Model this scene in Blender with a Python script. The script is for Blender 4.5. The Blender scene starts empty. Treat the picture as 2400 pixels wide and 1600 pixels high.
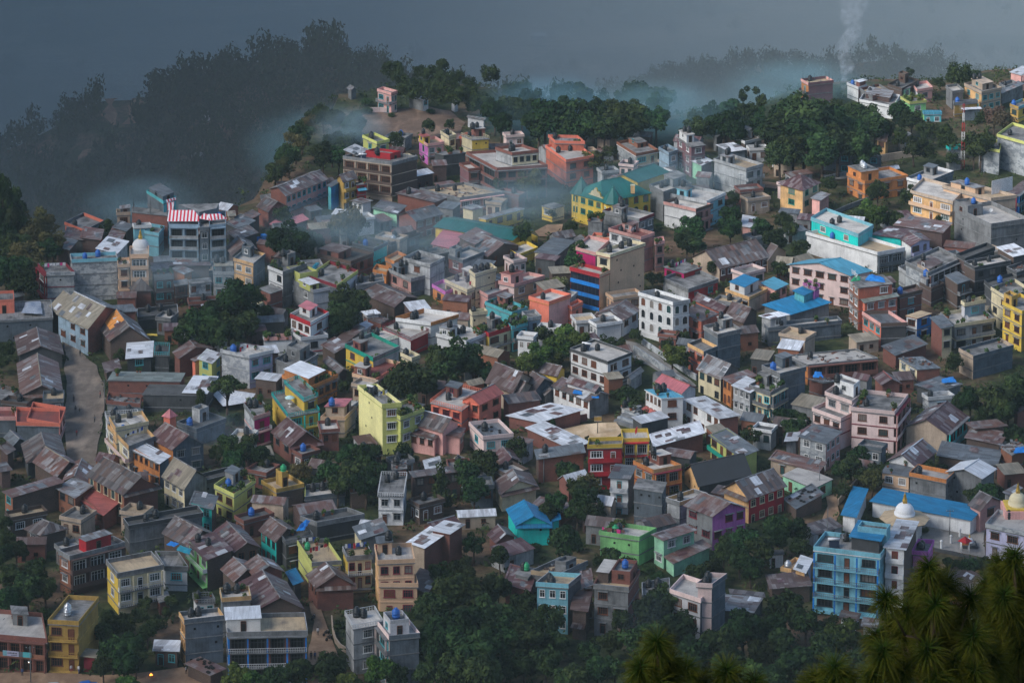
import bpy, math, random
from mathutils import Vector
rad = math.radians
scene = bpy.context.scene
COL = scene.collection

# ------------------------------------------------------------ camera geometry
CAM_H = 250.0
PITCH = rad(8.0)
SHIFT = math.tan(rad(11.0))
FPX = 7200.0            # focal length in photograph pixels (2400 wide)
FWD = Vector((0, math.cos(PITCH), -math.sin(PITCH)))
UP = Vector((0, math.sin(PITCH), math.cos(PITCH)))
CAM = Vector((0, 0, CAM_H))

def ray(px, py):
    return FWD + Vector((1, 0, 0)) * ((px - 1200) / FPX) - UP * ((py - 800) / FPX + SHIFT)

def at_z(px, py, z):
    d = ray(px, py)
    return CAM + d * ((z - CAM_H) / d.z)

def at_y(px, py, y):
    d = ray(px, py)
    return CAM + d * (y / d.y)

TX = {'A': 0, 'B': 600, 'C': 1200, 'D': 1800}

def nat(tile, x, y):
    return TX[tile[0]] + x / 3.92, int(tile[1]) * 400 + y / 3.92

# ------------------------------------------------------------ materials
MATS = {}

def rgba(c, k=1.0):
    return (min(c[0] * k, 1), min(c[1] * k, 1), min(c[2] * k, 1), 1)

class NT:
    def __init__(self, name):
        self.m = bpy.data.materials.new(name)
        self.m.use_nodes = True
        self.t = self.m.node_tree
        self.b = self.t.nodes['Principled BSDF']
        self.out = self.t.nodes['Material Output']
    def n(self, kind, **kw):
        nd = self.t.nodes.new(kind)
        for k, v in kw.items():
            if k in nd.inputs:
                nd.inputs[k].default_value = v
            else:
                setattr(nd, k, v)
        return nd
    def l(self, a, b):
        self.t.links.new(a, b)
    def mapping(self, src, scale):
        mp = self.n('ShaderNodeMapping')
        mp.inputs['Scale'].default_value = scale
        self.l(src, mp.inputs['Vector'])
        return mp.outputs['Vector']
    def ramp(self, src, a, b, ca=(0, 0, 0, 1), cb=(1, 1, 1, 1)):
        r = self.n('ShaderNodeValToRGB')
        e = r.color_ramp.elements
        e[0].position, e[0].color, e[1].position, e[1].color = a, ca, b, cb
        self.l(src, r.inputs['Fac'])
        return r.outputs['Color']
    def mix(self, fac, a, b, blend='MIX'):
        m = self.n('ShaderNodeMix', data_type='RGBA', blend_type=blend)
        for s, i in ((fac, 0), (a, 6), (b, 7)):
            if isinstance(s, (int, float)):
                m.inputs[i].default_value = s
            elif isinstance(s, tuple):
                m.inputs[i].default_value = s
            else:
                self.l(s, m.inputs[i])
        return m.outputs[2]

def uvshift(T):
    """UV in metres, moved by a random amount for every object"""
    uv = T.n('ShaderNodeTexCoord').outputs['UV']
    info = T.n('ShaderNodeObjectInfo')
    add = T.n('ShaderNodeVectorMath', operation='ADD')
    sc = T.n('ShaderNodeVectorMath', operation='SCALE')
    sc.inputs[0].default_value = (131.0, 77.0, 53.0)
    T.l(info.outputs['Random'], sc.inputs['Scale'])
    T.l(uv, add.inputs[0])
    T.l(sc.outputs['Vector'], add.inputs[1])
    return add.outputs['Vector'], info.outputs['Random']

def vary(T, col, rnd, lo=0.82, hi=1.12):
    mr = T.n('ShaderNodeMapRange')
    mr.inputs['To Min'].default_value = lo
    mr.inputs['To Max'].default_value = hi
    T.l(rnd, mr.inputs['Value'])
    h = T.n('ShaderNodeHueSaturation')
    T.l(mr.outputs['Result'], h.inputs['Value'])
    if isinstance(col, tuple):
        h.inputs['Color'].default_value = col
    else:
        T.l(col, h.inputs['Color'])
    return h.outputs['Color']

def paint(name, c, dirt=0.5, dcol=None, rough=0.85, blotch=0.0):
    T = NT(name)
    g = sum(c) / 3
    if max(c) - min(c) > .12:
        c = tuple(min(.85, max(.012, g + (q - g) * 1.2)) for q in c)
    v, rnd = uvshift(T)
    base = vary(T, rgba(c), rnd)
    dc = dcol or (c[0] * .36 + .025, c[1] * .36 + .026, c[2] * .36 + .026)
    n1 = T.n('ShaderNodeTexNoise', Scale=0.32, Detail=6.0, Roughness=0.62)
    T.l(v, n1.inputs['Vector'])
    m1 = T.ramp(n1.outputs['Fac'], 0.42, 0.66)
    n2 = T.n('ShaderNodeTexNoise', Scale=1.0, Detail=5.0, Roughness=0.6)
    T.l(T.mapping(v, (2.0, 0.16, 1)), n2.inputs['Vector'])
    m2 = T.ramp(n2.outputs['Fac'], 0.45, 0.66)
    mx = T.mix(0.5, m1, m2, 'ADD')
    mu = T.mix(1.0, mx, (dirt, dirt, dirt, 1), 'MULTIPLY')
    n3 = T.n('ShaderNodeTexNoise', Scale=5.0, Detail=4.0)
    T.l(v, n3.inputs['Vector'])
    fine = T.ramp(n3.outputs['Fac'], 0.3, 0.7, (.84, .84, .84, 1), (1, 1, 1, 1))
    c1 = T.mix(mu, base, rgba(dc))
    c2 = T.mix(1.0, c1, fine, 'MULTIPLY')
    if blotch:
        n4 = T.n('ShaderNodeTexNoise', Scale=0.55, Detail=8.0, Roughness=0.7)
        T.l(T.mapping(v, (1.0, 1.4, 1)), n4.inputs['Vector'])
        c2 = T.mix(T.ramp(n4.outputs['Fac'], 0.47, 0.56), c2, rgba((c[0] * .42, c[1] * .44, c[2] * .47)))
    T.l(c2, T.b.inputs['Base Color'])
    T.b.inputs['Roughness'].default_value = rough
    T.b.inputs['Specular IOR Level'].default_value = 0.25
    return T.m

def brickmat(name, c):
    T = NT(name)
    v, rnd = uvshift(T)
    br = T.n('ShaderNodeTexBrick', Scale=1.0)
    br.inputs['Brick Width'].default_value = 0.26
    br.inputs['Row Height'].default_value = 0.09
    br.inputs['Mortar Size'].default_value = 0.012
    br.inputs['Color1'].default_value = rgba(c, 1.15)
    br.inputs['Color2'].default_value = rgba(c, 0.75)
    br.inputs['Mortar'].default_value = rgba((c[0] * .4 + .12, c[1] * .4 + .12, c[2] * .4 + .11))
    T.l(v, br.inputs['Vector'])
    n1 = T.n('ShaderNodeTexNoise', Scale=0.4, Detail=6.0, Roughness=0.65)
    T.l(v, n1.inputs['Vector'])
    m = T.ramp(n1.outputs['Fac'], 0.42, 0.7, (0, 0, 0, 1), (.6, .6, .6, 1))
    c1 = T.mix(m, vary(T, br.outputs['Color'], rnd), rgba((c[0] * .35 + .03, c[1] * .45 + .03, c[2] * .5 + .03)))
    T.l(c1, T.b.inputs['Base Color'])
    T.b.inputs['Roughness'].default_value = 0.9
    T.b.inputs['Specular IOR Level'].default_value = 0.2
    return T.m

def tinmat(name, c, rust=0.4, rcol=(.13, .065, .045), sheet=1.0, rough=0.5):
    """corrugated sheets laid side by side, each a little different, rusting in patches"""
    T = NT(name)
    v, rnd = uvshift(T)
    br = T.n('ShaderNodeTexBrick', Scale=1.0)
    br.offset = 0.35
    br.inputs['Brick Width'].default_value = 0.85
    br.inputs['Row Height'].default_value = 2.3
    br.inputs['Mortar Size'].default_value = 0.025
    br.inputs['Mortar Smooth'].default_value = 0.4
    br.inputs['Bias'].default_value = 0.0
    br.inputs['Color1'].default_value = (0, 0, 0, 1)
    br.inputs['Color2'].default_value = (1, 1, 1, 1)
    br.inputs['Mortar'].default_value = (.25, .25, .25, 1)
    T.l(v, br.inputs['Vector'])
    rp = T.n('ShaderNodeValToRGB')
    e = rp.color_ramp.elements
    e[0].position, e[0].color = 0.0, rgba(c, 1 - .42 * sheet)
    e[1].position, e[1].color = 1.0, rgba(c, 1 + .35 * sheet)
    q = e.new(.45)
    q.color = rgba(c, .95)
    if rust > .3:
        q = e.new(.2)
        q.color = rgba((rcol[0] * 1.1, rcol[1] * 1.05, rcol[2]))
        q = e.new(.86)
        q.color = rgba((c[0] * .5 + .2, c[1] * .5 + .19, c[2] * .5 + .18))
    T.l(br.outputs['Color'], rp.inputs['Fac'])
    n1 = T.n('ShaderNodeTexNoise', Scale=0.28, Detail=7.0, Roughness=0.7)
    T.l(T.mapping(v, (1.0, 0.6, 1)), n1.inputs['Vector'])
    m = T.ramp(n1.outputs['Fac'], 0.5 - .12 * rust, 0.72 - .2 * rust, (0, 0, 0, 1), (min(1, .35 + .7 * rust),) * 3 + (1,))
    n2 = T.n('ShaderNodeTexNoise', Scale=1.0, Detail=4.0)
    T.l(T.mapping(v, (2.6, 0.2, 1)), n2.inputs['Vector'])
    st = T.ramp(n2.outputs['Fac'], 0.3, 0.7, (.72, .72, .72, 1), (1.12, 1.12, 1.12, 1))
    c1 = T.mix(m, vary(T, rp.outputs['Color'], rnd), rgba(rcol))
    c2 = T.mix(1.0, c1, st, 'MULTIPLY')
    T.l(c2, T.b.inputs['Base Color'])
    w = T.n('ShaderNodeTexWave', wave_type='BANDS', bands_direction='X', Scale=1.0)
    T.l(T.mapping(v, (6.0, 0, 0)), w.inputs['Vector'])
    bp = T.n('ShaderNodeBump', Strength=0.25, Distance=0.03)
    T.l(w.outputs['Fac'], bp.inputs['Height'])
    T.l(bp.outputs['Normal'], T.b.inputs['Normal'])
    T.b.inputs['Roughness'].default_value = rough
    T.b.inputs['Specular IOR Level'].default_value = 0.35
    return T.m

def plain(name, c, rough=0.6, spec=0.3, noise=0.0, metal=0.0):
    T = NT(name)
    if noise:
        tc = T.n('ShaderNodeTexCoord').outputs['Object']
        n = T.n('ShaderNodeTexNoise', Scale=noise, Detail=5.0)
        T.l(tc, n.inputs['Vector'])
        r = T.ramp(n.outputs['Fac'], .3, .7, rgba(c, .7), rgba(c, 1.15))
        T.l(r, T.b.inputs['Base Color'])
    else:
        T.b.inputs['Base Color'].default_value = rgba(c)
    T.b.inputs['Roughness'].default_value = rough
    T.b.inputs['Specular IOR Level'].default_value = spec
    T.b.inputs['Metallic'].default_value = metal
    return T.m

PAINT = dict(
    wht=(.80, .81, .80), crm=(.76, .68, .48), yel=(.74, .54, .15), och=(.52, .35, .13), lim=(.60, .62, .25),
    pyl=(.84, .78, .42), grn=(.30, .62, .27), mnt=(.42, .74, .52), trq=(.03, .55, .50), tea=(.16, .48, .52),
    sky=(.27, .53, .61), blu=(.03, .24, .62), lav=(.56, .56, .72), lil=(.66, .24, .56), mag=(.62, .05, .20),
    pnk=(.78, .46, .42), ppk=(.82, .66, .62), cor=(.80, .27, .20), sal=(.60, .21, .15), org=(.66, .29, .13),
    pch=(.80, .52, .28), bei=(.72, .51, .36), tan=(.54, .44, .35), rse=(.52, .31, .28), red=(.46, .05, .06),
    mar=(.24, .045, .06), och2=(.5, .34, .16), lgr=(.46, .475, .48), gry=(.25, .26, .265), dgr=(.085, .09, .095),
    slt=(.15, .185, .215), sbl=(.34, .44, .52), blk=(.06, .065, .07), dgn=(.03, .30, .22), pgy=(.66, .66, .68))
PAINT_DIRT = dict(pyl=.25, lim=.32, cor=.32, ppk=.3, bei=.25, pnk=.38, trq=.35, yel=.4, lav=.35, sky=.45, wht=.38, gry=.85, dgr=.85, lgr=.8, slt=.8, crm=.42, tan=.5, pgy=.4)
BRICK = dict(brk=(.25, .075, .052), brn=(.105, .06, .045), dbr=(.09, .042, .038), obr=(.34, .115, .055), pbr=(.24, .10, .12))
TIN = dict(  # colour, rust, rust colour, sheet contrast
    tin=((.62, .64, .66), .15, (.22, .17, .14), .5), wtn=((.78, .80, .82), .08, (.4, .36, .32), .3),
    tng=((.26, .28, .29), .35, (.15, .10, .08), .9), rst=((.125, .08, .07), .6, (.10, .06, .05), 1.0),
    mix=((.21, .20, .20), .75, (.16, .075, .055), 1.1), mrn=((.115, .05, .055), .35, (.10, .05, .045), .7),
    drk=((.06, .055, .058), .4, (.14, .095, .08), .7), gtn=((.22, .25, .22), .3, (.12, .10, .08), .7),
    tnb=((.014, .19, .37), .12, (.03, .14, .26), .35), ltb=((.10, .38, .52), .08, (.10, .35, .5), .3),
    grt=((.011, .135, .12), .15, (.02, .11, .10), .35), pkt=((.55, .17, .19), .15, (.4, .14, .13), .3),
    rdt=((.42, .11, .09), .3, (.25, .09, .07), .5), tnt=((.31, .27, .20), .3, (.2, .16, .11), .6),
    slr=((.135, .15, .16), .25, (.13, .12, .11), .8))

def mat(code):
    if code in MATS:
        return MATS[code]
    if code in PAINT:
        m = paint('painted_plaster_' + code, PAINT[code], PAINT_DIRT.get(code, .62))
    elif code in BRICK:
        m = brickmat('brick_' + code, BRICK[code])
    elif code in TIN:
        c, r, rc, s = TIN[code]
        m = tinmat('roof_sheet_' + code, c, r, rc, s)
    elif code == 'mtl':
        m = paint('weathered_plaster', (.60, .62, .63), .4, blotch=1)
    elif code == 'mgy':
        m = paint('weathered_concrete', (.47, .50, .51), .45, blotch=1)
    elif code == 'con':
        m = paint('roof_concrete', (.30, .29, .275), .9, (.085, .085, .08))
    elif code == 'lcn':
        m = paint('pale_roof_screed', (.60, .56, .50), .6, (.25, .23, .21))
    elif code == 'tnf':
        m = paint('tan_roof_screed', (.52, .41, .28), .6, (.22, .17, .13))
    elif code == 'dkf':
        m = paint('dark_roof_concrete', (.12, .12, .115), .6, (.05, .05, .05))
    elif code == 'rdf':
        m = paint('red_oxide_floor', (.26, .09, .08), .6, (.12, .07, .06))
    elif code == 'pane':
        m = plain('window_glass', (.012, .018, .024), .12, .5)
    elif code == 'void':
        m = plain('dark_room', (.016, .017, .018), .9, .1)
    elif code == 'curtain':
        m = plain('curtained_glass', (.22, .2, .18), .3, .5, 1.5)
    elif code == 'greenpane':
        m = plain('green_tinted_glass', (.03, .07, .07), .15, .5)
    elif code == 'glass':
        m = plain('tinted_glass', (.012, .016, .03), .08, .5)
    elif code == 'wood':
        m = plain('brown_wood', (.15, .06, .035), .7, .2, 3.0)
    elif code == 'iron':
        m = plain('dark_iron', (.04, .042, .045), .5, .3)
    elif code == 'steel':
        m = plain('galvanised_steel', (.5, .52, .54), .35, .5, 0, .6)
    elif code == 'ptk':
        m = plain('black_plastic', (.016, .019, .022), .45, .4)
    elif code == 'ptb':
        m = plain('blue_plastic', (.02, .12, .42), .45, .4)
    elif code == 'ptg':
        m = plain('green_plastic', (.02, .30, .12), .45, .4)
    elif code == 'pth':
        m = plain('white_plastic', (.75, .76, .76), .45, .4)
    elif code == 'gold':
        m = plain('gilded_metal', (.55, .34, .06), .4, .5, 0, .3)
    elif code == 'tarp':
        m = plain('blue_tarpaulin', (.02, .22, .62), .55, .3, 2.0)
    elif code == 'tyre':
        m = plain('old_tyre_rubber', (.02, .02, .021), .8, .2)
    elif code == 'pot':
        m = plain('terracotta', (.28, .11, .06), .8, .2, 4.0)
    else:
        raise KeyError(code)
    MATS[code] = m
    return m

# ------------------------------------------------------------ mesh building
class MB:
    def __init__(self):
        self.v, self.f, self.mi, self.uv, self.mats = [], [], [], [], []
        self.sm = []
    def slot(self, code):
        if code not in self.mats:
            self.mats.append(code)
        return self.mats.index(code)
    def face(self, pts, code, smooth=False):
        pts = [Vector(p) for p in pts]
        i0 = len(self.v)
        self.v.extend(pts)
        self.f.append(list(range(i0, i0 + len(pts))))
        self.mi.append(self.slot(code))
        self.sm.append(smooth)
        n = Vector((0, 0, 0))
        for i in range(1, len(pts) - 1):
            n += (pts[i] - pts[0]).cross(pts[i + 1] - pts[0])
        n = n.normalized() if n.length > 1e-9 else Vector((0, 0, 1))
        if abs(n.z) > .97:
            e = pts[1] - pts[0]
            e.z = 0
            t = e.normalized() if e.length > 1e-6 else Vector((1, 0, 0))
            w = Vector((-t.y, t.x, 0))
        else:
            t = Vector((0, 0, 1)).cross(n).normalized()
            w = n.cross(t)
        self.uv.extend([(p.dot(t), p.dot(w)) for p in pts])
    def prism(self, poly, z0, z1, side, top=None, bottom=False):
        """vertical prism, poly counter-clockwise seen from above"""
        k = len(poly)
        for i in range(k):
            a, b = poly[i], poly[(i + 1) % k]
            c = side[i] if isinstance(side, (list, tuple)) else side
            if c:
                self.face([(a[0], a[1], z0), (b[0], b[1], z0), (b[0], b[1], z1), (a[0], a[1], z1)], c)
        if top:
            self.face([(p[0], p[1], z1) for p in poly], top)
        if bottom:
            self.face([(p[0], p[1], z0) for p in reversed(poly)], top or (side if isinstance(side, str) else side[0]))
    def obox(self, o, t, n, w, d, z0, z1, code):
        """box: starts at o, runs w along t and d along n"""
        a = Vector((o[0], o[1], 0))
        p = [a, a + t * w, a + t * w + n * d, a + n * d]
        area = (p[1] - p[0]).cross(p[2] - p[0]).z
        if area < 0:
            p.reverse()
        self.prism([(q.x, q.y) for q in p], z0, z1, code, code, True)
    def tube(self, a, b, r, code, k=6, r2=None, smooth=True):
        a, b = Vector(a), Vector(b)
        d = (b - a).normalized()
        u = d.cross(Vector((0, 0, 1)))
        if u.length < .01:
            u = Vector((1, 0, 0))
        u.normalize()
        w = d.cross(u)
        r2 = r if r2 is None else r2
        ca = [a + (u * math.cos(i * 2 * math.pi / k) + w * math.sin(i * 2 * math.pi / k)) * r for i in range(k)]
        cb = [b + (u * math.cos(i * 2 * math.pi / k) + w * math.sin(i * 2 * math.pi / k)) * r2 for i in range(k)]
        for i in range(k):
            j = (i + 1) % k
            self.face([ca[j], ca[i], cb[i], cb[j]], code, smooth)
        self.face(list(cb[::-1]), code)
        self.face(ca, code)
    def lathe(self, prof, code, k=16, c=(0, 0, 0), smooth=True):
        c = Vector(c)
        rings = [[c + Vector((r * math.cos(i * 2 * math.pi / k), r * math.sin(i * 2 * math.pi / k), z)) for i in range(k)] for r, z in prof]
        for q, (a, b) in enumerate(zip(rings, rings[1:])):
            cc = code[q] if isinstance(code, (list, tuple)) else code
            for i in range(k):
                j = (i + 1) % k
                if prof[q + 1][0] < 1e-4:
                    self.face([a[i], a[j], b[i]], cc, smooth)
                elif prof[q][0] < 1e-4:
                    self.face([a[i], b[j], b[i]], cc, smooth)
                else:
                    self.face([a[i], a[j], b[j], b[i]], cc, smooth)
    def mesh(self, name):
        me = bpy.data.meshes.new(name)
        me.from_pydata([tuple(p) for p in self.v], [], self.f)
        me.polygons.foreach_set('material_index', self.mi)
        me.polygons.foreach_set('use_smooth', self.sm)
        ul = me.uv_layers.new(name='UVMap')
        ul.data.foreach_set('uv', [c for p in self.uv for c in p])
        for c in self.mats:
            me.materials.append(c if not isinstance(c, str) else mat(c))
        if any(self.sm):
            import bmesh
            bm = bmesh.new()
            bm.from_mesh(me)
            bmesh.ops.remove_doubles(bm, verts=bm.verts, dist=1e-4)
            bm.to_mesh(me)
            bm.free()
        me.update()
        return me
    def build(self, name, parent=None, loc=None):
        if not self.f:
            return None
        return link(name, self.mesh(name), parent, loc)

def link(name, data, parent=None, loc=None):
    o = bpy.data.objects.new(name, data)
    COL.objects.link(o)
    if parent is not None:
        o.parent = parent
    if loc is not None:
        o.location = loc
    return o

LABELS = {}

def tag(o, label, cat, group=None, kind=None):
    if kind:
        o['kind'] = kind
    if label:
        o['label'] = label
    if cat:
        o['category'] = cat
    if group:
        o['group'] = group
    return o

def short_words(s, n):
    w = s.split()
    return ' '.join(w[:n])
# ------------------------------------------------------------ shared small meshes
SHARED = {}

def window_mesh(frame, kind):
    """unit window: x -0.5..0.5, z 0..1, outside is -y"""
    key = ('win', frame, kind)
    if key in SHARED:
        return SHARED[key]
    m = MB()
    X, Y = Vector((1, 0, 0)), Vector((0, -1, 0))
    def bar(x0, x1, z0, z1, d=.09):
        m.obox((x0, 0.02, 0), X, Y, x1 - x0, d, z0, z1, frame)
    if kind == 'arch':
        k = 8
        for i in range(k):
            a0, a1 = math.pi * i / k, math.pi * (i + 1) / k
            for r0, r1 in ((.5, .60),):
                P = lambda r, a, y: (-r * math.cos(a), y, .72 + .46 * r * math.sin(a))
                m.face([P(r0, a0, -.09), P(r0, a1, -.09), P(r1, a1, -.09), P(r1, a0, -.09)], frame)
                m.face([P(r1, a0, -.09), P(r1, a1, -.09), P(r1, a1, .02), P(r1, a0, .02)], frame)
        bar(-.60, -.5, 0, .72)
        bar(.5, .60, 0, .72)
        bar(-.66, .66, -.06, 0, .16)
    else:
        t = .055
        bar(-.5 - t, -.5 + t, 0, 1)
        bar(.5 - t, .5 + t, 0, 1)
        bar(-.5 + t, .5 - t, 1 - t, 1 + .02)
        if kind == 'door':
            bar(-.5 + t, .5 - t, .76, .80, .05)
        else:
            bar(-.62, .62, -.07, 0, .17)
            bar(-.5 + t, .5 - t, 0, t)
            bar(-.025, .025, t, 1 - t, .06)
            if kind == 'wide':
                bar(-.27, -.23, t, 1 - t, .06)
                bar(.23, .27, t, 1 - t, .06)
            bar(-.5 + t, .5 - t, .66, .70, .055)
    SHARED[key] = m.mesh('window_frame')
    return SHARED[key]

def pane_mesh(code, kind):
    key = ('pane', code, kind)
    if key in SHARED:
        return SHARED[key]
    m = MB()
    if kind == 'arch':
        pts = [(-.5, -.025, 0), (.5, -.025, 0)] + [(.5 * math.cos(a), -.025, .72 + .23 * math.sin(a)) for a in [math.pi * i / 8 for i in range(9)]]
        m.face(pts, code)
    else:
        m.obox((-.5, .02, 0), Vector((1, 0, 0)), Vector((0, -1, 0)), 1, .045, 0, 1, code)
    SHARED[key] = m.mesh('window_pane')
    return SHARED[key]

def shade_mesh(code):
    key = ('shade', code)
    if key not in SHARED:
        m = MB()
        m.obox((-.5, 0.02, 0), Vector((1, 0, 0)), Vector((0, -1, 0)), 1, .5, 0, .08, code)
        SHARED[key] = m.mesh('sunshade')
    return SHARED[key]

def put(name, me, parent, loc, ang, sc):
    o = link(name, me, parent, loc)
    o.rotation_euler = (0, 0, ang)
    o.scale = sc
    return o

TANKS = []

def tank_mesh(col):
    key = ('tank', col)
    if key not in SHARED:
        c = {'k': 'ptk', 'b': 'ptb', 'g': 'ptg', 's': 'steel', 'w': 'pth'}[col]
        m = MB()
        pr = [(0, 0), (.55, 0), (.55, .28), (.59, .31), (.59, .36), (.55, .39), (.55, .68), (.59, .71), (.59, .76), (.55, .79), (.55, 1.08), (.5, 1.16), (.28, 1.28), (.24, 1.36), (.22, 1.40), (0, 1.41)]
        m.lathe(pr, c, 14)
        SHARED[key] = m.mesh('water_tank')
        l = MB()
        l.lathe([(.25, 1.34), (.27, 1.36), (.26, 1.44), (0, 1.47)], c, 12)
        SHARED[('lid', col)] = l.mesh('tank_lid')
    return SHARED[key]

COLNAME = {'k': 'black', 'b': 'blue', 'g': 'green', 's': 'steel', 'w': 'white'}

def tank(col, loc, where, s=1.0):
    o = link('water_tank', tank_mesh(col), None, loc)
    o.scale = (s, s, s * 1.05)
    l = link('lid', SHARED[('lid', col)], o)
    TANKS.append((o, col, where))
    return o

# ------------------------------------------------------------ houses
HOUSES = []          # (label, world centre, root, height)
FOOT = []            # footprints, for keeping shrubs off the houses

def quad_inset(p, d):
    """inset a counter-clockwise quad by d (list of Vectors, z kept)"""
    k = len(p)
    out = []
    for i in range(k):
        a, b, c = p[i - 1], p[i], p[(i + 1) % k]
        e1 = (b - a); e1.z = 0; e1.normalize()
        e2 = (c - b); e2.z = 0; e2.normalize()
        n1, n2 = Vector((-e1.y, e1.x, 0)), Vector((-e2.y, e2.x, 0))
        den = 1 + n1.dot(n2)
        out.append(b + (n1 + n2) * (d / max(den, .35)))
    return out

def slab(m, pts, th, top, under='wood'):
    """sheet of thickness th whose upper face is pts (counter-clockwise from above)"""
    dn = [Vector(p) - Vector((0, 0, th)) for p in pts]
    m.face(pts, top)
    m.face(dn[::-1], under)
    k = len(pts)
    for i in range(k):
        j = (i + 1) % k
        m.face([dn[i], dn[j], pts[j], pts[i]], top)

def patches(m, pts, code, rng):
    """odd sheets nailed over a tin roof"""
    a, b, c, d = [Vector(p) for p in pts]
    n = (b - a).cross(d - a).normalized()
    k = int(min(9, (b - a).length * (d - a).length / 9))
    for _ in range(rng.randint(k // 2, k)):
        u, v = rng.uniform(0, .85), rng.uniform(-.03, .75)
        w, h = rng.uniform(.9, 2.6) / max(2, (b - a).length), rng.uniform(1.4, 2.6) / max(2, (d - a).length)
        P = lambda s, t: a.lerp(b, min(s, 1)).lerp(d.lerp(c, min(s, 1)), min(t, 1.02)) + n * rng.uniform(.03, .07)
        q = [P(u, v), P(u + w, v), P(u + w, v + h), P(u, v + h)]
        m.face(q, rng.choice(['tng', 'slr', 'mix', 'tin', 'rst', 'mrn', 'tng']))

def facade(root, a, b, ztop, zbot, pat, o, rng, wall, front=False):
    """windows, doors and balconies on the wall from a to b (left to right seen from outside)"""
    kind, num = pat[0], int(pat[1:] or 0)
    if kind == 'n':
        return
    t = (b - a); t.z = 0
    W = t.length
    t.normalize()
    n = Vector((t.y, -t.x, 0))
    ang = math.atan2(t.y, t.x)
    nf = 0
    while ztop - 3.0 * (nf + 1) > zbot - 1.2 and nf < 6:
        nf += 1
    nf = max(nf, 1)
    fr = o['F']
    far = o['far']
    if kind == 'o':
        for i in range(nf):
            for q in range(max(1, num)):
                if rng.random() < .25:
                    continue
                x = W * (q + .5 + rng.uniform(-.3, .3)) / max(1, num)
                put('vent', pane_mesh('void', 'sq'), root, a + t * x + Vector((0, 0, ztop - 3.0 * (i + 1) + 1.5 - a.z)), ang, (.45, 1, .45))
        return
    if kind == 'g':
        for i in range(nf):
            z = ztop - 3.0 * (i + 1)
            m = MB()
            m.obox(a + t * .1, t, n, W - .2, .06, z + 1.05, z + 2.95, 'glass')
            for q in range(1, 8):
                m.obox(a + t * (W * q / 8 - .03) + n * .06, t, n, .06, .04, z + 1.05, z + 2.95, 'iron')
            m.build('glass_band', root)
            m = MB()
            m.obox(a, t, n, W, .14, z - .02, z + 1.0, o['B'])
            m.build('facade_band', root)
        return
    num = max(num, 1)
    bay = W / num
    for i in range(nf):
        z = ztop - 3.0 * (i + 1)
        for q in range(num):
            x = bay * (q + .5)
            bal = kind in 'bv'
            door = (bal and (q % 3 == 1 or num == 1)) or (not bal and z < .7 and z > -1.4 and q % 3 == 0 and num > 1)
            if kind == 'w' and rng.random() < .06:
                continue
            if kind == 'a':
                w, h, zo, kd = min(1.25, bay * .55), 2.0, .7, 'arch'
            elif kind == 'v':
                w, h, zo, kd = bay * .72, 2.1, .25, 'wide'
            elif door:
                w, h, zo, kd = min(1.05, bay * .5), 2.1, .02, 'door'
            else:
                w = min(bay * (.66 if bal else .56), 3.0 if bal else 1.9)
                w = max(w, min(.8, bay * .6))
                h, zo = 1.5, .85
                kd = 'wide' if w > 1.5 else 'pair'
            pc = 'void' if kind == 'v' else ('wood' if door and rng.random() < .5 else rng.choice(['pane', 'pane', 'void', 'pane', 'greenpane', 'curtain', 'wood']))
            w *= rng.uniform(.86, 1.1)
            p = a + t * x
            p = Vector((p.x, p.y, z + zo))
            wo = put('door' if kd == 'door' else 'window', window_mesh(fr, kd), root, p, ang, (w, 1, h))
            link('pane', pane_mesh(pc, kd), wo)
            if not bal and not far and o['sh'] and kd != 'arch':
                so = put('sunshade', shade_mesh(o['sh']), root, Vector((p.x, p.y, z + zo + h + .12)), ang, (w + .5, 1.1, 1))
        if kind in 'bv':
            m, r = MB(), MB()
            D = o['bd']
            zs = [z]
            if i == 0 and kind == 'v':
                zs.append(ztop - .02)
            for zz in zs:
                m.obox(a + n * .005, t, n, W, D, zz - .16, zz + .02, o['B'])
            if z > .8:
                if o['rail'] == 's':
                    r.obox(a + n * (D - .1), t, n, W, .1, z + .021, z + .85, o['BW'])
                else:
                    r.obox(a + n * (D - .08), t, n, W, .06, z + .82, z + .9, o['RC'])
                    r.obox(a + n * (D - .075), t, n, W, .05, z + .42, z + .46, o['RC'])
                    k = int(W / .42) + 1
                    for q in range(k):
                        r.obox(a + n * (D - .07) + t * (q * (W - .06) / max(1, k - 1)), t, n, .05, .04, z + .021, z + .82, o['RC'])
                for s in (0, W - .09):
                    r.obox(a + n * .01 + t * s, t, n, .09, D - .12, z + .021, z + .86, o['BW'] if o['rail'] == 's' else o['RC'])
            if kind == 'v' or o['cols']:
                for q in range(num + 1):
                    x = min(max(bay * q - .15, 0), W - .3)
                    m.obox(a + n * (D - .42) + t * x, t, n, .3, .3, z + .021, z + 2.82, o['CC'] or wall)
            bo = m.build('balcony', root)
            if r.f:
                r.build('railing', bo)

def parse(line):
    body, _, label = line.partition('|')
    tk = body.split()
    d = dict(type=tk[0], L=tk[1], F=tk[2], R=tk[3], st=float(tk[4]), col=tk[5].split(','), fac=tk[6].split(','), label=label.strip())
    for x in tk[7:]:
        k, _, v = x.partition('=')
        d[k] = v or True
    return d

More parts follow.
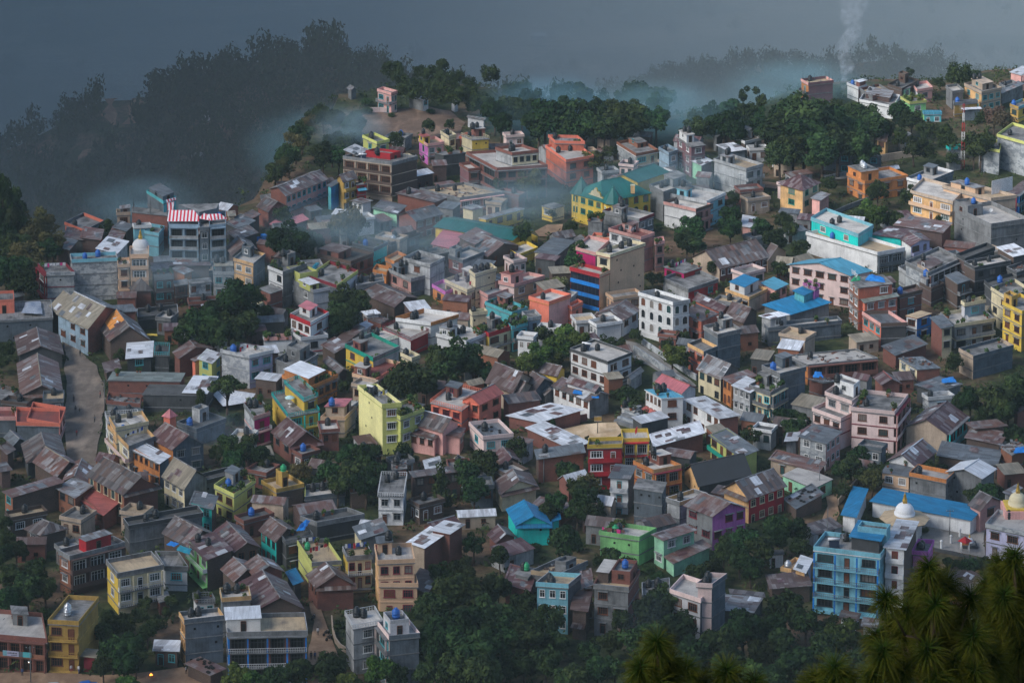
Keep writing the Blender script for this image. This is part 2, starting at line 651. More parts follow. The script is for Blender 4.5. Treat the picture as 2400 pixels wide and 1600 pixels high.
def corners(tile, d):
    H = d['st'] * 3.0
    pts = []
    for k in 'LFR':
        x, y = (float(q) for q in d[k].split(','))
        px, py = nat(tile, x, y)
        pts.append(at_z(px, py, H))
    L, F, R = pts
    e1, e2 = R - F, L - F
    for e in (e1, e2):
        if e.length < 2.4:
            e *= 2.4 / max(e.length, .01)
    # pull badly skewed corners back towards a right angle
    ang = math.degrees(e1.angle(e2))
    if e1.cross(e2).z < 0:
        ang = -ang
    lim = 24
    if abs(ang - 90) > lim:
        want = 90 + (lim if ang > 90 else -lim)
        dl = rad(want - ang)
        if e1.length > e2.length:
            c, s = math.cos(dl), math.sin(dl)
            e2 = Vector((e2.x * c - e2.y * s, e2.x * s + e2.y * c, 0))
        else:
            c, s = math.cos(-dl), math.sin(-dl)
            e1 = Vector((e1.x * c - e1.y * s, e1.x * s + e1.y * c, 0))
    mx = float(d.get('dmax', 60))
    for e in (e1, e2):
        if e.length > mx:
            e *= mx / e.length
    return F, F + e1, F + e1 + e2, F + e2, H

def block(tile, d, root, idx):
    rng = random.Random(idx * 7919 + 13)
    ty = d['type']
    F, R, B, L, H = corners(tile, d)
    new = root is None
    flat0 = ty == 'f'
    named = 'N' in d
    far = (F.y > 880)
    if new and 'N' not in d:
        if d['st'] >= 3.0 and flat0:
            d['N'], d['K'] = 'apartment_building', 'apartment building'
        elif not flat0 and d['st'] <= 1.7:
            d['N'] = d['K'] = 'cottage'
    if new:
        c = (F + R + B + L) / 4
        root = link(d.get('N', 'house'), None, None, Vector((c.x, c.y, 0)))
        root.empty_display_size = 2
        tag(root, d['label'], d.get('K', d.get('N', 'house').split('_')[-1]))
        HOUSES.append((d['label'], c, root, H))
    FOOT.append([(p.x, p.y) for p in (F, R, B, L)])
    org = Vector(root.location)
    P = [Vector((p.x - org.x, p.y - org.y, 0)) for p in (F, R, B, L)]
    cl, cr = d['col'][0], d['col'][-1]
    cb = d['col'][1] if len(d['col']) == 3 else cr
    fl, fr = d['fac'][0], d['fac'][-1]
    flat = ty == 'f'
    ov = .22 if flat else float(d.get('ov', .5))
    zb = -3.0
    o = dict(F=d.get('F_', rng.choice(['wht', 'wood', 'iron', 'wood', 'lgr', 'tea'])), B=d.get('B', 'gry'), far=far,
             sh=d.get('S', rng.choice([None, 'gry', 'lgr', None])), bd=float(d.get('bd', .95)),
             rail='s' if 'sr' in d else ('r' if 'rr' in d else rng.choice('srr')), BW=d.get('BW', cr), RC=d.get('RC', rng.choice(['iron', 'wht', 'gry'])),
             cols='cols' in d, CC=d.get('CC'))
    par = 0.0 if ('np' in d or not flat) else float(d.get('par', .85))
    zr = H - par
    # walls
    q = quad_inset(P, ov)
    wm = MB()
    ztw = zr - .19 if flat else zr
    wm.prism([(p.x, p.y) for p in q], zb, ztw, [cr, cb, cb, cl])
    roof = MB()
    code = d.get('R_')
    e1, e2 = (R - F).length, (L - F).length
    V = lambda p, z: Vector((p.x, p.y, z))
    if flat:
        fc = code or 'con'
        roof.prism([(p.x, p.y) for p in P], zr - .18, zr, d.get('E', 'gry'), fc, True)
    elif ty == 'm':
        w = float(d.get('rise', min(1.4, .09 * e1)))
        t0, t1 = V(P[0], zr), V(P[1], zr + w)
        t2, t3 = V(P[2], zr + w), V(P[3], zr)
        slab(roof, [t0, t1, t2, t3], .08, code or 'tng')
        if (code or 'tng') in ('tng', 'slr', 'mix', 'rst', 'mrn', 'tin', 'drk', 'tnt', 'wtn'):
            patches(roof, [t3, t0, t1, t2], code, rng)
        f = lambda p: zr + w * ((p - P[0]).dot((P[1] - P[0]).normalized()) / max(e1, .1))
        zz = [f(p) - .1 for p in q]
        for i, j, c in ((0, 1, cr), (1, 2, cb), (2, 3, cb), (3, 0, cl)):
            wm.face([V(q[i], ztw), V(q[j], ztw), V(q[j], max(zz[j], ztw + .01)), V(q[i], max(zz[i], ztw + .01))], c)
    else:
        along = P if ty != 'gr' else [P[1], P[2], P[3], P[0]]
        # ridge runs along edge along[0]->along[3]; gables on along[0]-along[1] and along[3]-along[2]
        wd = (along[1] - along[0]).length
        rise = float(d.get('rise', min(3.4, max(.7, .26 * wd))))
        r0 = (along[0] + along[1]) / 2
        r1 = (along[3] + along[2]) / 2
        k = float(d.get('hip', 0.5 if ty == 'h' else 0))
        if k:
            dr = (r1 - r0).normalized()
            ins = min(wd * k, (r1 - r0).length * .46)
            r0, r1 = r0 + dr * ins, r1 - dr * ins
        r0, r1 = V(r0, zr + rise), V(r1, zr + rise)
        A = [V(p, zr) for p in along]
        cd = code or 'drk'
        c2 = d.get('R2', cd)
        slab(roof, [A[3], A[0], r0, r1], .09, cd)
        slab(roof, [A[1], A[2], r1, r0], .09, c2)
        if cd in ('tng', 'slr', 'mix', 'rst', 'mrn', 'tnt', 'drk') and not k and not named:
            patches(roof, [A[3], A[0], r0, r1], cd, rng)
            patches(roof, [A[1], A[2], r1, r0], c2, rng)
        if k:
            slab(roof, [A[0], A[1], r0], .09, cd)
            slab(roof, [A[2], A[3], r1], .09, cd)
        else:
            qa = q if ty != 'gr' else [q[1], q[2], q[3], q[0]]
            ca = (cr, cb) if ty != 'gr' else (cb, cl)
            for i, j, c in ((0, 1, ca[0]), (2, 3, ca[1])):
                mid = (qa[i] + qa[j]) / 2
                hh = rise * (qa[i] - qa[j]).length / max(wd, .1)
                wm.face([V(qa[i], ztw), V(qa[j], ztw), V(mid, ztw + hh - .02)], c)
        # ridge cap
        rt = (r1 - r0)
        if rt.length > .5:
            roof.tube(r0 + Vector((0, 0, .02)), r1 + Vector((0, 0, .02)), .13, d.get('RCAP', 'tng'), 6, smooth=False)
        if 'skirt' in d:
            # lean-to strip of roof under the front gable
            g0, g1 = (A[0], A[1]) if ty != 'gr' else (A[3], A[2])
            out = Vector(((g1 - g0).y, -(g1 - g0).x, 0)).normalized() if ty != 'gr' else Vector((-(g1 - g0).y, (g1 - g0).x, 0)).normalized()
            sm = MB()
            s = float(d['skirt']) if d['skirt'] is not True else 1.1
            pts = [g0 + out * .5 - Vector((0, 0, .35)), g1 + out * .5 - Vector((0, 0, .35)), g1 - out * s + Vector((0, 0, .4)), g0 - out * s + Vector((0, 0, .4))]
            if (pts[1] - pts[0]).cross(pts[2] - pts[0]).z < 0:
                pts.reverse()
            slab(sm, pts, .08, cd)
            sm.build('gable_skirt', root)
    wm.build('wall', root)
    ro = roof.build('roof', root)
    if code is None and flat:
        pass
    # floor bands
    if flat and 'nb' not in d:
        m = MB()
        z = zr - 3.0
        while z > .6:
            qq = quad_inset(P, ov - .1)
            m.prism([(p.x, p.y) for p in qq], z - .2, z, o['B'], o['B'], True)
            z -= 3.0
        m.build('floor_band', root)
    # parapet
    if par:
        m = MB()
        pp = d.get('P', cr).split(',')
        pl, pr = pp[0], pp[-1]
        oq, iq = quad_inset(P, .03), quad_inset(P, .17)
        if 'ra' in d:
            rc = d['ra'] if d['ra'] is not True else 'wht'
            for i in range(4):
                a, b = oq[i], oq[(i + 1) % 4]
                t = (b - a); W = t.length; t.normalize(); nn = Vector((-t.y, t.x, 0))
                m.obox(a, t, nn, W, .09, H - .09, H, rc)
                m.obox(a, t, nn, W, .07, zr + .35, zr + .40, rc)
                k = max(2, int(W / (1.0 if far else .5)))
                for j in range(k):
                    m.obox(a + t * (j * W / k), t, nn, .08, .07, zr + .002, H - .09, rc)
            m.build('roof_railing', root)
        else:
            for i, c in enumerate((pr, pl, pr, pl)):
                j = (i + 1) % 4
                hh = H
                if i in (1, 2) and 'hb' in d:
                    hh = H + float(d['hb'])
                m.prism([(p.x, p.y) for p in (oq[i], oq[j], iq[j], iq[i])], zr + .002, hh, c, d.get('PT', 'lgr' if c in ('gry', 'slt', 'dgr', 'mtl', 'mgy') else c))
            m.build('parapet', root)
    # facades
    zt = zr if flat else zr + .15
    facade(root, V(q[3], 0), V(q[0], 0), zt, 0, fl, o, rng, cl)
    facade(root, V(q[0], 0), V(q[1], 0), zt, 0, fr, o, rng, cr)
    # awning sheets over the ground floor: aw=colour,side,height
    if 'aw' in d:
        for one in d['aw'].split(';'):
            c, side, hz, dep = one.split(',')
            a, b = (q[3], q[0]) if side == 'l' else (q[0], q[1])
            t = (b - a).normalized(); nn = Vector((t.y, -t.x, 0))
            hz, dep = float(hz), float(dep)
            m = MB()
            slab(m, [V(a + nn * dep, hz - .5), V(b + nn * dep, hz - .5), V(b, hz), V(a, hz)], .06, c)
            m.build('awning', root)
    # most flat roofs carry a stair room
    if flat and new and 'ph' not in d and 'nt' not in d and 'np' not in d and not named and 'hb' not in d and par > .5 and e1 > 5.5 and e2 > 5.5 and rng.random() < .5:
        u0 = rng.choice([.06, .5, .58])
        v0 = rng.choice([.5, .58])
        d['ph'] = '%.2f,%.2f,%.2f,%.2f,%.2f,%s,%s' % (u0, u0 + 2.8 / e1, v0, min(.97, v0 + 3.2 / e2), rng.uniform(2.0, 2.5), rng.choice([cr, cr, cl, 'lgr', 'gry', 'brk']), rng.choice(['con', 'con', 'lcn', 'tng', 'slr', 'mix', 'open']))
    # rooms on the roof: ph=u0,u1,v0,v1,h,wall,roof[;...]
    top = []
    if 'ph' in d:
        for one in d['ph'].split(';'):
            s = one.split(',')
            u0, u1, v0, v1, h = (float(x) for x in s[:5])
            wc, rc = s[5], s[6]
            U, W = P[1] - P[0], P[3] - P[0]
            pts = [P[0] + U * u + W * v for u, v in ((u0, v0), (u1, v0), (u1, v1), (u0, v1))]
            m = MB()
            m.prism([(p.x, p.y) for p in pts], zr + .004, zr + h, wc)
            hb = m.build('roof_room', root)
            m = MB()
            ex = quad_inset(pts, -.25)
            if rc in TIN:
                slab(m, [V(ex[0], zr + h), V(ex[1], zr + h + .25), V(ex[2], zr + h + .25), V(ex[3], zr + h)], .07, rc)
                m.prism([(p.x, p.y) for p in pts], zr + h, zr + h - .001, wc) if False else None
            elif rc == 'open':
                iq = quad_inset(pts, .14)
                for i in range(4):
                    j = (i + 1) % 4
                    m.prism([(p.x, p.y) for p in (pts[i], pts[j], iq[j], iq[i])], zr + h + .001, zr + h + .7, wc, wc)
                m.face([V(p, zr + h + .002) for p in pts], 'con')
            else:
                m.prism([(p.x, p.y) for p in ex], zr + h, zr + h + .14, wc, rc, True)
            m.build('roof', hb)
            t = (pts[1] - pts[0]).normalized()
            dd = put('door', window_mesh('wood', 'door'), hb, V((pts[0] + pts[1]) / 2, zr + .02), math.atan2(t.y, t.x), (.95, 1, min(2.0, h * .85)))
            link('pane', pane_mesh('void', 'door'), dd)
            if (pts[3] - pts[0]).length > 3:
                t = (pts[0] - pts[3]).normalized()
                ww = put('window', window_mesh(o['F'], 'pair'), hb, V((pts[0] + pts[3]) / 2, zr + .9), math.atan2(t.y, t.x), (1.2, 1, 1.1))
                link('pane', pane_mesh('pane', 'pair'), ww)
            top.append((sum(pts, Vector()) / 4, zr + h + .14))
    # column stubs with bars
    if 'stub' in d:
        m = MB()
        rq = quad_inset(P, .45)
        nst = int(d['stub']) if d['stub'] is not True else 2
        for i in range(4):
            for j in range(nst):
                p = rq[i].lerp(rq[(i + 1) % 4], j / nst)
                hh = rng.uniform(1.0, 2.2)
                m.obox(p, Vector((1, 0, 0)), Vector((0, 1, 0)), .28, .28, zr + .003, zr + hh * .6, 'gry')
                for a in (.05, .2):
                    m.tube((p.x + a, p.y + .1, zr + hh * .6), (p.x + a, p.y + .1, zr + hh + .9), .02, 'iron', 4)
        m.build('column_stub', root)
    # tanks (own things)
    if flat and 't' not in d and 'nt' not in d and 'np' not in d and new and rng.random() < .5 and not named:
        d['t'] = rng.choice(['k', 'kk', 'k', 'b', 'kk'])
    if 't' in d:
        U, W = R - F, L - F
        for j, ch in enumerate(d['t']):
            if 'tp' in d and top:
                cp, tz = top[0]
                p = org + cp + Vector((rng.uniform(-.5, .5), .9 * (j - .5 * (len(d['t']) - 1)), 0))
            else:
                u = .16 + .68 * ((j * .37 + rng.random() * .3) % 1)
                v = rng.uniform(.55, .86)
                p = F + U * u + W * v
                tz = zr + (.0 if flat else .9)
                if not flat:
                    tz = zr + .15
                for cp, hz in top:
                    if (Vector((p.x, p.y, 0)) - org - Vector((cp.x, cp.y, 0))).length < 2.6:
                        tz = hz
            tank(ch, Vector((p.x, p.y, tz)), HOUSES[-1][0], rng.uniform(1.05, 1.35))
    d['geo'] = (F, R, B, L, zr, org, root)
    return root

EXTRA = {}
ALLH = []

def build_houses(text):
    tile, root, idx, last = None, None, 0, None
    for line in text.strip().splitlines():
        line = line.strip()
        if not line or line.startswith('#'):
            continue
        if line.startswith('@'):
            tile = line[1:]
            continue
        idx += 1
        if line.startswith('+'):
            d = parse(line[1:])
            block(tile, d, root, idx)
        else:
            d = parse(line)
            root = block(tile, d, None, idx)
        ALLH.append(d)
        if 'id' in d:
            EXTRA[d['id']] = d

DATA = '''
@A3
f 435,985 725,1000 912,770 3.3 och,och b2,n B=och BW=och RC=och P=och R_=con t=ss rr id=och |ochre four storey house with plain side wall and steel tanks
f -250,880 -150,1110 435,1160 2.2 obr,brk n,v5 B=brk BW=obr R_=lcn P=brk id=banner cols sr |long brick shop house with pale flat roof at left edge
m 735,1320 890,1338 945,1275 0.95 mar,lgr n,n R_=tnt N=shed |maroon fronted shed beside the ochre house
f 970,430 1075,560 1500,480 2.8 yel,crm w1,b3 P=gry B=gry BW=crm R_=tnf F_=wht cols rr |weathered cream yellow house with planted terrace above the wood
f 530,340 640,400 1150,270 2.7 obr,dbr w1,v3 P=gry B=dbr ph=.35,.8,.25,.85,2.6,red,tng R_=con |dark brick house with crimson roof room at left
gl 210,150 370,215 640,150 1.2 brn w1,n R_=drk hip=.25 |old brown house with hipped roof left of crimson room
m 1710,270 1890,445 2150,370 2.1 grn,brn b3,n R_=mrn B=grn BW=grn rr t=kk |bright green house under a maroon mono pitch roof
f 1420,350 1510,490 1730,500 1.7 wht,wht n,w1 P=gry R_=con |blank white annex wall beside the green house
gl 1960,170 2150,370 2400,320 1.6 brn n,w2 R_=mrn |maroon gabled house behind the green house
gl 1480,190 1740,330 1990,200 1.5 brn n,n R_=drk |dark brown gabled house below the cyan front
f 2015,690 2035,785 2310,765 2.6 slt,gry n,n P=pch PT=crm R_=lcn t=kk |square concrete block with peach lined roof and two tanks
f 1765,735 1800,800 1980,790 1.3 wht,wht n,w2 P=gry R_=dkf ra=gry |small white house with concrete balustrade roof
f 1640,910 1690,985 2060,945 3.0 pch,slt a3,o2 P=pch,slt R_=lcn F_=pch |narrow orange fronted house with slate grey side wall
m 1415,1165 1400,1270 1650,1300 1.0 brn,brn n,w2 R_=tin rise=.5 N=shed |shed with bright tin roof beside the orange front
f 2068,930 2085,1100 2830,1085 3.2 blu,brk w1,v4 B=gry BW=gry R_=tnf P=gry ph=.0,.42,.25,.9,2.4,wht,wtn CC=blu rr cols id=blueshop |brick house on blue columns with white tin rooftop shed
m 1690,1385 1930,1500 2080,1450 0.85 brn,brn n,n R_=mix N=shed id=tyres1 |low shed with patched roof held down by tyres
f 1430,750 1460,830 1560,790 0.8 brk,brk n,n np R_=con N=shed |little brick shed in the trees below the cream terrace
gl 2020,520 2150,640 2400,560 1.5 brn n,w1 R_=mix |rust patched gabled house right of the green house
f 1130,50 1180,120 1870,0 2.0 dgr,gry n,n P=dgr R_=dkf |long dark grey concrete building below the brick red hall
@B3
f 375,255 510,460 790,440 1.9 lim,tan n,w2 P=lim,gry R_=tnf t=g E=lim id=limeterrace |lime edged roof terrace house with a green tank
f 790,310 835,405 1075,385 2.5 yel,crm n,b3 P=gry B=gry R_=tnf F_=mar rr id=yelbalc |cream yellow house with maroon doors and dark parapet
gl 450,575 545,700 925,682 1.5 brk w3,n R_=rst skirt rise=2.6 |brick gabled house with rusty skirt roof in the lower town
f 1085,290 1115,440 1465,425 3.4 pch,bei o1,w3 P=bei B=bei R_=lcn t=kk F_=mar id=beige |beige terraced house with two black tanks and pink trim
+f 1112,560 1130,648 1492,650 1.9 pch,bei o1,w2 P=bei B=bei R_=lcn F_=mar
m 1375,275 1550,332 1775,205 2.2 tan,brk n,n R_=wtn rise=.6 |long brick house with white sheet roof beside the beige terraces
m 1590,160 1785,200 1925,125 2.6 brk,brk n,n R_=wtn rise=.4 |upper brick block with white sheet roof above dark trees
f 812,900 888,1035 1170,985 3.2 lgr,lgr n,w1 P=lgr R_=lcn ra=wht id=greymod |pale grey modern house with white rail beside the dirt lane
+f 1115,1000 1220,1135 1510,1105 3.2 ppk,slt v1,n P=ppk,slt R_=lcn ph=.12,.72,.2,.8,2.5,pgy,open t=b tp
m 265,545 340,670 440,640 1.1 dgr,dgr n,n R_=tnb rise=.2 N=shed |small shed under bright blue sheeting in the lower lane
gl -160,640 0,900 450,890 1.7 brn n,n R_=mrn |long maroon gabled house left of the dirt lane
gl -130,480 -20,590 270,545 1.9 brk n,n R_=mix |brick gabled house with patched roof behind the long maroon gable
m 880,130 950,255 1225,230 1.7 crm,gry n,n R_=slr rise=1.4 |house with wide grey corrugated roof below the white balconied house
gl 20,165 180,278 400,180 1.7 trq,brn w3,n R_=rst |brown gabled house with dark green upper wall
f 220,190 270,260 530,200 2.0 dgr,dgr n,w2 ra=gry R_=dkf id=tarpred |dark terrace house with a blue and red tarpaulin
f 400,30 560,90 1000,10 1.5 dgr,dgr n,n P=gry R_=dkf |long dark flat roofed building above the green tank
m 1495,650 1580,745 1690,600 1.0 brn,brn n,n R_=rst N=shed |weathered plank roofed shed beside the beige house
gl 2120,200 2200,290 2400,230 1.0 brk n,n R_=mrn |small brick house with maroon roof left of the turquoise house
gr 1510,120 1640,170 1890,100 1.3 brk n,n R_=mrn |maroon roofed brick house behind the white sheet roofs
@C3
gl -60,-30 30,125 372,118 1.45 trq,trq n,o1 R_=tnb RCAP=tnb rise=2.0 skirt=.9 id=turq |turquoise house with bright blue gable roof
+m 345,20 360,90 445,70 1.1 trq,trq n,n R_=tnb rise=.2
f 795,170 1170,225 1330,140 2.0 grn,grn o2,n P=grn R_=lcn t=gk id=greenwall |lime green walled roof terrace with washing over its wall
m 1275,200 1390,262 1705,178 2.0 mnt,mnt w1,w2 R_=mix rise=.4 F_=wht |mint green house with rusty tin roof and white window surrounds
+m 1390,405 1480,475 1840,350 0.9 mnt,mnt o1,n R_=mix rise=.9
f 745,655 1075,690 1180,520 3.4 gry,brk w2,n P=gry,brk R_=tnf F_=wood ph=.35,.98,.08,.6,1.9,brk,open;.3,.95,.68,.98,2.1,brn,lcn t=b tp id=greytall |grey concrete house with brick side above the lower wood
f 215,640 520,660 640,560 3.3 sky,slt w3,n P=sky,gry R_=tnf t=kk F_=wht nb |tall narrow pale blue house rising from dark trees
f 170,530 420,570 700,440 2.2 gry,gry n,n P=tnf,gry R_=tnf ph=.35,.7,.1,.5,1.6,gry,open jk |ruined concrete terrace with yellowed walls beside pale blue house
m 530,890 700,915 740,780 1.9 brn,brn n,n R_=rst rise=1.2 aw=rst,l,3,1.5 |rusty lean to house squeezed between pale blue and grey houses
m -60,640 170,725 235,570 1.5 brk n,n R_=mrn rise=.8 |maroon roofed house at the edge of the dark wood
f 1445,700 1735,795 1860,655 2.8 pgy,slt w2,o1 P=ppk R_=lcn F_=wood id=modern |modern pale grey house with pink white parapet and stair tower
+f 1690,650 1842,655 1978,558 3.7 ppk,slt n,n P=ppk,slt PT=ppk R_=lcn t=kk
m 1830,890 2225,920 2315,790 1.1 dgr,dgr n,n R_=tng rise=.3 |low building with wide grey sheet roof beside modern house
m 1990,700 2000,745 2330,790 1.2 dgr,dgr n,n R_=drk rise=.2 |long low dark roof behind the wide grey sheet roof
f 1190,640 1195,760 1420,690 1.0 lgr,lgr n,n R_=con |pale blank wall block above the bottom trees
m 620,540 640,700 740,690 2.4 brn,brn n,v1 R_=mix rise=.5 |narrow house with broken rusty eaves beside grey concrete house
f 100,480 20,560 150,600 1.9 gry,gry n,n np R_=con t=kg |grey roof slab holding one black and one green tank
@D3
f 525,170 415,310 1035,385 4.4 sky,sky n,b3 P=sky B=sky BW=sky R_=con E=wht RC=gry F_=iron CC=blu cols bd=1.3 rr id=hotel ph=.55,.98,.62,.98,3.2,sky,open |five storey aqua hotel with rows of balconies
+m 740,222 1040,268 1125,125 5.0 dgr,dgr n,n R_=tnb rise=.3 RCAP=tnb
m 1055,322 1270,347 1390,90 4.5 wht,brn b1,n R_=tin rise=.2 B=wht BW=wht F_=mar sr bd=.7 |tall narrow white and maroon house under long pale sheets
f 1245,560 1470,560 1550,440 1.9 lil,lil w2,w1 P=lil R_=lcn ra=iron |purple house with rail terrace behind pine branches
+f 1320,350 1475,362 1530,250 3.2 lil,lil n,n P=lil R_=con t=kk
f 2110,-30 1995,100 2500,210 2.4 lav,lav n,w3 P=mgy R_=lcn F_=wood S=gry id=lavender |lavender house with stained parapet at right edge
f 5,370 10,392 150,380 0.9 wht,wht n,w2 np R_=dkf N=hut |tiny white hut with dark flat roof among trees
f 130,505 215,522 350,430 1.0 pch,pch n,n P=pch R_=tnf t=s N=hut |low apricot hut with a steel tank left of hotel
m 270,505 350,560 420,440 1.4 pch,lav n,n R_=wtn rise=.3 N=shed |little shed with striped white awning roof beside hotel
m -30,570 15,705 410,690 0.95 brn,brn n,n R_=rst rise=.4 N=shed |long rusty roofed shed left of the aqua hotel
m 645,960 830,995 860,935 0.7 wht,wht o2,n R_=drk rise=.2 N=shed |white lattice walled shed at the foot of hotel
m 850,1040 1010,1060 1030,980 0.6 gry,gry n,n R_=tng rise=.1 N=shed |grey roofed shed behind the pine tips
m 1560,620 1840,760 1890,600 1.1 brk,brk n,n R_=rst rise=.5 |rusty roofed brick house seen past the pines
@A2
gl 150,200 185,500 585,490 1.2 brn n,n R_=mix rise=2.4 RCAP=tnt skirt |long patched rust gable beside the main street
gl 130,-50 165,130 590,120 1.1 dgr n,o1 R_=rst rise=2.2 |grey gabled house at the head of the main street
f 150,600 145,740 550,750 1.6 slt,slt n,n P=cor R_=rdf par=.8 nb id=pinkter |slate walled house with pink parapet and red oxide terrace
+f 430,640 552,752 606,600 1.6 cor,pnk n,w2 P=cor R_=rdf
f -100,600 -90,690 150,690 1.55 slt,slt n,n P=pnk R_=rdf |slate walled house with pink edged terrace at left edge
gl 190,940 240,1120 605,1030 1.2 dgr n,n R_=drk hip=.2 rise=2.4 |dark hipped roof house at the lower end of street
gl 295,1105 520,1250 760,1140 1.25 brn n,n R_=mix R2=mrn RCAP=tnt rise=2.2 |gabled house with half grey half maroon roof
gl 780,1230 1130,1415 1480,1330 2.2 obr,brk a5,n R_=drk F_=crm rise=3.2 skirt=1.6 id=redhall |brick red hall with cream arched windows and great dark roof
m 680,1420 950,1600 1090,1520 1.1 brk,brk w3,n R_=rdt rise=1 |red tin roofed house in front of the arched hall
m 1200,990 1465,1125 1575,1065 1.9 org,slt w5,n R_=tin rise=.4 F_=wood S=gry |orange fronted house with dark wooden windows and tin roof
gl 1355,880 1580,1000 1900,945 1.9 org,slt n,w2 R_=mrn S=gry rise=2.8 |maroon gabled house with grey gable wall above orange house
f 985,760 1180,960 1350,850 2.3 crm,mgy b3,n P=pch,gry R_=con BW=ppk B=crm sr id=curved |cream balconied corner house on the main street
+f 1000,690 1060,790 1370,730 2.9 pch,crm n,n P=pch,crm R_=lcn t=kk
f 960,640 985,722 1290,700 2.5 wht,mgy n,n P=wht,mgy R_=lcn ra=wht |white balustraded terrace above the cream corner house
h 1502,690 1560,705 1632,680 2.5 cor,cor n,n R_=pkt rise=1.6 ov=.3 N=pavilion |small rooftop pavilion with red pyramid roof
f 985,355 1660,368 1705,285 1.6 brk,brk o5,n np R_=gtn E=gry id=tinpanel |long red brick block with greenish roof panels
f 975,540 1290,572 1305,490 1.1 gry,brk n,n R_=con P=brk jk |low brick terrace cluttered with rubble
f 1305,485 1900,495 1960,400 1.35 dgr,dgr o1,n np R_=dkf |long slate black wall building behind the flat topped tree
+m 1670,470 1905,480 2010,330 1.45 dgr,dgr n,n R_=wtn rise=.3
m 1150,160 1405,140 1415,10 1.4 dgr,dgr w1,n R_=wtn rise=.5 F_=tea |house with white sheet roof and blue window frames
f 1415,95 1555,100 1560,10 1.7 dgr,dgr n,n ra=tea R_=dkf |dark block with blue roof railing above the brick block
gl 1580,95 1640,160 1965,65 1.6 brk n,n R_=mix rise=1.6 |brick house with rubble patched roof left of the green front
m 1745,165 1790,190 1890,145 1.4 cor,pnk n,w2 R_=mix rise=.2 |narrow salmon pink house joined to the lime green one
m 1875,140 1950,205 2045,130 1.75 lim,lim w1,w2 R_=tin rise=.5 |narrow lime green house with dark windows
f 2020,70 2290,125 2545,92 2.7 mtl,lav n,w2 P=mtl,wht R_=lcn F_=tea t=bk B=lgr id=lavwhite |pale lavender house with blotchy white side wall
m 15,1375 105,1435 600,1310 1.8 obr,brn w1,n R_=mix rise=.5 |long brick house with rust and grey sheets at left
m 510,1350 690,1440 860,1335 1.6 obr,obr w2,n R_=tng rise=.3 |orange brick house with grey sheets beside the dark hall roof
gr 640,1250 800,1325 870,1160 1.3 och,och n,n R_=mix |yellow ochre gabled house left of the dark hall roof
gl 1480,1240 1690,1365 1925,1250 1.9 crm,gry w3,n R_=tnt rise=3 R2=rst |grey gabled house with long ribbed sheet roof
f 1705,1245 1780,1300 2180,1200 1.7 wht,slt w1,o1 P=dbr,dgr R_=dkf F_=wht |dark flat roofed house with white framed bay window
f 2000,1300 2150,1400 2352,1260 2.0 lim,lim w2,w2 P=lim R_=con pl id=limehouse |acid lime house with planted roof in the lower town
f 2090,1140 2150,1195 2260,1180 1.0 brk,brk n,n np R_=con N=shed |brick shed with rubble roof above the lime house
m 1820,1460 1960,1545 2010,1440 1.8 trq,brn w2,n R_=slr rise=.6 |narrow house with cyan front under a grey roof
m -60,1120 0,1200 120,1190 1.2 dbr,dbr n,n R_=drk |dark brick cottage at left edge below the street
f -80,470 85,520 150,440 1.2 dgr,dgr n,w1 R_=con ra=gry |dark terrace with white balusters left of rust gable
f 1620,735 1805,800 2080,700 1.35 slt,slt n,n P=slt R_=dkf t=b |slate blue yard building with one small blue tank
m 935,195 965,290 1055,235 0.9 brn,brn n,n R_=rst rise=.2 N=shed |rusty roadside shed at the bend of the street
f 2235,560 2330,690 2482,640 2.2 mtl,mag n,b1 P=gry,pnk R_=con B=pnk RC=wht pl rr F_=mar |magenta house with white balcony rail and planted roof
gl 30,880 120,960 190,900 1.0 dgr n,n R_=slr N=shed |small grey gabled shed behind the slate walls
m -20,960 60,1040 150,1010 1.3 dbr,brn n,n R_=drk rise=.5 |low dark roofed house below the slate terrace
@B2
f 140,465 290,665 585,610 2.1 yel,yel o1,b2 P=trq,trq B=yel BW=trq ra=trq CC=trq RC=trq R_=con cols F_=trq id=cyanyel rr |yellow house with cyan balustrades and rooftop parasol
+f 255,355 440,520 572,470 2.95 yel,yel n,w1 P=trq B=trq ra=trq R_=con nb
f 590,690 820,690 925,590 1.6 tan,tan w1,n P=bei R_=lcn ph=.35,.95,.2,.95,2.4,tan,pkt id=tanpink |plain tan house with dusty pink roof room
f 930,400 1155,575 1340,560 3.8 pyl,lim o1,w1 P=pyl,lim R_=con E=lim B=lim nb t=kk F_=wht id=tower so |tall pale yellow house with blank left wall
+f 1190,600 1325,692 1550,610 2.9 lim,lim n,w2 P=lim R_=con B=lim pl F_=wht
f 1597,530 1890,605 2100,440 2.15 cor,cor w3,n P=cor R_=lcn t=k ra=cor F_=mar S=cor id=coral |coral pink house with cream roof terrace and railing
+gr 1870,535 2055,585 2280,475 2.15 cor,cor w2,w2 R_=rdt rise=1.6 F_=wood S=cor
gl 1440,760 1720,838 1880,745 1.75 pnk n,n R_=drk RCAP=wtn rise=2.2 id=pinkold |old pink house under a dark sagging gable roof
+m 1388,842 1650,897 1700,845 1.3 pnk,pnk w3,n R_=rst rise=.5 F_=wood
+m 1700,855 1885,882 1930,802 1.35 pnk,rse n,w1 R_=mix rise=.2
f 1952,735 2085,870 2368,840 1.8 ppk,ppk w1,w2 P=ppk R_=slr t=k id=tyrepink F_=tea |pale pink house with tyres on its grey roof
gl 130,830 310,970 620,930 1.3 brk w2,n R_=mrn skirt=1.2 rise=3 |lone brick house with maroon gable below the yellow house
f 235,305 510,410 755,300 1.7 lgr,org n,w4 P=org R_=con ph=.0,.6,.1,.9,2.5,org,wtn F_=wood pl |orange house with white tin roof room above yellow house
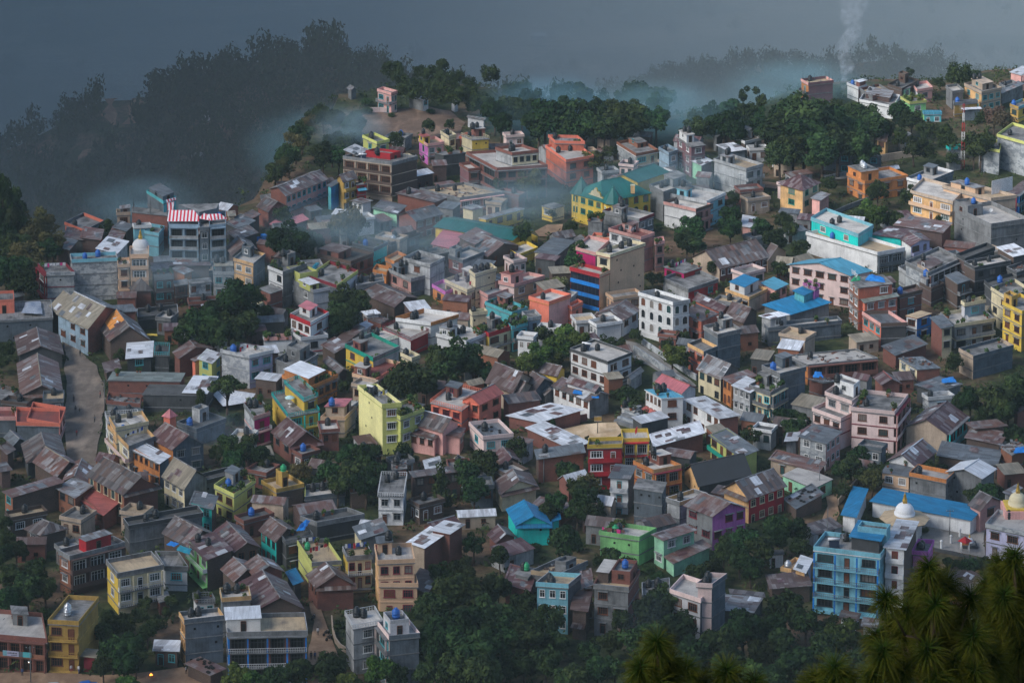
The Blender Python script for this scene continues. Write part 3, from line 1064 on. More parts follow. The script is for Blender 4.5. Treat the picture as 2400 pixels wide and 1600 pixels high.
f 170,160 370,235 575,110 1.9 lgr,lgr n,w2 P=gry R_=con ph=.45,.9,.3,.9,2.2,gry,open |pale grey house with concrete roof room beside lavender house
f 815,20 1075,148 1320,40 2.0 yel,lgr w2,n P=dgn,gry R_=con F_=mar E=dgn B=dgn |yellow house with green trim and maroon windows
f 880,290 1100,345 1340,190 1.45 tan,brk w1,n P=bei,cor R_=rdf pl id=gardenroof |tan house with a pink edged roof garden
+f 1325,100 1430,150 1510,120 2.1 crm,crm n,n P=crm R_=lcn t=kk
f 1150,1190 1115,1385 1360,1390 2.3 wht,wht n,w2 P=wht ra=wht R_=con B=lgr F_=lgr id=whitebalc |narrow white house with curved white balustrade above lower town
f 45,1270 185,1355 445,1300 1.45 och,brn o1,n P=och R_=tnf ph=.4,.62,.35,.75,2.6,och,open t=g tp id=ochtank |ochre house carrying a green tank on a tower
f 450,1325 445,1425 825,1378 1.0 slt,slt n,n P=lim,slt R_=lcn hb=.3 |slate walled terrace with lime back wall and potted shrubs
m 1530,1090 1560,1200 1720,1170 1.1 wht,gry n,n R_=tin rise=.3 jk |low white walled house with rubbish on tin roof
gl 1790,1090 1820,1135 1945,1105 0.9 brn n,n R_=tnt N=shed |little striped tin gable beside the tall tree
m 1400,1190 1440,1250 1900,1200 2.0 dbr,dbr n,w4 R_=drk rise=.2 |long dark brick house hidden behind town trees
gl 2180,1040 2270,1150 2420,1090 1.1 brn n,n R_=mrn |maroon gabled cottage right of the tall tree
gl 2180,1290 2245,1410 2597,1330 1.25 crm,crm n,n R_=rst rise=2.2 skirt |rust gabled house above the turquoise house
gl 2130,370 2360,480 2552,330 1.5 tan n,w1 R_=rst |brown gabled tan house touching the coral house
m 590,30 720,110 850,50 1.3 brn n,n R_=mix rise=.5 |rusty tin house left of the yellow green trimmed house
gl 610,180 760,300 855,270 1.0 dgr n,n R_=drk |dark gabled cottage behind the orange house
f 850,1340 870,1390 1020,1370 1.2 brn,brn n,n np R_=rst |rust roofed brick shed beside the white balustraded house
f 1240,1100 1245,1180 1390,1165 1.6 dgr,brk n,n np R_=con t=k jk |rubble roofed shed behind the white balustraded house
@C2
f 530,60 880,182 1108,95 2.45 wht,wht w4,w2 P=dgr,dgr PT=lgr R_=lcn par=.6 F_=wood E=dgr B=dgr so id=whitecurve |white three storey house with dark roof edge by lane
gl 355,405 710,552 915,490 1.35 wht,gry w5,n R_=drk rise=1.3 F_=wood id=whitelong |long low white house with dark roof and many doors
+gl 485,375 765,465 850,420 1.9 wht,gry n,n R_=mrn rise=1.0
m -80,690 250,745 665,640 0.95 brk,brk n,n R_=wtn rise=.4 id=bigtin |brick hall with broad white sheet roof beside the court
m 115,790 545,990 725,935 1.05 brk,brk o1,n R_=tin rise=.3 id=longtin |long brick house with sloping tin roof left of court
m 200,990 225,1085 680,1035 1.8 brn,brk n,o1 R_=slr rise=.4 t=k |brick house with patched tin roof left of yellow red house
f 705,880 690,950 1015,940 3.2 yel,red o1,b2 P=yel B=red BW=red R_=con F_=wht sr bd=.6 id=redyel |yellow house with broad red balcony bands by court
+f 1000,800 1015,890 1265,885 3.2 yel,yel n,v2 P=yel B=red R_=lcn F_=wht
f 1110,1090 1300,1178 1558,1128 1.9 org,org w2,v2 P=org,pch B=mar R_=lcn E=mar t=kk id=orgroof |orange house with maroon eaves and open terrace
m 880,1250 1085,1268 1150,1150 2.6 wht,brn b1,n R_=slr rise=.3 B=wht BW=mtl sr F_=tea |narrow white balcony house beside the orange terrace
gr 1560,1190 1710,1335 2210,1225 0.85 pch,dgr o2,n R_=blk RCAP=drk rise=3.2 |tan gabled house with a big plain black roof
m 1800,860 2095,1068 2275,1012 1.65 lim,lim b4,n R_=slr rise=.4 B=dgn BW=dgn sr F_=wood |lime house with green balconies under patched tin
m 1262,850 1300,970 1775,870 1.15 dgr,brk n,n R_=wtn rise=.8 |long shed roofed in white sheets right of court
f 1215,440 1370,522 1585,510 2.3 wht,wht w4,w1 P=wht,lgr np R_=ltb E=wht t=kk aw=rdt,l,3.1,1.2 F_=wood id=whitered nb |white house with maroon awning and two tanks
+gl 1300,375 1560,480 1712,430 1.7 wht,wht n,n R_=pkt rise=1.4 RCAP=rdt
m 1565,530 1900,712 2108,688 1.6 wht,brk w5,n R_=tin rise=.3 F_=wood id=whitetin |long white house with pale blue grey tin roof
f 1755,-148 1888,-66 2110,-118 3.1 slt,slt n,n P=gry R_=lcn t=kk id=slateter |slate walled house with pale roof terrace and two tanks
+f 1612,15 1760,92 1890,40 2.1 cor,slt w2,n P=pch,slt R_=con F_=wood
gl 1690,255 1920,352 2105,250 1.75 crm,gry w3,n R_=tng R2=slr rise=2.4 |cream row house with grey corrugated gable
m 1915,330 2010,388 2260,330 1.9 org,org w2,w2 R_=mix rise=.5 |slim orange row house with rusty roof
m 2010,400 2190,472 2330,400 2.3 lgr,gry w3,n R_=tin rise=.3 F_=wht |pale grey row house with light tin roof
f 2175,395 2375,465 2520,385 2.6 crm,gry b3,v2 P=gry R_=con pl B=crm sr |weathered cream house with planted yellow edged roof
gl 200,275 420,325 505,250 1.0 yel n,n R_=rst N=shed |small yellow shed with brown roof below the grove
gl 150,400 190,482 410,385 1.0 slt n,n R_=drk |dark blue grey cottage beside the small yellow shed
gr 1075,335 1095,355 1215,270 1.0 lgr n,n R_=slr rise=.6 N=shed |ribbed tin shed right of the white three storey house
gr 1920,1350 2175,1455 2532,1330 1.75 pch,red n,w4 R_=drk rise=2.8 F_=crm skirt |crimson house with brown gable and cream window frames
f 1112,1345 1385,1385 1425,1290 2.6 slt,slt o3,n np R_=con |blank blue grey block below the orange terrace
f 1410,1430 1540,1472 1800,1390 2.4 lgr,lgr n,n P=gry,pch R_=lcn PT=wht id=roofstuff |pale grey block with a tan roof terrace
gl 1570,1505 1840,1612 2180,1530 2.4 gry,lil w2,w3 R_=mix rise=2.0 F_=mar id=purple |purple fronted house with rust patched roof
gl -60,430 60,500 200,400 1.3 tan n,n R_=rst |tan house with maroon rust roof at grove edge
gl 250,440 300,500 370,450 0.7 gry n,n R_=tng N=shed |tiny grey shed left of the long white house
f 1085,590 1120,650 1185,590 0.7 wht,wht n,n np R_=lcn t=kk N=tank_base |low white tank base beside the court steps
@D2
f 160,125 365,212 1015,150 1.6 org,brk n,v4 P=gry B=brk R_=lcn t=k jk par=.4 id=tanflat |brick block with a wide sandy flat roof
f -60,215 110,292 355,230 3.5 mgy,slt w2,n P=gry,slt R_=lcn t=b |tall blank slate wall house with small blue tank
f 365,340 500,382 640,372 1.3 brk,brk n,n np R_=con jk id=tarpbrick |brick shed with blue tarpaulin among roofs
f 760,600 1165,642 1290,480 3.2 ppk,rse w2,v3 P=ppk R_=con B=mar BW=ppk F_=wood sr pl id=pinkbrown |large pale pink house with maroon stripes and terraces
+f 402,605 670,702 870,610 2.4 ppk,ppk w3,n P=ppk R_=con B=mar F_=wood
+f 520,458 770,545 900,450 3.4 ppk,rse w2,n P=ppk R_=con B=mar ph=.5,.95,.2,.9,2.2,wht,open t=kk nb
gl 960,325 1040,402 1235,390 2.6 brk n,n R_=mrn RCAP=rdt |maroon hipped roof house behind the large pink house
f 1195,150 1365,257 1590,242 1.5 crm,brk w2,n np R_=slr F_=lgr jk |cream house with rubble strewn slate roof
m 1035,40 1170,132 1475,30 1.2 brk,brk n,n R_=slr rise=.2 jk |red brick house with cluttered grey green roof
f 1750,60 1885,132 2260,30 1.9 tan,slt n,n P=tan,slt R_=con |slate walled house with tan terrace at far right
f 1410,470 1470,512 1720,490 1.35 mtl,wht n,w1 P=wht R_=con S=sbl t=k |small white house with stained parapet near right edge
m 1340,395 1560,470 1795,400 1.3 dgr,gry n,n R_=slr rise=.3 id=tarpgrey |grey sheet roof partly under blue tarpaulin
gr 1245,790 1655,862 1850,690 1.5 tan,tea n,v3 R_=mrn R2=mrn RCAP=mrn rise=2.8 CC=trq id=browngable |big brown gabled house with turquoise posts
m 1800,880 2140,950 2215,850 1.2 brn,lgr n,w1 R_=mix rise=.4 |rusty many sheeted house right of the turquoise posts
m 1800,740 1900,805 2205,790 1.5 brn,brn n,n R_=mix rise=.4 |rust and grey sheeted house behind the many sheeted one
m 1545,1045 2110,1140 2155,1020 1.0 brn,lgr n,n R_=slr rise=.5 |long shed of ribbed tin in front of white gable
gr 1085,1095 1365,1160 1560,1010 1.7 wht,brn o1,n R_=mrn R2=mrn RCAP=wtn rise=2.2 id=whitegable |white gabled house with maroon roof and pale ridge
+f 1040,1200 1300,1242 1360,1150 1.6 bei,bei w2,n np R_=slr
f 1295,1200 1640,1268 1720,1190 2.0 gry,gry o2,o1 P=org,gry PT=org R_=lcn id=greylong |long raw grey house with orange lined terrace
+gr 1628,1195 1970,1262 2108,1168 1.95 gry,gry o2,n R_=wtn RCAP=wtn rise=1.4
m 270,870 540,942 690,840 2.1 mgy,pnk w2,w3 R_=slr rise=.4 F_=wht |weathered grey house with pinkish side and tin roof
m 145,918 275,908 300,830 1.8 gry,gry n,n R_=tin rise=.1 |blank grey annex left of the weathered grey house
gl 250,840 400,882 680,800 1.6 brn n,n R_=mrn rise=1 |low maroon roofs behind the weathered grey house
m 0,1080 470,1200 545,1135 1.05 tan,brk w2,n R_=mix rise=.7 |row of tan brick shops with broken rust roof
f 125,1225 420,1350 600,1262 1.0 mnt,mnt w2,w1 np R_=lcn nb F_=wood |mint green bungalow with stained concrete roof
m 150,1440 255,1540 520,1430 0.8 brn,brn n,n R_=slr N=shed id=tyres2 |shed with many tyres on its roof beside temple
m 930,1465 1870,1645 1990,1560 1.1 wht,wht n,n R_=tnb rise=1.0 N=temple_hall |long blue roofed temple hall around the stupa yard
+m 780,1325 665,1590 800,1640 1.1 wht,wht n,n R_=tnb rise=.4
gl 1830,1500 1950,1560 2170,1470 1.6 pnk n,w1 R_=drk |pink cottage with dark roof left of lavender house
f 2210,960 2240,1045 2400,980 1.6 obr,obr n,n np R_=con jk id=tarpbrick2 |orange brick house with blue and white sheeting
m 2170,1390 2215,1415 2345,1350 1.1 wht,wht n,n R_=tng rise=.2 N=shed |small white shed with grey roof beside right stupa
m 2280,620 2290,660 2450,600 1.3 brk,brk n,n R_=mrn |maroon brick house at right edge among trees
m 1960,500 2000,525 2140,450 0.7 brn,brn n,n R_=mix N=shed |rusty shed roof peeping from right hand trees
@A1
f 345,850 425,935 690,928 2.8 red,mgy v1,o1 P=mar,mgy R_=con BW=mar B=mar sr F_=wht id=mottled |big mottled grey block with red balconied end
+f 640,760 655,818 1085,800 3.6 mgy,mgy n,n P=mgy,sky R_=con t=bb
f 1190,690 1190,768 1370,765 4.2 bei,bei n,v1 P=bei B=bei BW=bei R_=lcn sr nt id=stupahouse bd=.5 |beige tower house carrying a white dome
+f 1075,800 1080,862 1195,855 3.4 bei,bei n,w1 P=bei B=bei R_=lcn
f 1545,400 1550,490 1830,495 4.0 sbl,sbl n,v2 F_=iron nt P=sbl R_=con B=sbl BW=lgr sr bd=.7 id=striped |blue grey hotel with red and white striped awning
+f 1835,420 1830,520 1925,515 3.9 slt,slt n,w1 P=slt R_=con B=sbl nb
+f 1920,380 1920,500 2078,485 4.0 sbl,sbl n,v1 F_=iron P=sbl R_=con B=sbl BW=lgr sr bd=.7 t=kb
f 1065,350 1070,385 1200,380 2.6 gry,tan n,w1 P=tan R_=con ph=.3,.95,.1,.9,1.8,gry,tng |grey tan block behind the white dome
f 1200,330 1205,380 1545,415 3.0 brk,brk n,n np R_=con stub |unplastered brick block left of the striped awning
f 1345,180 1500,280 1555,230 4.1 slt,tea n,n P=tea R_=con ph=.1,.9,.1,.9,1.8,slt,slr |blue grey rooftop house on the skyline behind striped awning
f 1215,485 1230,505 1395,495 2.6 sky,sky n,n P=wht R_=lcn t=k |pale blue house with white roof behind the dome
+f 1320,550 1460,575 1512,505 2.2 sky,sky n,n P=sky R_=con
f 590,470 780,545 900,450 1.7 cor,slt w2,n P=cor,slt R_=con t=k |ruined pink house with slate side wall near grove
m 960,660 1100,685 1180,560 1.6 brn,brn n,n R_=mix |rusty roof above the mottled grey block
m 1030,520 1160,560 1205,510 2.0 brn,brn n,n R_=slr |patched roofed house left of the pale blue house
m 620,600 770,640 800,560 1.3 dgr,dbr n,n R_=drk |dark hut roof above the left edge trees
m 920,700 1080,762 1190,660 2.1 lgr,lgr n,n R_=wtn rise=.4 |white tin roofed house above mottled block
m 800,590 930,640 960,560 1.5 dbr,red n,n R_=mix |dark red hut among rusty roofs
m 560,680 640,730 720,660 1.4 dbr,dbr n,n R_=slr |shabby roof at the edge of the left grove
gl 440,1255 560,1340 850,1235 1.6 brn n,n R_=tnt rise=3 |tan sheet gabled house nearest mottled grey block
gl 615,1295 805,1460 1145,1290 2.2 sbl,brk w3,n R_=tnt R2=slr rise=3.4 RCAP=tin |large tan grey gabled house with blue side wall
+m 940,1240 985,1308 1265,1302 1.8 brk,brk n,n R_=slr rise=.3
gl 880,1400 1000,1570 1390,1562 1.6 brn n,n R_=drk rise=3.6 id=orangepatch |dark gabled house with a bright orange roof patch
f -60,1210 -50,1378 490,1348 1.8 slt,slt n,o2 P=gry R_=con par=.4 ph=.0,.35,.45,.95,2.8,cor,open nb id=sheetroof |slate walled house with a salmon roof room at left edge
gl 1170,1080 1220,1108 1415,1102 1.5 brk n,n R_=drk rise=3 hip=.2 |old brick house with tall dark thatch like roof
f 1410,950 1420,1005 1600,990 2.3 dbr,dbr n,b2 np R_=dkf B=gry |dark brick balcony house in the shadowed centre left
m 1380,880 1400,932 1560,905 2.2 brn,brn n,n R_=mrn rise=.3 |maroon sheeted lean to under long brown roof
m 1560,900 1690,952 1785,925 2.1 org,org n,n R_=tng |house with orange wall scraps below the long brown roof
m 1380,840 1390,872 1940,880 2.2 brn,brn n,n R_=rst rise=.3 |long brown roof at the foot of the striped hotel
f 1590,1010 1600,1060 1730,1040 1.8 obr,dbr n,w1 np R_=con |brown brick house left of weathered grey house
f 1725,1000 1740,1042 1950,1020 2.4 mgy,mgy n,w3 np R_=con F_=wood |weathered grey three window house above the town tree
f 1950,870 1958,925 2150,930 2.5 lgr,lgr n,w2 P=lgr R_=con ph=.1,.95,.2,.9,2,gry,tnt |pale grey house with canopy left of peach house
f 2160,795 2328,852 2440,760 2.3 pch,slt w2,n P=pch,slt R_=lcn F_=wht |peach house with white framed windows
f 1255,1265 1262,1342 1640,1300 1.1 dbr,dgr n,n P=dgr R_=dkf |dark low terrace behind the orange roof patch
m 2060,480 2200,545 2352,480 1.4 dgr n,n R_=slr jk |grey cluttered roof right of striped hotel
m 2080,560 2180,640 2380,590 1.3 dgr n,n R_=drk jk |dark cluttered roof below the grey cluttered one
gl 2080,700 2130,785 2370,725 1.6 brn n,n R_=rst |brown sheet gable above the peach house
m 2080,370 2090,420 2170,420 1.8 tan,tan n,n R_=tnt |tan hut behind striped awning right end
m 2200,420 2260,470 2400,420 1.4 brn,brn n,n R_=drk |dark roofed house beside the long pink terrace
@B1
gr 115,165 275,238 670,78 2.3 brk,pnk n,w8 R_=drk rise=1.6 F_=tea aw=slr,r,3.0,1.2 |long pink terrace with a row of blue windows
m 670,130 690,152 800,100 2.2 tea,blu n,n R_=slr rise=.3 |narrow blue house at the end of pink terrace
gr 790,60 800,112 935,70 2.6 och,och n,b2 R_=drk RC=och B=och |ochre balconied house left of concrete frame
f 900,110 925,132 1020,120 2.1 red,red n,w1 np R_=con aw=ltb,r,5.2,1 |small red house with cyan awning below concrete frame
f 35,225 50,292 115,232 1.1 brk,brk n,n np R_=con |tiny brick cube left of the pink terrace
gl 0,330 110,385 285,322 1.5 brk n,n R_=drk |brick gabled house in front of pink terrace
m 300,450 320,505 490,455 1.1 brn,brn n,n R_=pkt rise=.3 |low house with salmon red sheet roof
m 120,490 200,518 250,485 1.1 brn,brn n,n R_=pkt rise=.2 N=shed |salmon roofed shed left of olive tree
m 1275,205 1640,292 1780,262 1.5 brk,brk n,n R_=drk rise=.7 t=k |long brown roof below the concrete frame
gr 1290,410 1470,467 1728,400 1.6 brk,brk n,w3 R_=slr rise=1.8 |brick house with red pediment and grey slate roof
m 1060,345 1300,402 1390,335 1.2 mnt,brk n,n R_=slr rise=.5 |grey sheet wing beside brick pediment house
m 860,275 980,302 1080,280 1.0 wht,wht w2,n R_=tng rise=.2 N=hut |white hut with grey roof and hanging washing
f 1500,160 1870,248 2300,198 1.6 gry,rse n,v4 P=gry R_=tnf B=pnk jk t=kk |concrete terrace on shops with rusty stair wedge
f 2040,430 2112,445 2467,348 1.15 yel,yel n,w4 np R_=tng E=wht |low yellow school block with white eaves
+m 1875,335 1990,365 2110,342 1.7 crm,crm n,n R_=tng rise=.3
gl 1625,515 2360,642 2555,548 1.25 yel n,w1 R_=grt RCAP=grt rise=1.2 K=hall N=school_hall |yellow hall under a wide plain green roof
m 1605,672 1805,722 1925,592 1.0 rse,rse w2,n R_=pkt rise=.3 |house with plain rose pink sheet roof
gl 1890,690 2130,792 2432,690 1.1 brn,brn n,w2 R_=mix rise=2.2 |rust patched gabled house below green hall
f 880,660 1080,712 1212,650 1.6 dgr,trq n,n P=dgr,slt R_=dkf id=shrine t=b |dark roofed house with turquoise wall and tiny white shrine
f 1220,640 1240,662 1510,560 1.4 brn,brn n,w2 P=brn R_=con t=s |brown terrace with washing behind the tiny shrine
f 560,760 870,832 1085,750 1.7 brn,brk n,a3 P=brn R_=dkf ph=.05,.6,.4,.95,2.2,brk,rst |curved brick house with ruined brown roof rooms
f 105,872 245,928 470,850 3.2 wht,gry w2,n P=wht,gry R_=con t=kkk pl F_=iron |slim white fronted house with three tanks
f 20,1080 130,1130 250,1090 1.9 brk,brk b1,n np R_=con |brick lower house in front of slim white one
f 245,960 525,1095 730,1060 2.2 gry,pgy w2,n P=gry,pgy R_=con ph=.1,.9,.5,.95,2.4,lim,open;.0,.4,.1,.45,1.8,lim,wtn F_=wht id=greengrey |grey house with lime green roof rooms and blue tarpaulin
f 700,925 740,1050 940,912 2.6 slt,pgy n,n P=mar,lim R_=con t=k |blank grey block with lime and maroon parapet
f 905,985 920,1052 1180,1010 1.9 pgy,gry n,n P=gry R_=con |low pale grey house right of lime parapet
f 1215,900 1422,992 1578,952 1.6 rse,slt w2,n P=lgr R_=con id=arch |rose brick house with pale arched roof room
+f 1350,795 1600,860 1740,790 2.7 lgr,lgr w1,n P=lgr R_=con t=kk
f 1220,790 1270,832 1385,770 1.9 org,org n,n P=org R_=tnf |small bright orange parapet house
f 1100,895 1200,932 1235,880 1.5 org,org n,n P=org R_=tnf |low orange house touching the rose brick house
gl 950,1120 1270,1258 1500,1168 1.2 brn n,n R_=rst rise=1.6 |long rusty house above the mango like tree
f 1730,995 1940,1092 2225,990 1.75 crm,crm b3,w2 P=crm R_=lcn B=crm RC=crm F_=wood rr id=creamter |cream house with long balcony and laundry line
+f 1955,905 2012,950 2215,890 2.9 crm,crm n,o2 P=crm R_=lcn t=kkk
f 1615,1040 1740,1112 1800,1060 1.2 org,org w1,n P=lil R_=con |orange house left of the cream balcony house
f 1990,1060 2130,1142 2380,1060 1.4 pnk,ppk n,w1 P=pnk R_=mgy |pinkish house with mossy roof terrace
f 310,1312 500,1392 672,1295 2.7 wht,wht w3,w1 P=red,wht R_=con E=red B=red F_=wood ph=.4,.8,.4,.9,2,wht,pkt id=whitered2 |white house with red trimmed parapets and stairs
+f 285,1450 410,1532 665,1500 1.6 wht,wht n,w1 P=wht R_=con B=red
f 60,1505 72,1532 330,1520 1.5 wht,wht n,n P=wht,pnk R_=con pl |low white house with planted roof left of red trims
m 960,1290 1010,1328 1150,1320 1.6 pgy,pgy n,n R_=wtn rise=.3 N=shed |shed with bright white sheet roof right of tree
f 980,1340 1150,1402 1225,1360 1.3 brk,brk n,n np R_=rst stub |unfinished brick walls with concrete columns
f 1280,1350 1605,1395 1950,1372 2.1 wht,wht n,n P=wht,org R_=lcn t=kk hb=.3 |broad white house with orange backed terrace
f 1160,1420 1420,1532 1590,1452 1.6 wht,red n,n ra=mar R_=lcn E=red t=k |crimson edged terrace with maroon railing
f 970,1495 1090,1570 1320,1500 1.4 mnt,wht n,n P=mnt ra=mnt R_=lcn t=kk |mint railed roof terrace
m 770,1530 830,1580 1010,1470 1.1 brn,brn n,n R_=rst |rusty tin house left of the mint terrace
f 1650,1490 1930,1562 2130,1482 1.9 wht,wht n,w2 P=wht R_=lcn t=kkk pl |white house with grey canopies and three tanks
+f 1960,1278 1985,1302 2130,1285 2.9 crm,crm n,o2 P=crm R_=lcn t=k
f 2100,1200 2352,1300 2500,1250 2.0 tea,tea n,w2 P=tea R_=con pl |teal house with roof full of plants
f 2010,1430 2140,1492 2352,1425 2.0 yel,crm n,b2 P=red,red R_=con E=red RC=gry F_=iron rr pl |yellow house with red gabled eaves
f 2290,1370 2352,1432 2500,1390 2.1 tea,tea n,b2 P=tea R_=con RC=gry F_=iron rr t=kk pl |teal balconied house right of the red eaves
f 2440,1290 2500,1350 2625,1330 2.2 sbl,sbl n,b1 P=lgr R_=con RC=lgr rr |blue grey house with small gables above grove
m 1900,600 2010,680 2180,600 1.6 brn,brn n,n R_=mix rise=.4 |rust sheets between green hall and rose roof
f 1760,770 1900,820 2100,740 1.5 brk,lgr w1,n P=slt R_=lcn |grey railed terrace below the rose pink roof
m 900,1440 960,1480 1080,1420 1.2 pgy,pgy n,n R_=tin rise=.2 N=shed |small pale tin shed left of crimson terrace
@C1
gr 530,205 830,290 1290,205 2.5 yel,yel w4,a5 R_=grt RCAP=grt hip=.4 rise=4 F_=dgn ov=.35 N=mansion K=mansion id=palace |yellow mansion with green roofs and turrets
gr 870,85 1160,110 1450,10 2.5 yel,yel n,n R_=grt RCAP=grt rise=2 |long green ridged roof behind the yellow mansion
f 265,322 370,352 490,320 1.25 yel,crm w1,n np R_=con |small cream yellow hut left of yellow mansion
f 830,362 1170,442 1310,390 2.2 gry,slt n,w2 P=gry,mar R_=lcn t=kk |grey house with bluish roof in front of mansion
f 690,462 830,475 850,440 1.7 gry,gry n,n np R_=con pl |grey retaining block with shrubs on top
f 885,527 1185,607 1312,565 3.3 wht,rse w3,n P=rse,pnk R_=rdf t=kkk id=whiterose |white and rose house with red terrace behind beige block
+f 670,682 770,752 890,640 2.2 mag,rse n,n P=pnk R_=lcn
+f 1300,615 1312,655 1402,640 2.7 rse,rse n,w1 P=pnk R_=lcn
f 770,742 902,772 1228,662 4.5 crm,bei w1,o2 P=crm R_=lcn t=kkk E=mar nb F_=iron id=beigeblock |tall beige block with blank side and glass front
+f 527,882 805,952 905,912 3.2 red,bei g1,n P=red,bei R_=lcn B=blu nb E=red
f 1260,125 1390,192 1650,110 2.9 gry,gry n,n P=gry R_=lcn ph=.5,.95,.3,.95,2.4,gry,con t=kk |grey house with concrete roof room right of mansion
f 1400,200 1790,277 1965,197 2.5 lgr,sky n,w2 P=lgr,wht R_=lcn F_=iron id=skywing |pale grey terrace with sky blue gabled wing
+f 1390,282 1690,352 1835,302 2.3 wht,rse n,b2 P=rse,brn R_=lcn t=k RC=wood
gr 1635,795 1905,905 2380,795 1.3 tan,brk n,w7 R_=drk rise=3.4 F_=wht RCAP=rst |long old hall with dark roof and white windows
f 1390,882 1580,942 1752,885 1.4 mag,red w2,w2 np R_=con t=k id=crimson |crimson house under a flat grey roof
+f 1380,975 1620,1085 1900,990 1.2 lgr,red n,w2 P=gry R_=con
f 1155,1112 1480,1208 1640,1180 3.6 wht,wht a4,a2 P=wht,lgr R_=slr B=wht F_=wht E=lgr id=ornate |white ornate house with rows of arches
gr 760,1312 1020,1382 1182,1282 1.35 wht,wht w2,w2 R_=rst rise=1.8 skirt=.9 F_=wood |little white house with white pediment and brown roof
f 150,1150 340,1202 545,1130 2.6 cor,pnk n,n P=cor,cor R_=lcn t=k E=org nb |plain salmon block with flat terrace roof
+f 515,1225 550,1252 655,1200 1.7 cor,cor n,b1 P=cor R_=lcn
f -130,1010 20,1042 305,960 1.9 ppk,bei n,w2 P=pnk R_=lcn ph=.05,.45,.3,.9,2.8,pnk,rdf t=k tp |pink beige house with rose roof turret
f 200,745 420,777 590,640 1.3 crm,gry o3,n np R_=slr |old cream house with sagging slate roof
gl 1655,1185 1928,1307 2010,1250 1.5 sal n,n R_=mrn rise=1 |salmon house with faded maroon roof
f 1530,1290 1740,1382 1900,1310 1.75 sal,sal w2,n np R_=rst F_=wood |red salmon house with brown flat roof
f 1955,1082 2180,1162 2352,1080 1.4 pch,tan w3,n P=pch R_=con t=k ph=.2,.95,.35,.95,2.3,wht,tnb id=tanblue |tan terrace house with bright blue roofed room
m 2280,1030 2420,1098 2545,1050 1.5 pnk,pnk n,w2 R_=ltb rise=.3 |low pink house with light blue sheet roof
gl 1970,1330 2130,1402 2270,1300 1.3 brn n,n R_=rst |rusty gabled house left of the blue temple roof
m 2120,500 2240,532 2255,450 1.0 rse n,n R_=tin N=shed |pale roofed shed behind tall dark tree
f -10,700 60,770 240,700 1.0 yel,yel n,n R_=lcn P=yel |low yellow walled yard at end of green hall
f 590,620 640,650 700,610 1.0 gry,gry n,n np R_=con N=shed |concrete shed among shrubs left of white rose house
@D1
h 90,122 325,187 492,110 2.4 pch,crm w1,w2 R_=mrn rise=2.6 F_=dgn ov=.6 B=pch |three storey cream house with hipped maroon roof
+m 385,250 480,277 578,220 1.7 pnk,rse n,n R_=tng rise=.2
f 720,20 890,98 1290,38 1.9 org,org w2,w3 P=org R_=con F_=wood ph=.02,.42,.25,.95,2.8,org,con t=sss tp |bright orange villa with turret and steel tanks
f 1270,60 1450,107 1710,0 1.7 wht,slt n,n P=wht,slt R_=lcn |white ornate parapet house right of orange villa
f 1305,177 1700,282 1800,160 2.4 pch,tan b3,n P=tan R_=lcn BW=bei F_=wht sr B=tan id=bigtan |big tan two level house with white window grilles
+f 1600,130 2050,252 2290,222 2.7 bei,tan n,n P=tan R_=tnf ph=.15,.5,.4,.9,2,bei,tng t=b
f 1705,327 2050,487 2400,435 3.0 gry,gry o2,o1 P=gry,gry PT=lgr R_=lcn ph=.0,.4,.62,.98,2.4,gry,open par=1.2 id=rawgrey |raw grey concrete block with square stair tower
f 345,560 1005,748 1262,702 1.9 wht,slt n,v2 P=wht,wht R_=tnf F_=wht B=slt BW=slt nb id=turqwhite |long white wall house with turquoise upper storey
+f 392,425 830,582 960,492 2.85 trq,tea w2,n P=sky R_=lcn t=kk E=sky F_=wht nb
gl 1222,625 1310,697 1505,640 1.8 wht,lav n,b2 R_=mrn rise=1 RC=lav |lavender house with maroon roof right of turquoise storey
+m 935,585 1225,625 1400,562 1.9 trq,trq n,n R_=mrn rise=.4
m 1145,500 1610,572 1700,492 1.8 dbr,brk n,n R_=mix rise=.5 |long crimson brick house with rust patched roof
gr 168,862 760,967 985,927 2.75 ppk,ppk w5,n R_=ltb RCAP=ltb rise=2 F_=wood id=palepink |pale pink house with light blue low gable roof
m -60,1230 200,1327 590,1272 1.3 gry,gry n,n R_=tnb rise=1.8 N=temple K=temple id=bluetemple |blue tiered temple roof below pale pink house
+m 220,1100 330,1147 470,1105 2.4 tea,tea n,n R_=tnb rise=.5
+f 318,1028 430,1072 478,1040 2.9 lil,lil w1,n P=lil R_=lcn ra=lil
f -40,1400 0,1442 682,1372 1.5 slt,slt n,n P=slt R_=lcn t=k |long slate terrace below the blue temple roof
+m -90,1330 20,1362 205,1335 2.1 lgr,lgr n,w1 R_=wtn rise=.4
f 740,990 830,1077 1150,1037 3.6 obr,sal w2,w2 np R_=con F_=wht id=sign |narrow red brick house with white windows and painted lettering
+m 850,1180 880,1217 1210,1167 2.6 sal,sal n,w3 R_=gtn rise=.4
+f 862,1290 1035,1402 1285,1392 2.0 cor,dgr w3,n P=pnk,brn R_=slr F_=tea
f 1150,1090 1210,1142 1422,1090 2.6 brn,brk n,w1 P=brn R_=mix |brown brick terrace right of red salmon house
f 1260,1330 1370,1357 1512,1310 1.7 wht,blu w1,w1 np R_=tnf E=obr |white and blue house below brown brick terrace
f 1310,822 1470,935 1780,800 2.6 mgy,brk n,v1 P=gry R_=con ph=.1,.5,.1,.6,1.2,tan,rst |weathered grey house with small tin gable on roof
f 1195,880 1310,952 1355,900 1.5 lgr,lgr n,n P=lgr R_=lcn |pale low terrace left of weathered grey house
f 1800,830 1900,885 2235,822 3.1 brn,dgr n,w3 P=dgr R_=lcn t=kk F_=iron |soot dark house with washing and two tanks
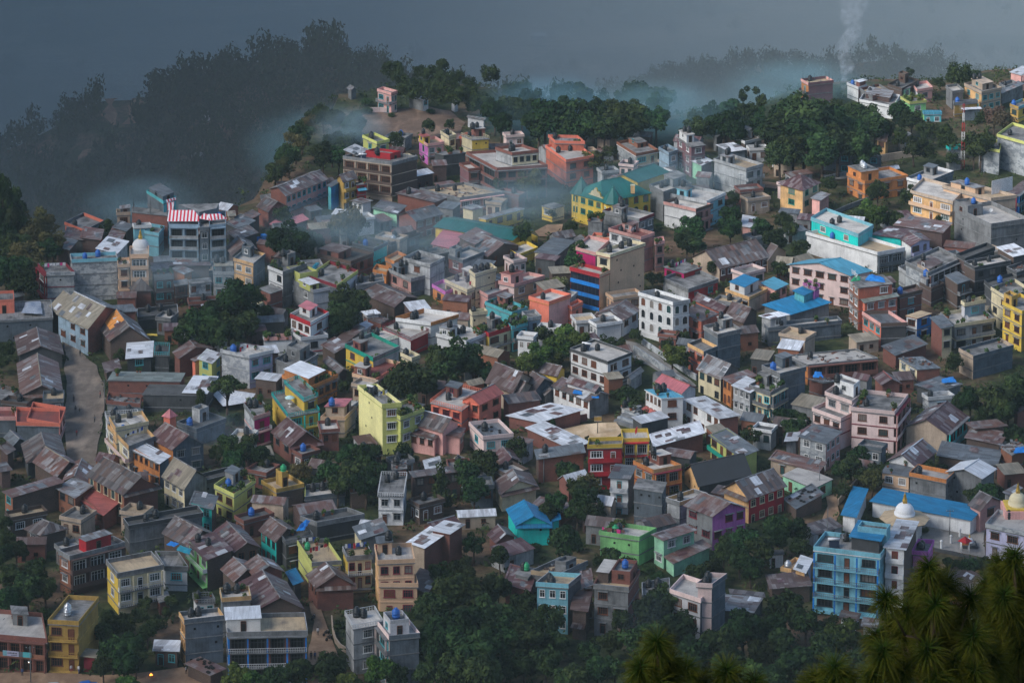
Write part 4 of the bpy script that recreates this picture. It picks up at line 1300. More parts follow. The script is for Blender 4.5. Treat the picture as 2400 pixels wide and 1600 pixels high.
f 1740,760 1810,805 2090,700 3.0 dbr,dgr n,n P=blk R_=dkf |blackened long parapet house behind soot dark house
f 2040,1000 2075,1085 2420,1000 2.5 dgr,dgr n,w2 P=blk R_=dkf |dark low terrace house right of soot dark house
m 2090,700 2250,792 2420,770 3.4 brn,dgr n,n R_=wtn rise=.4 |dark house with white sheets at right edge
f 2190,880 2285,932 2450,880 2.8 dgr,brn n,w1 P=dgr R_=dkf jk |dark clutter roofed house at right edge
f 2085,1062 2197,1162 2420,1085 3.1 crm,mgy w2,n P=crm,gry R_=con F_=iron |tall cream house with stained side near right edge
f 1580,1300 1712,1412 2085,1352 2.0 gry,lgr n,b3 P=gry,crm R_=lcn pl B=crm RC=gry id=dish F_=iron |grey terrace house with blue grey roof room
+f 1772,1192 1805,1218 2005,1180 3.0 pgy,sbl n,w1 P=crm R_=lcn t=k
m 1480,1345 1590,1452 1712,1432 2.5 brk,crm n,w1 R_=slr rise=.2 F_=iron |tall cream and brick slab house with tin roof
f 2268,1190 2335,1290 2500,1210 3.4 yel,och w2,n P=yel R_=con F_=wood |bright yellow house at right edge
gl -60,800 0,832 185,740 1.1 bei n,n R_=drk |tan cottage behind the pale pink house
m 2250,200 2292,242 2450,130 1.8 red,blu n,v1 R_=rst rise=.3 |crimson and blue house with rust roof at right edge
f 1400,1020 1500,1080 1620,1030 1.6 dbr,dbr n,n P=brn R_=rst |brown ruin between red salmon and soot dark houses
f 1620,960 1740,1040 1860,1000 2.2 brn,brn n,b1 np R_=slr |narrow brown house before the soot dark house
@D0
f 300,722 370,762 605,737 2.6 org,pbr b1,n P=pnk,pbr R_=tnf stub t=k |purple brick house with orange end on skyline
f 722,757 830,802 882,770 1.6 wht,brk n,n P=wht R_=lcn |white wall house beside the smoke
+m 790,742 840,757 917,742 2.0 brk,brk n,n R_=tin rise=.2
f 845,810 960,882 1085,830 1.7 gry,brk n,n P=gry,brk R_=tnf t=kk |brick house with flat roof right of smoke
f 950,887 1150,972 1215,872 1.4 wht,wht n,n P=wht R_=con ph=.4,.95,.2,.9,1.6,dbr,tng |long white wall house with dark brick roof box
f 1100,770 1230,812 1392,732 1.8 brn,dbr n,n P=brn R_=dkf t=k |brown house with dark parapet on far ridge
f 1230,812 1250,825 1315,800 1.6 mnt,mnt n,w1 np R_=con |small mint house on the far ridge
f 1315,762 1370,822 1492,792 1.5 pgy,pnk n,w1 P=pnk R_=lcn t=k |small pink and white house on far ridge
f 1215,885 1300,935 1460,920 1.8 grn,grn n,w1 P=lim R_=con pl |leaf green house on the far ridge
+f 1420,1015 1430,1030 1600,1030 1.0 grn,tea n,w2 P=ltb R_=con
f 1630,782 1692,837 1802,822 2.0 gry,gry n,n P=gry R_=lcn |narrow raw grey house on far ridge
f 1700,925 1708,942 1930,922 1.5 tan,och n,n P=gry R_=con |grey yellow terrace on the far ridge
f 1800,762 1962,842 2150,802 2.3 pch,tan w2,w3 P=tan R_=con ph=.3,.8,.3,.9,2,tan,tan t=kk |large tan house on the far ridge
m 2215,662 2330,695 2452,645 1.6 pnk,pnk n,v1 R_=tin rise=.3 |pink house at the far right skyline
f 2130,762 2180,792 2300,760 1.4 gry,gry n,n P=gry R_=dkf t=k |dark grey house below the right skyline
m 2130,832 2150,862 2360,800 1.1 gry,gry n,n R_=slr |slate roofed house left of the yellow ridge house
f 2235,950 2302,982 2422,932 1.7 och,yel w1,w1 P=och,sky R_=con |ochre yellow house at right end of far ridge
m 1780,1000 1792,1010 1970,1002 1.1 lgr,slt n,n R_=wtn rise=.1 N=shed |white roofed shed behind the lattice mast
f 2100,1230 2460,1330 2600,1220 3.4 mgy,mgy n,n P=lim R_=con B=lim nb t=k id=limegrey |blotchy grey tower with lime parapet at right edge
+f 1975,1330 2130,1378 2150,1290 2.5 mgy,mgy n,n P=lim R_=con nb
f 1640,1340 1662,1355 1790,1342 2.3 gry,lgr n,n P=trq R_=con nb |pale grey house with turquoise parapet by the mast
gl 1000,1280 1090,1305 1120,1260 1.5 pch w1,n R_=rst N=hut |apricot gabled hut under big trees
gl 1180,1280 1260,1312 1372,1262 1.1 lgr n,n R_=slr |grey gabled cottage under the big trees
f 480,1380 500,1402 1050,1440 1.7 dgr,slt n,w4 np R_=dkf |long dark house under the big trees
gr 985,1552 1010,1575 1212,1548 0.9 gry n,n R_=tin N=shed |tin gabled shed right of the orange turret
@C0
f 305,1332 495,1468 755,1425 2.7 sal,sal n,w2 P=cor R_=lcn t=kk id=redbrick |coral brick house with stepped terraces on top edge
+f 330,1235 395,1292 672,1300 3.4 sal,sal n,n P=cor R_=con t=k so
f 960,1300 1140,1412 1347,1372 1.7 mgy,crm n,b2 P=obr R_=con E=wht RC=tan ph=.5,.9,.5,.95,1.4,obr,con |grey house with brick parapet above the mansion
f 1510,1260 1645,1352 1782,1332 3.0 pbr,pbr w2,w1 np R_=con E=gry ph=.1,.6,.4,.9,2.2,wht,lcn t=kk |purple brick house with white roof room
+m 1690,1470 1740,1522 1850,1480 1.6 mnt,pbr n,n R_=tin rise=.2
f 1345,1350 1440,1402 1512,1370 2.2 sbl,sbl n,w1 P=sbl R_=con t=k |light blue grey house left of purple brick
m 1870,1330 2000,1397 2165,1385 1.6 slt,slt n,n R_=wtn rise=.4 |house with bright white sheet roof near big trees
f 1950,1208 2140,1300 2300,1262 1.7 brn,slt n,n P=wht R_=tnf ph=.7,.98,.3,.95,2,wht,con |brown house with tan terrace beside big trees
f 1850,1455 2152,1547 2312,1502 2.9 lgr,lgr n,b2 P=lgr R_=tnf t=kk RC=lgr F_=iron |tall pale grey house with balconied end
m 1850,1240 1880,1260 1990,1215 1.5 gry,gry n,n R_=slr |small grey roof left of the tan terrace
f 2000,1570 2060,1600 2200,1560 1.2 gry,gry n,n np R_=con |low grey outbuilding near the path
@B0
f 975,1240 1110,1302 1228,1278 4.6 lim,lim w1,w1 P=lim R_=con t=kk so |yellow green rooftop house behind concrete frame
f 795,1432 1250,1492 1490,1432 3.8 tan,brn v4,n P=gry R_=con B=tan BW=brn stub=3 bd=.5 sr ph=.5,.9,.3,.8,1.2,red,open id=frame |unfinished concrete frame house with brick infill
+m 800,1375 930,1430 1040,1385 3.9 brn,brn n,n R_=tin rise=.3
f 1490,1270 1575,1322 1732,1300 2.1 lil,pnk a1,b2 P=pnk R_=tnf ph=.0,.35,.4,.9,2.2,yel,rdt t=k |lilac pink house with yellow roof cupola
f 1690,1200 1772,1252 1842,1232 2.5 crm,crm n,w1 P=crm R_=con t=kk |cream house between lilac and yellow houses
f 1880,1218 1982,1262 2147,1250 2.6 crm,yel n,o3 P=yel R_=con t=kkk ra=crm |pale yellow rooftop with three black tanks
f 1630,1400 1722,1425 1940,1402 2.1 dgr,dgr n,n np R_=con pl |dark house with green rubble below pale yellow rooftop
f 1930,1392 2212,1542 2682,1512 3.1 brk,brk v2,v5 P=brk R_=lcn B=gry BW=brk bd=.7 E=brk sr id=brickbig |broad red brick apartment house with concrete bands
+f 2195,1350 2352,1402 2600,1375 4.2 lgr,crm n,w4 P=brk R_=lcn t=kk F_=iron
+f 1865,1495 1950,1550 2060,1540 2.4 pbr,brk n,w1 P=brk R_=lcn
f 1110,815 1242,852 1302,832 2.3 pnk,ppk b2,w2 P=pnk R_=con RC=lgr N=villa |pinkish villa standing alone on the brown knoll
m 1388,875 1532,920 1602,902 1.3 gry,wht n,w1 R_=tin rise=.3 N=hut |grey and white hut right of the knoll villa
gl 1780,930 1820,955 1870,940 0.9 pgy n,n R_=tin N=hut |pale gabled hut on the right of knoll
m 1900,1060 1930,1075 2100,1110 1.0 pgy,pgy n,n R_=tng rise=.3 N=shed |long pale roofed shed descending the knoll
gl 830,810 870,835 920,815 1.0 gry n,n R_=tng N=hut |grey gabled hut left of the knoll villa'''
# ------------------------------------------------------------ land
def lerp_table(tab, x):
    if x <= tab[0][0]:
        return tab[0][1]
    for (a, b), (c, d) in zip(tab, tab[1:]):
        if x <= c:
            return b + (d - b) * (x - a) / (c - a)
    return tab[-1][1]

def sstep(a, b, x):
    t = min(1, max(0, (x - a) / (b - a)))
    return t * t * (3 - 2 * t)

BACK = [(-260, 780), (-150, 838), (-100, 870), (-70, 900), (-50, 925), (-40, 962), (-22, 962), (0, 948), (40, 942), (66, 945), (84, 962), (100, 985), (135, 1000), (260, 1040)]
NEARHILL = [(p.x, p.z - 9) for p in (at_y(x, y, 1700) for x, y in (
    (-900, 420), (-300, 400), (0, 318), (100, 275), (230, 205), (330, 205), (400, 180), (480, 150), (560, 125), (640, 112), (700, 98), (800, 105),
    (880, 122), (960, 155), (1100, 190), (1250, 225), (1400, 260), (1600, 320), (2400, 420), (4000, 520)))]
FARHILL = [(p.x, p.z - 8) for p in (at_y(x, y, 2000) for x, y in (
    (200, 420), (1000, 300), (1300, 240), (1450, 205), (1500, 188), (1560, 160), (1650, 145), (1760, 125), (1850, 110), (1920, 130), (2000, 115), (2060, 105), (2150, 118),
    (2230, 138), (2300, 165), (2380, 195), (2500, 230), (3200, 360)))]
VALLEY = -335.0
def fit_back():
    """the shelf the town stands on ends a little behind its last houses"""
    xs = list(range(-260, 261, 10))
    pts = [(q[0], q[1]) for f in FOOT for q in f]
    raw = []
    for x in xs:
        c = [y for px, y in pts if abs(px - x) < 9]
        raw.append(max(c) + (2 if x < -40 else 34 if x < 85 else 8) if c else None)
    for i, x in enumerate(xs):
        if raw[i] is None:
            j = min((k for k in range(len(xs)) if raw[k] is not None), key=lambda k: abs(k - i))
            raw[i] = raw[j] - .25 * abs(xs[i] - xs[j]) if x < 0 else raw[j]
    sm = [sum(raw[max(0, i - 1):i + 2]) / len(raw[max(0, i - 1):i + 2]) for i in range(len(xs))]
    BACK[:] = [(x, max(a, b - 2)) for x, a, b in zip(xs, sm, raw)]

hn = random.Random(3)
HW = [(hn.uniform(.004, .02), hn.uniform(.004, .02), hn.uniform(0, 6.3), hn.uniform(1, 5)) for _ in range(9)]

def rough(x, y):
    return sum(a * math.sin(fx * x + fy * y + p) for fx, fy, p, a in HW) / 3

def height(x, y):
    if y < 450:
        return min(238.0, 0.56 * max(0.0, 440 - y))
    yb = lerp_table(BACK, x)
    d = y - yb
    if d <= 0:
        return -.25 + .2 * math.sin(x * .21) * math.sin(y * .17)
    k = sstep(-45, 25, x)
    low = -(sstep(0, 330, d) * k + min(1, d / 330) * (1 - k)) * 262
    z = low if y < 1400 else low + (VALLEY + 262) * sstep(1750, 2100, y)
    c = lerp_table(NEARHILL, x)
    s = c - (.16 * (1700 - y) if y < 1700 else .32 * (y - 1700)) + rough(x, y) * .8 * sstep(0, 120, abs(y - 1700))
    z = max(z, s) if y > yb + 200 else z
    c = lerp_table(FARHILL, x)
    s = c - (.2 * (2000 - y) if y < 2000 else .3 * (y - 2000)) + rough(x + 300, y) * .8 * sstep(0, 120, abs(y - 2000))
    z = max(z, s) if y > 1500 else z
    return z + (rough(x * 1.3, y * 1.3) * .9 if d > 60 else 0)

def terrain():
    ys, y = [], -80.0
    while y < 7200:
        ys.append(y)
        y += 14 if y < 560 else 9 if y < 1120 else 18 if y < 2300 else 150
    xs, x = [0.0], 0.0
    while x < 4200:
        x += 8 if x < 280 else 25 if x < 700 else 250
        xs.append(x)
    xs = [-a for a in xs[:0:-1]] + xs
    vs = [(x, y, height(x, y)) for y in ys for x in xs]
    n = len(xs)
    fs = [(j * n + i, j * n + i + 1, (j + 1) * n + i + 1, (j + 1) * n + i) for j in range(len(ys) - 1) for i in range(n - 1)]
    me = bpy.data.meshes.new('terrain')
    me.from_pydata(vs, [], fs)
    me.polygons.foreach_set('use_smooth', [True] * len(fs))
    T = NT('hill_ground')
    pos = T.n('ShaderNodeNewGeometry').outputs['Position']
    n1 = T.n('ShaderNodeTexNoise', Scale=.035, Detail=8.0, Roughness=.65)
    T.l(pos, n1.inputs['Vector'])
    n2 = T.n('ShaderNodeTexNoise', Scale=.4, Detail=6.0, Roughness=.65)
    T.l(pos, n2.inputs['Vector'])
    g = T.ramp(n2.outputs['Fac'], .35, .65, (.018, .026, .014, 1), (.06, .075, .03, 1))
    s = T.ramp(n2.outputs['Fac'], .35, .65, (.09, .055, .035, 1), (.19, .125, .08, 1))
    near = T.mix(T.ramp(n1.outputs['Fac'], .47, .6), g, s)
    # terraced fields in the valley
    vo = T.n('ShaderNodeTexVoronoi', Scale=.012)
    T.l(T.mapping(pos, (.7, 1.5, .3)), vo.inputs['Vector'])
    sep = T.n('ShaderNodeSeparateColor')
    T.l(vo.outputs['Color'], sep.inputs['Color'])
    f = T.ramp(sep.outputs['Red'], .2, .8, (.07, .08, .05, 1), (.30, .25, .19, 1))
    w = T.n('ShaderNodeTexWave', wave_type='BANDS', bands_direction='Y', Scale=.02, Distortion=9.0, Detail=3.0)
    T.l(pos, w.inputs['Vector'])
    w2 = T.ramp(w.outputs['Fac'], .3, .6, (.62, .62, .6, 1), (1, 1, 1, 1))
    f = T.mix(1.0, f, w2, 'MULTIPLY')
    n3 = T.n('ShaderNodeTexNoise', Scale=.006, Detail=5.0)
    T.l(pos, n3.inputs['Vector'])
    f = T.mix(T.ramp(n3.outputs['Fac'], .5, .6), f, (.03, .04, .025, 1))
    sp = T.n('ShaderNodeSeparateXYZ')
    T.l(pos, sp.inputs[0])
    low = T.n('ShaderNodeMapRange')
    low.inputs['From Min'].default_value = -285
    low.inputs['From Max'].default_value = -312
    T.l(sp.outputs['Z'], low.inputs['Value'])
    c = T.mix(low.outputs['Result'], near, f)
    T.l(c, T.b.inputs['Base Color'])
    T.b.inputs['Roughness'].default_value = .95
    T.b.inputs['Specular IOR Level'].default_value = .1
    me.materials.append(T.m)
    o = link('terrain', me)
    tag(o, None, None, None, 'structure')

def dirtmat(name, a, b, sc=.35):
    T = NT(name)
    pos = T.n('ShaderNodeNewGeometry').outputs['Position']
    n = T.n('ShaderNodeTexNoise', Scale=sc, Detail=9.0, Roughness=.7)
    T.l(pos, n.inputs['Vector'])
    c = T.ramp(n.outputs['Fac'], .32, .68, rgba(a), rgba(b))
    n2 = T.n('ShaderNodeTexNoise', Scale=.12, Detail=5.0, Roughness=.6)
    T.l(T.mapping(pos, (1.6, .7, 1)), n2.inputs['Vector'])
    c = T.mix(T.ramp(n2.outputs['Fac'], .5, .66), c, rgba((b[0] * 1.35, b[1] * 1.33, b[2] * 1.3)))
    T.l(c, T.b.inputs['Base Color'])
    T.b.inputs['Roughness'].default_value = .95
    T.b.inputs['Specular IOR Level'].default_value = .15
    return T.m

def pip(x, y, poly):
    r = False
    j = len(poly) - 1
    for i in range(len(poly)):
        xi, yi = poly[i]
        xj, yj = poly[j]
        if (yi > y) != (yj > y) and x < (xj - xi) * (y - yi) / (yj - yi) + xi:
            r = not r
        j = i
    return r

ROADS = []

def ground_sheet(name, tile, pts, m, z=.03):
    w = [at_z(*nat(tile, x, y), z) for x, y in pts]
    # divide long edges so the outline wanders a little
    out = []
    rr = random.Random(len(name) + int(pts[0][0]))
    for a, b in zip(w, w[1:] + w[:1]):
        k = max(1, int((b - a).length / 4))
        for i in range(k):
            p = a.lerp(b, i / k)
            out.append(p + Vector((rr.uniform(-.35, .35), rr.uniform(-.5, .5), 0)))
    me = bpy.data.meshes.new(name)
    me.from_pydata([(p.x, p.y, z) for p in out], [], [list(range(len(out)))])
    import bmesh
    bm = bmesh.new()
    bm.from_mesh(me)
    bmesh.ops.recalc_face_normals(bm, faces=bm.faces)
    for f in bm.faces:
        if f.normal.z < 0:
            f.normal_flip()
    bmesh.ops.triangulate(bm, faces=bm.faces)
    bm.to_mesh(me)
    bm.free()
    me.materials.append(m)
    o = link(name, me)
    tag(o, None, None, None, 'structure')
    ROADS.append([(p.x, p.y) for p in w])
    return o

# ------------------------------------------------------------ trees
def leafmat(name, c, c2):
    T = NT(name)
    tc = T.n('ShaderNodeTexCoord').outputs['Object']
    info = T.n('ShaderNodeObjectInfo')
    n = T.n('ShaderNodeTexNoise', Scale=.55, Detail=3.0)
    T.l(tc, n.inputs['Vector'])
    c0 = T.ramp(n.outputs['Fac'], .35, .68, rgba(c), rgba(c2))
    h = T.n('ShaderNodeHueSaturation')
    mr = T.n('ShaderNodeMapRange')
    mr.inputs['To Min'].default_value = .455
    mr.inputs['To Max'].default_value = .54
    T.l(info.outputs['Random'], mr.inputs['Value'])
    T.l(mr.outputs['Result'], h.inputs['Hue'])
    mv = T.n('ShaderNodeMapRange')
    mv.inputs['To Min'].default_value = .62
    mv.inputs['To Max'].default_value = 1.5
    ml = T.n('ShaderNodeMath', operation='FRACT')
    mm = T.n('ShaderNodeMath', operation='MULTIPLY')
    mm.inputs[1].default_value = 7.31
    T.l(info.outputs['Random'], mm.inputs[0])
    T.l(mm.outputs[0], ml.inputs[0])
    T.l(ml.outputs[0], mv.inputs['Value'])
    T.l(mv.outputs['Result'], h.inputs['Value'])
    T.l(c0, h.inputs['Color'])
    T.l(h.outputs['Color'], T.b.inputs['Base Color'])
    T.b.inputs['Roughness'].default_value = .8
    T.b.inputs['Specular IOR Level'].default_value = .1
    return T.m

def leaf_quads(vs, fs, rng, c, n, rx, rz, size, shell=.55):
    for _ in range(n):
        while True:
            d = Vector((rng.gauss(0, 1), rng.gauss(0, 1), rng.gauss(0, 1)))
            if d.length > .1:
                break
        d.normalize()
        r = shell + (1 - shell) * rng.random() ** .7
        p = Vector((c[0] + d.x * rx * r, c[1] + d.y * rx * r, c[2] + d.z * rz * r))
        nn = (d + Vector((rng.gauss(0, .6), rng.gauss(0, .6), rng.gauss(.35, .6)))).normalized()
        t = nn.cross(Vector((rng.gauss(0, 1), rng.gauss(0, 1), rng.gauss(0, 1))))
        if t.length < .05:
            continue
        t.normalize()
        b = nn.cross(t)
        s = size * rng.uniform(.55, 1.2)
        i = len(vs)
        vs.extend([p - t * s, p - b * s * .55, p + t * s, p + b * s * .55])
        fs.append((i, i + 1, i + 2, i + 3))

def raw_mesh(name, vs, fs, m):
    me = bpy.data.meshes.new(name)
    me.from_pydata([tuple(v) for v in vs], [], fs)
    me.materials.append(m)
    return me

TREE = {}

def make_tree_kinds():
    dark = leafmat('dark_leaves', (.010, .024, .010), (.040, .070, .020))
    brt = leafmat('fresh_leaves', (.022, .048, .010), (.085, .125, .026))
    olv = leafmat('olive_leaves', (.05, .05, .018), (.11, .105, .035))
    pale = leafmat('flowering_leaves', (.10, .12, .04), (.38, .36, .16))
    brn = leafmat('dry_leaves', (.06, .045, .03), (.12, .085, .055))
    bark = plain('bark', (.075, .055, .042), .95, .1, 2.0)
    def make(key, seed, lm, shape, n=2300, size=.42):
        rng = random.Random(seed)
        vs, fs = [], []
        tr = MB()
        if shape == 'round':
            blobs = [((0, 0, 6.2), 2.6, 2.3)]
            for k in range(13):
                a = rng.uniform(0, 6.28)
                e = rng.uniform(-.5, 1.0)
                r = 2.5 * math.cos(e)
                blobs.append(((r * math.cos(a), r * math.sin(a), 6.0 + 2.7 * math.sin(e)), rng.uniform(1.0, 1.7), rng.uniform(.8, 1.35)))
        elif shape == 'col':
            blobs = []
            for k in range(12):
                z = 2.0 + k * .68
                w = 2.9 * (1 - (z - 1.5) / 9.5) + .5
                a = rng.uniform(0, 6.28)
                blobs.append(((.45 * w * math.cos(a), .45 * w * math.sin(a), z), .75 * w * rng.uniform(.8, 1.1), .95))
        elif shape == 'flat':
            blobs = []
            for k in range(15):
                a = rng.uniform(0, 6.28)
                r = 3.2 * math.sqrt(rng.random())
                blobs.append(((r * math.cos(a), r * math.sin(a), 8.1 - .12 * r * r + rng.uniform(-.4, .5)), rng.uniform(.9, 1.4), rng.uniform(.5, .8)))
        elif shape == 'bush':
            blobs = []
            for k in range(9):
                a = rng.uniform(0, 6.28)
                r = 2.6 * math.sqrt(rng.random())
                blobs.append(((r * math.cos(a), r * math.sin(a), 4.0 - .35 * r + rng.uniform(-.8, 1.8)), rng.uniform(1.3, 2.0), rng.uniform(1.5, 2.6)))
        elif shape == 'tall':
            blobs = []
            for k in range(15):
                z = rng.uniform(3.5, 9.0)
                a = rng.uniform(0, 6.28)
                r = rng.uniform(.8, 2.6) * (1.15 - abs(z - 6) * .13)
                blobs.append(((r * math.cos(a), r * math.sin(a), z), rng.uniform(1.0, 1.6), rng.uniform(.8, 1.3)))
        tot = sum(b[1] ** 2 for b in blobs)
        for c, rx, rz in blobs:
            leaf_quads(vs, fs, rng, c, int(n * rx * rx / tot), rx, rz, size)
        # trunk and limbs
        zt = 5.5 if shape != 'bush' else 2.0
        bend = Vector((rng.uniform(-.4, .4), rng.uniform(-.4, .4), 0))
        k0 = Vector((0, 0, -1.2))
        k1 = Vector((0, 0, zt * .45)) + bend
        k2 = Vector((0, 0, zt)) + bend * .5
        tr.tube(k0, k1, .34, bark, 7, .24)
        tr.tube(k1, k2, .24, bark, 7, .15)
        for c, rx, rz in blobs[:9]:
            tr.tube(k1.lerp(k2, rng.uniform(.1, .9)), Vector(c), .11, bark, 5, .03)
        TREE[key] = (raw_mesh('crown', vs, fs, lm), tr.mesh('trunk'))
    for i in range(4):
        make('d%d' % i, 40 + i, dark, 'round')
    for i in range(2):
        make('t%d' % i, 60 + i, dark, 'tall')
        make('g%d' % i, 70 + i, brt, 'round')
        make('b%d' % i, 80 + i, dark, 'bush', 1100)
        make('h%d' % i, 85 + i, brt, 'bush', 1100)
    make('o0', 90, olv, 'round', 2000, .38)
    make('o1', 91, olv, 'tall', 1700, .36)
    make('c0', 95, dark, 'col', 2300)
    make('f0', 97, dark, 'flat', 1900, .36)
    make('p0', 99, pale, 'bush', 1100, .4)
    make('r0', 98, brn, 'round', 1300, .36)

KIND_WORD = dict(d='dark green leafy tree', t='tall dark green tree', g='fresh green tree', b='dark green bush', h='fresh green bush',
                 o='olive green tree', c='dark conical tree', f='flat topped tree with bare forking limbs', p='pale flowering shrub', r='brown half bare tree')
KIND_CAT = dict(b='bush', h='bush', p='shrub')
TREES = []

def inside_house(x, y, mrg=0):
    for q in FOOT:
        if pip(x, y, q):
            return True
    return False

def tree(tile, x, y, w, kind, idx, hk=None):
    rng = random.Random(idx * 31 + 5)
    px, py = nat(tile, x, y)
    opts = [k for k in TREE if k[0] == kind]
    key = opts[rng.randrange(len(opts))]
    d = ray(px, py)
    f = dict(b=.75, h=.7, p=.8, c=2.2, t=1.45, f=1.0, o=1.15).get(kind, 1.2)
    t, best = (520 - CAM.y) / d.y, None
    while t * d.y < 1300:
        q = CAM + d * t
        sc = FPX / (q - CAM).length
        wm = w / 3.92 / sc
        h = min(24, max(1.6, wm * (hk or f)))
        gap = q.z - height(q.x, q.y)
        if best is None or gap < best[0]:
            best = (gap, q, wm, sc)
        if gap <= h:
            break
        t += 1.0
    else:
        h, p, wm, sc = best[0], best[1], best[2], best[3]
        q = p
    p = q
    g = height(p.x, p.y)
    base = Vector((p.x, p.y, g))
    if p.y < 1060 and inside_house(base.x, base.y):
        dr = Vector((p.x, p.y, 0)).normalized()
        slope = (CAM_H - (g + h)) / Vector((p.x, p.y)).length
        for s in (1, -1, 2, -2, 3, -3, 4, -4, 5, -5, 6, -6, 8, -8, 10, -10):
            q = base + dr * s
            hh = h - slope * s
            if hh > 2 and not inside_house(q.x, q.y):
                base, h = q, hh
                break
    o = link('bush' if kind in 'bhp' else 'tree', None, None, base)
    o.rotation_euler = (0, 0, rng.uniform(0, 6.28))
    sx = wm / (8.0 if kind not in 'c' else 5.6) * rng.uniform(.95, 1.1)
    o.scale = (sx, sx * rng.uniform(.9, 1.1), h / 9.3)
    cr, tk = TREE[key]
    link('trunk', tk, o)
    link('crown', cr, o)
    TREES.append((o, kind, base, tile, wm * sc))
    return o

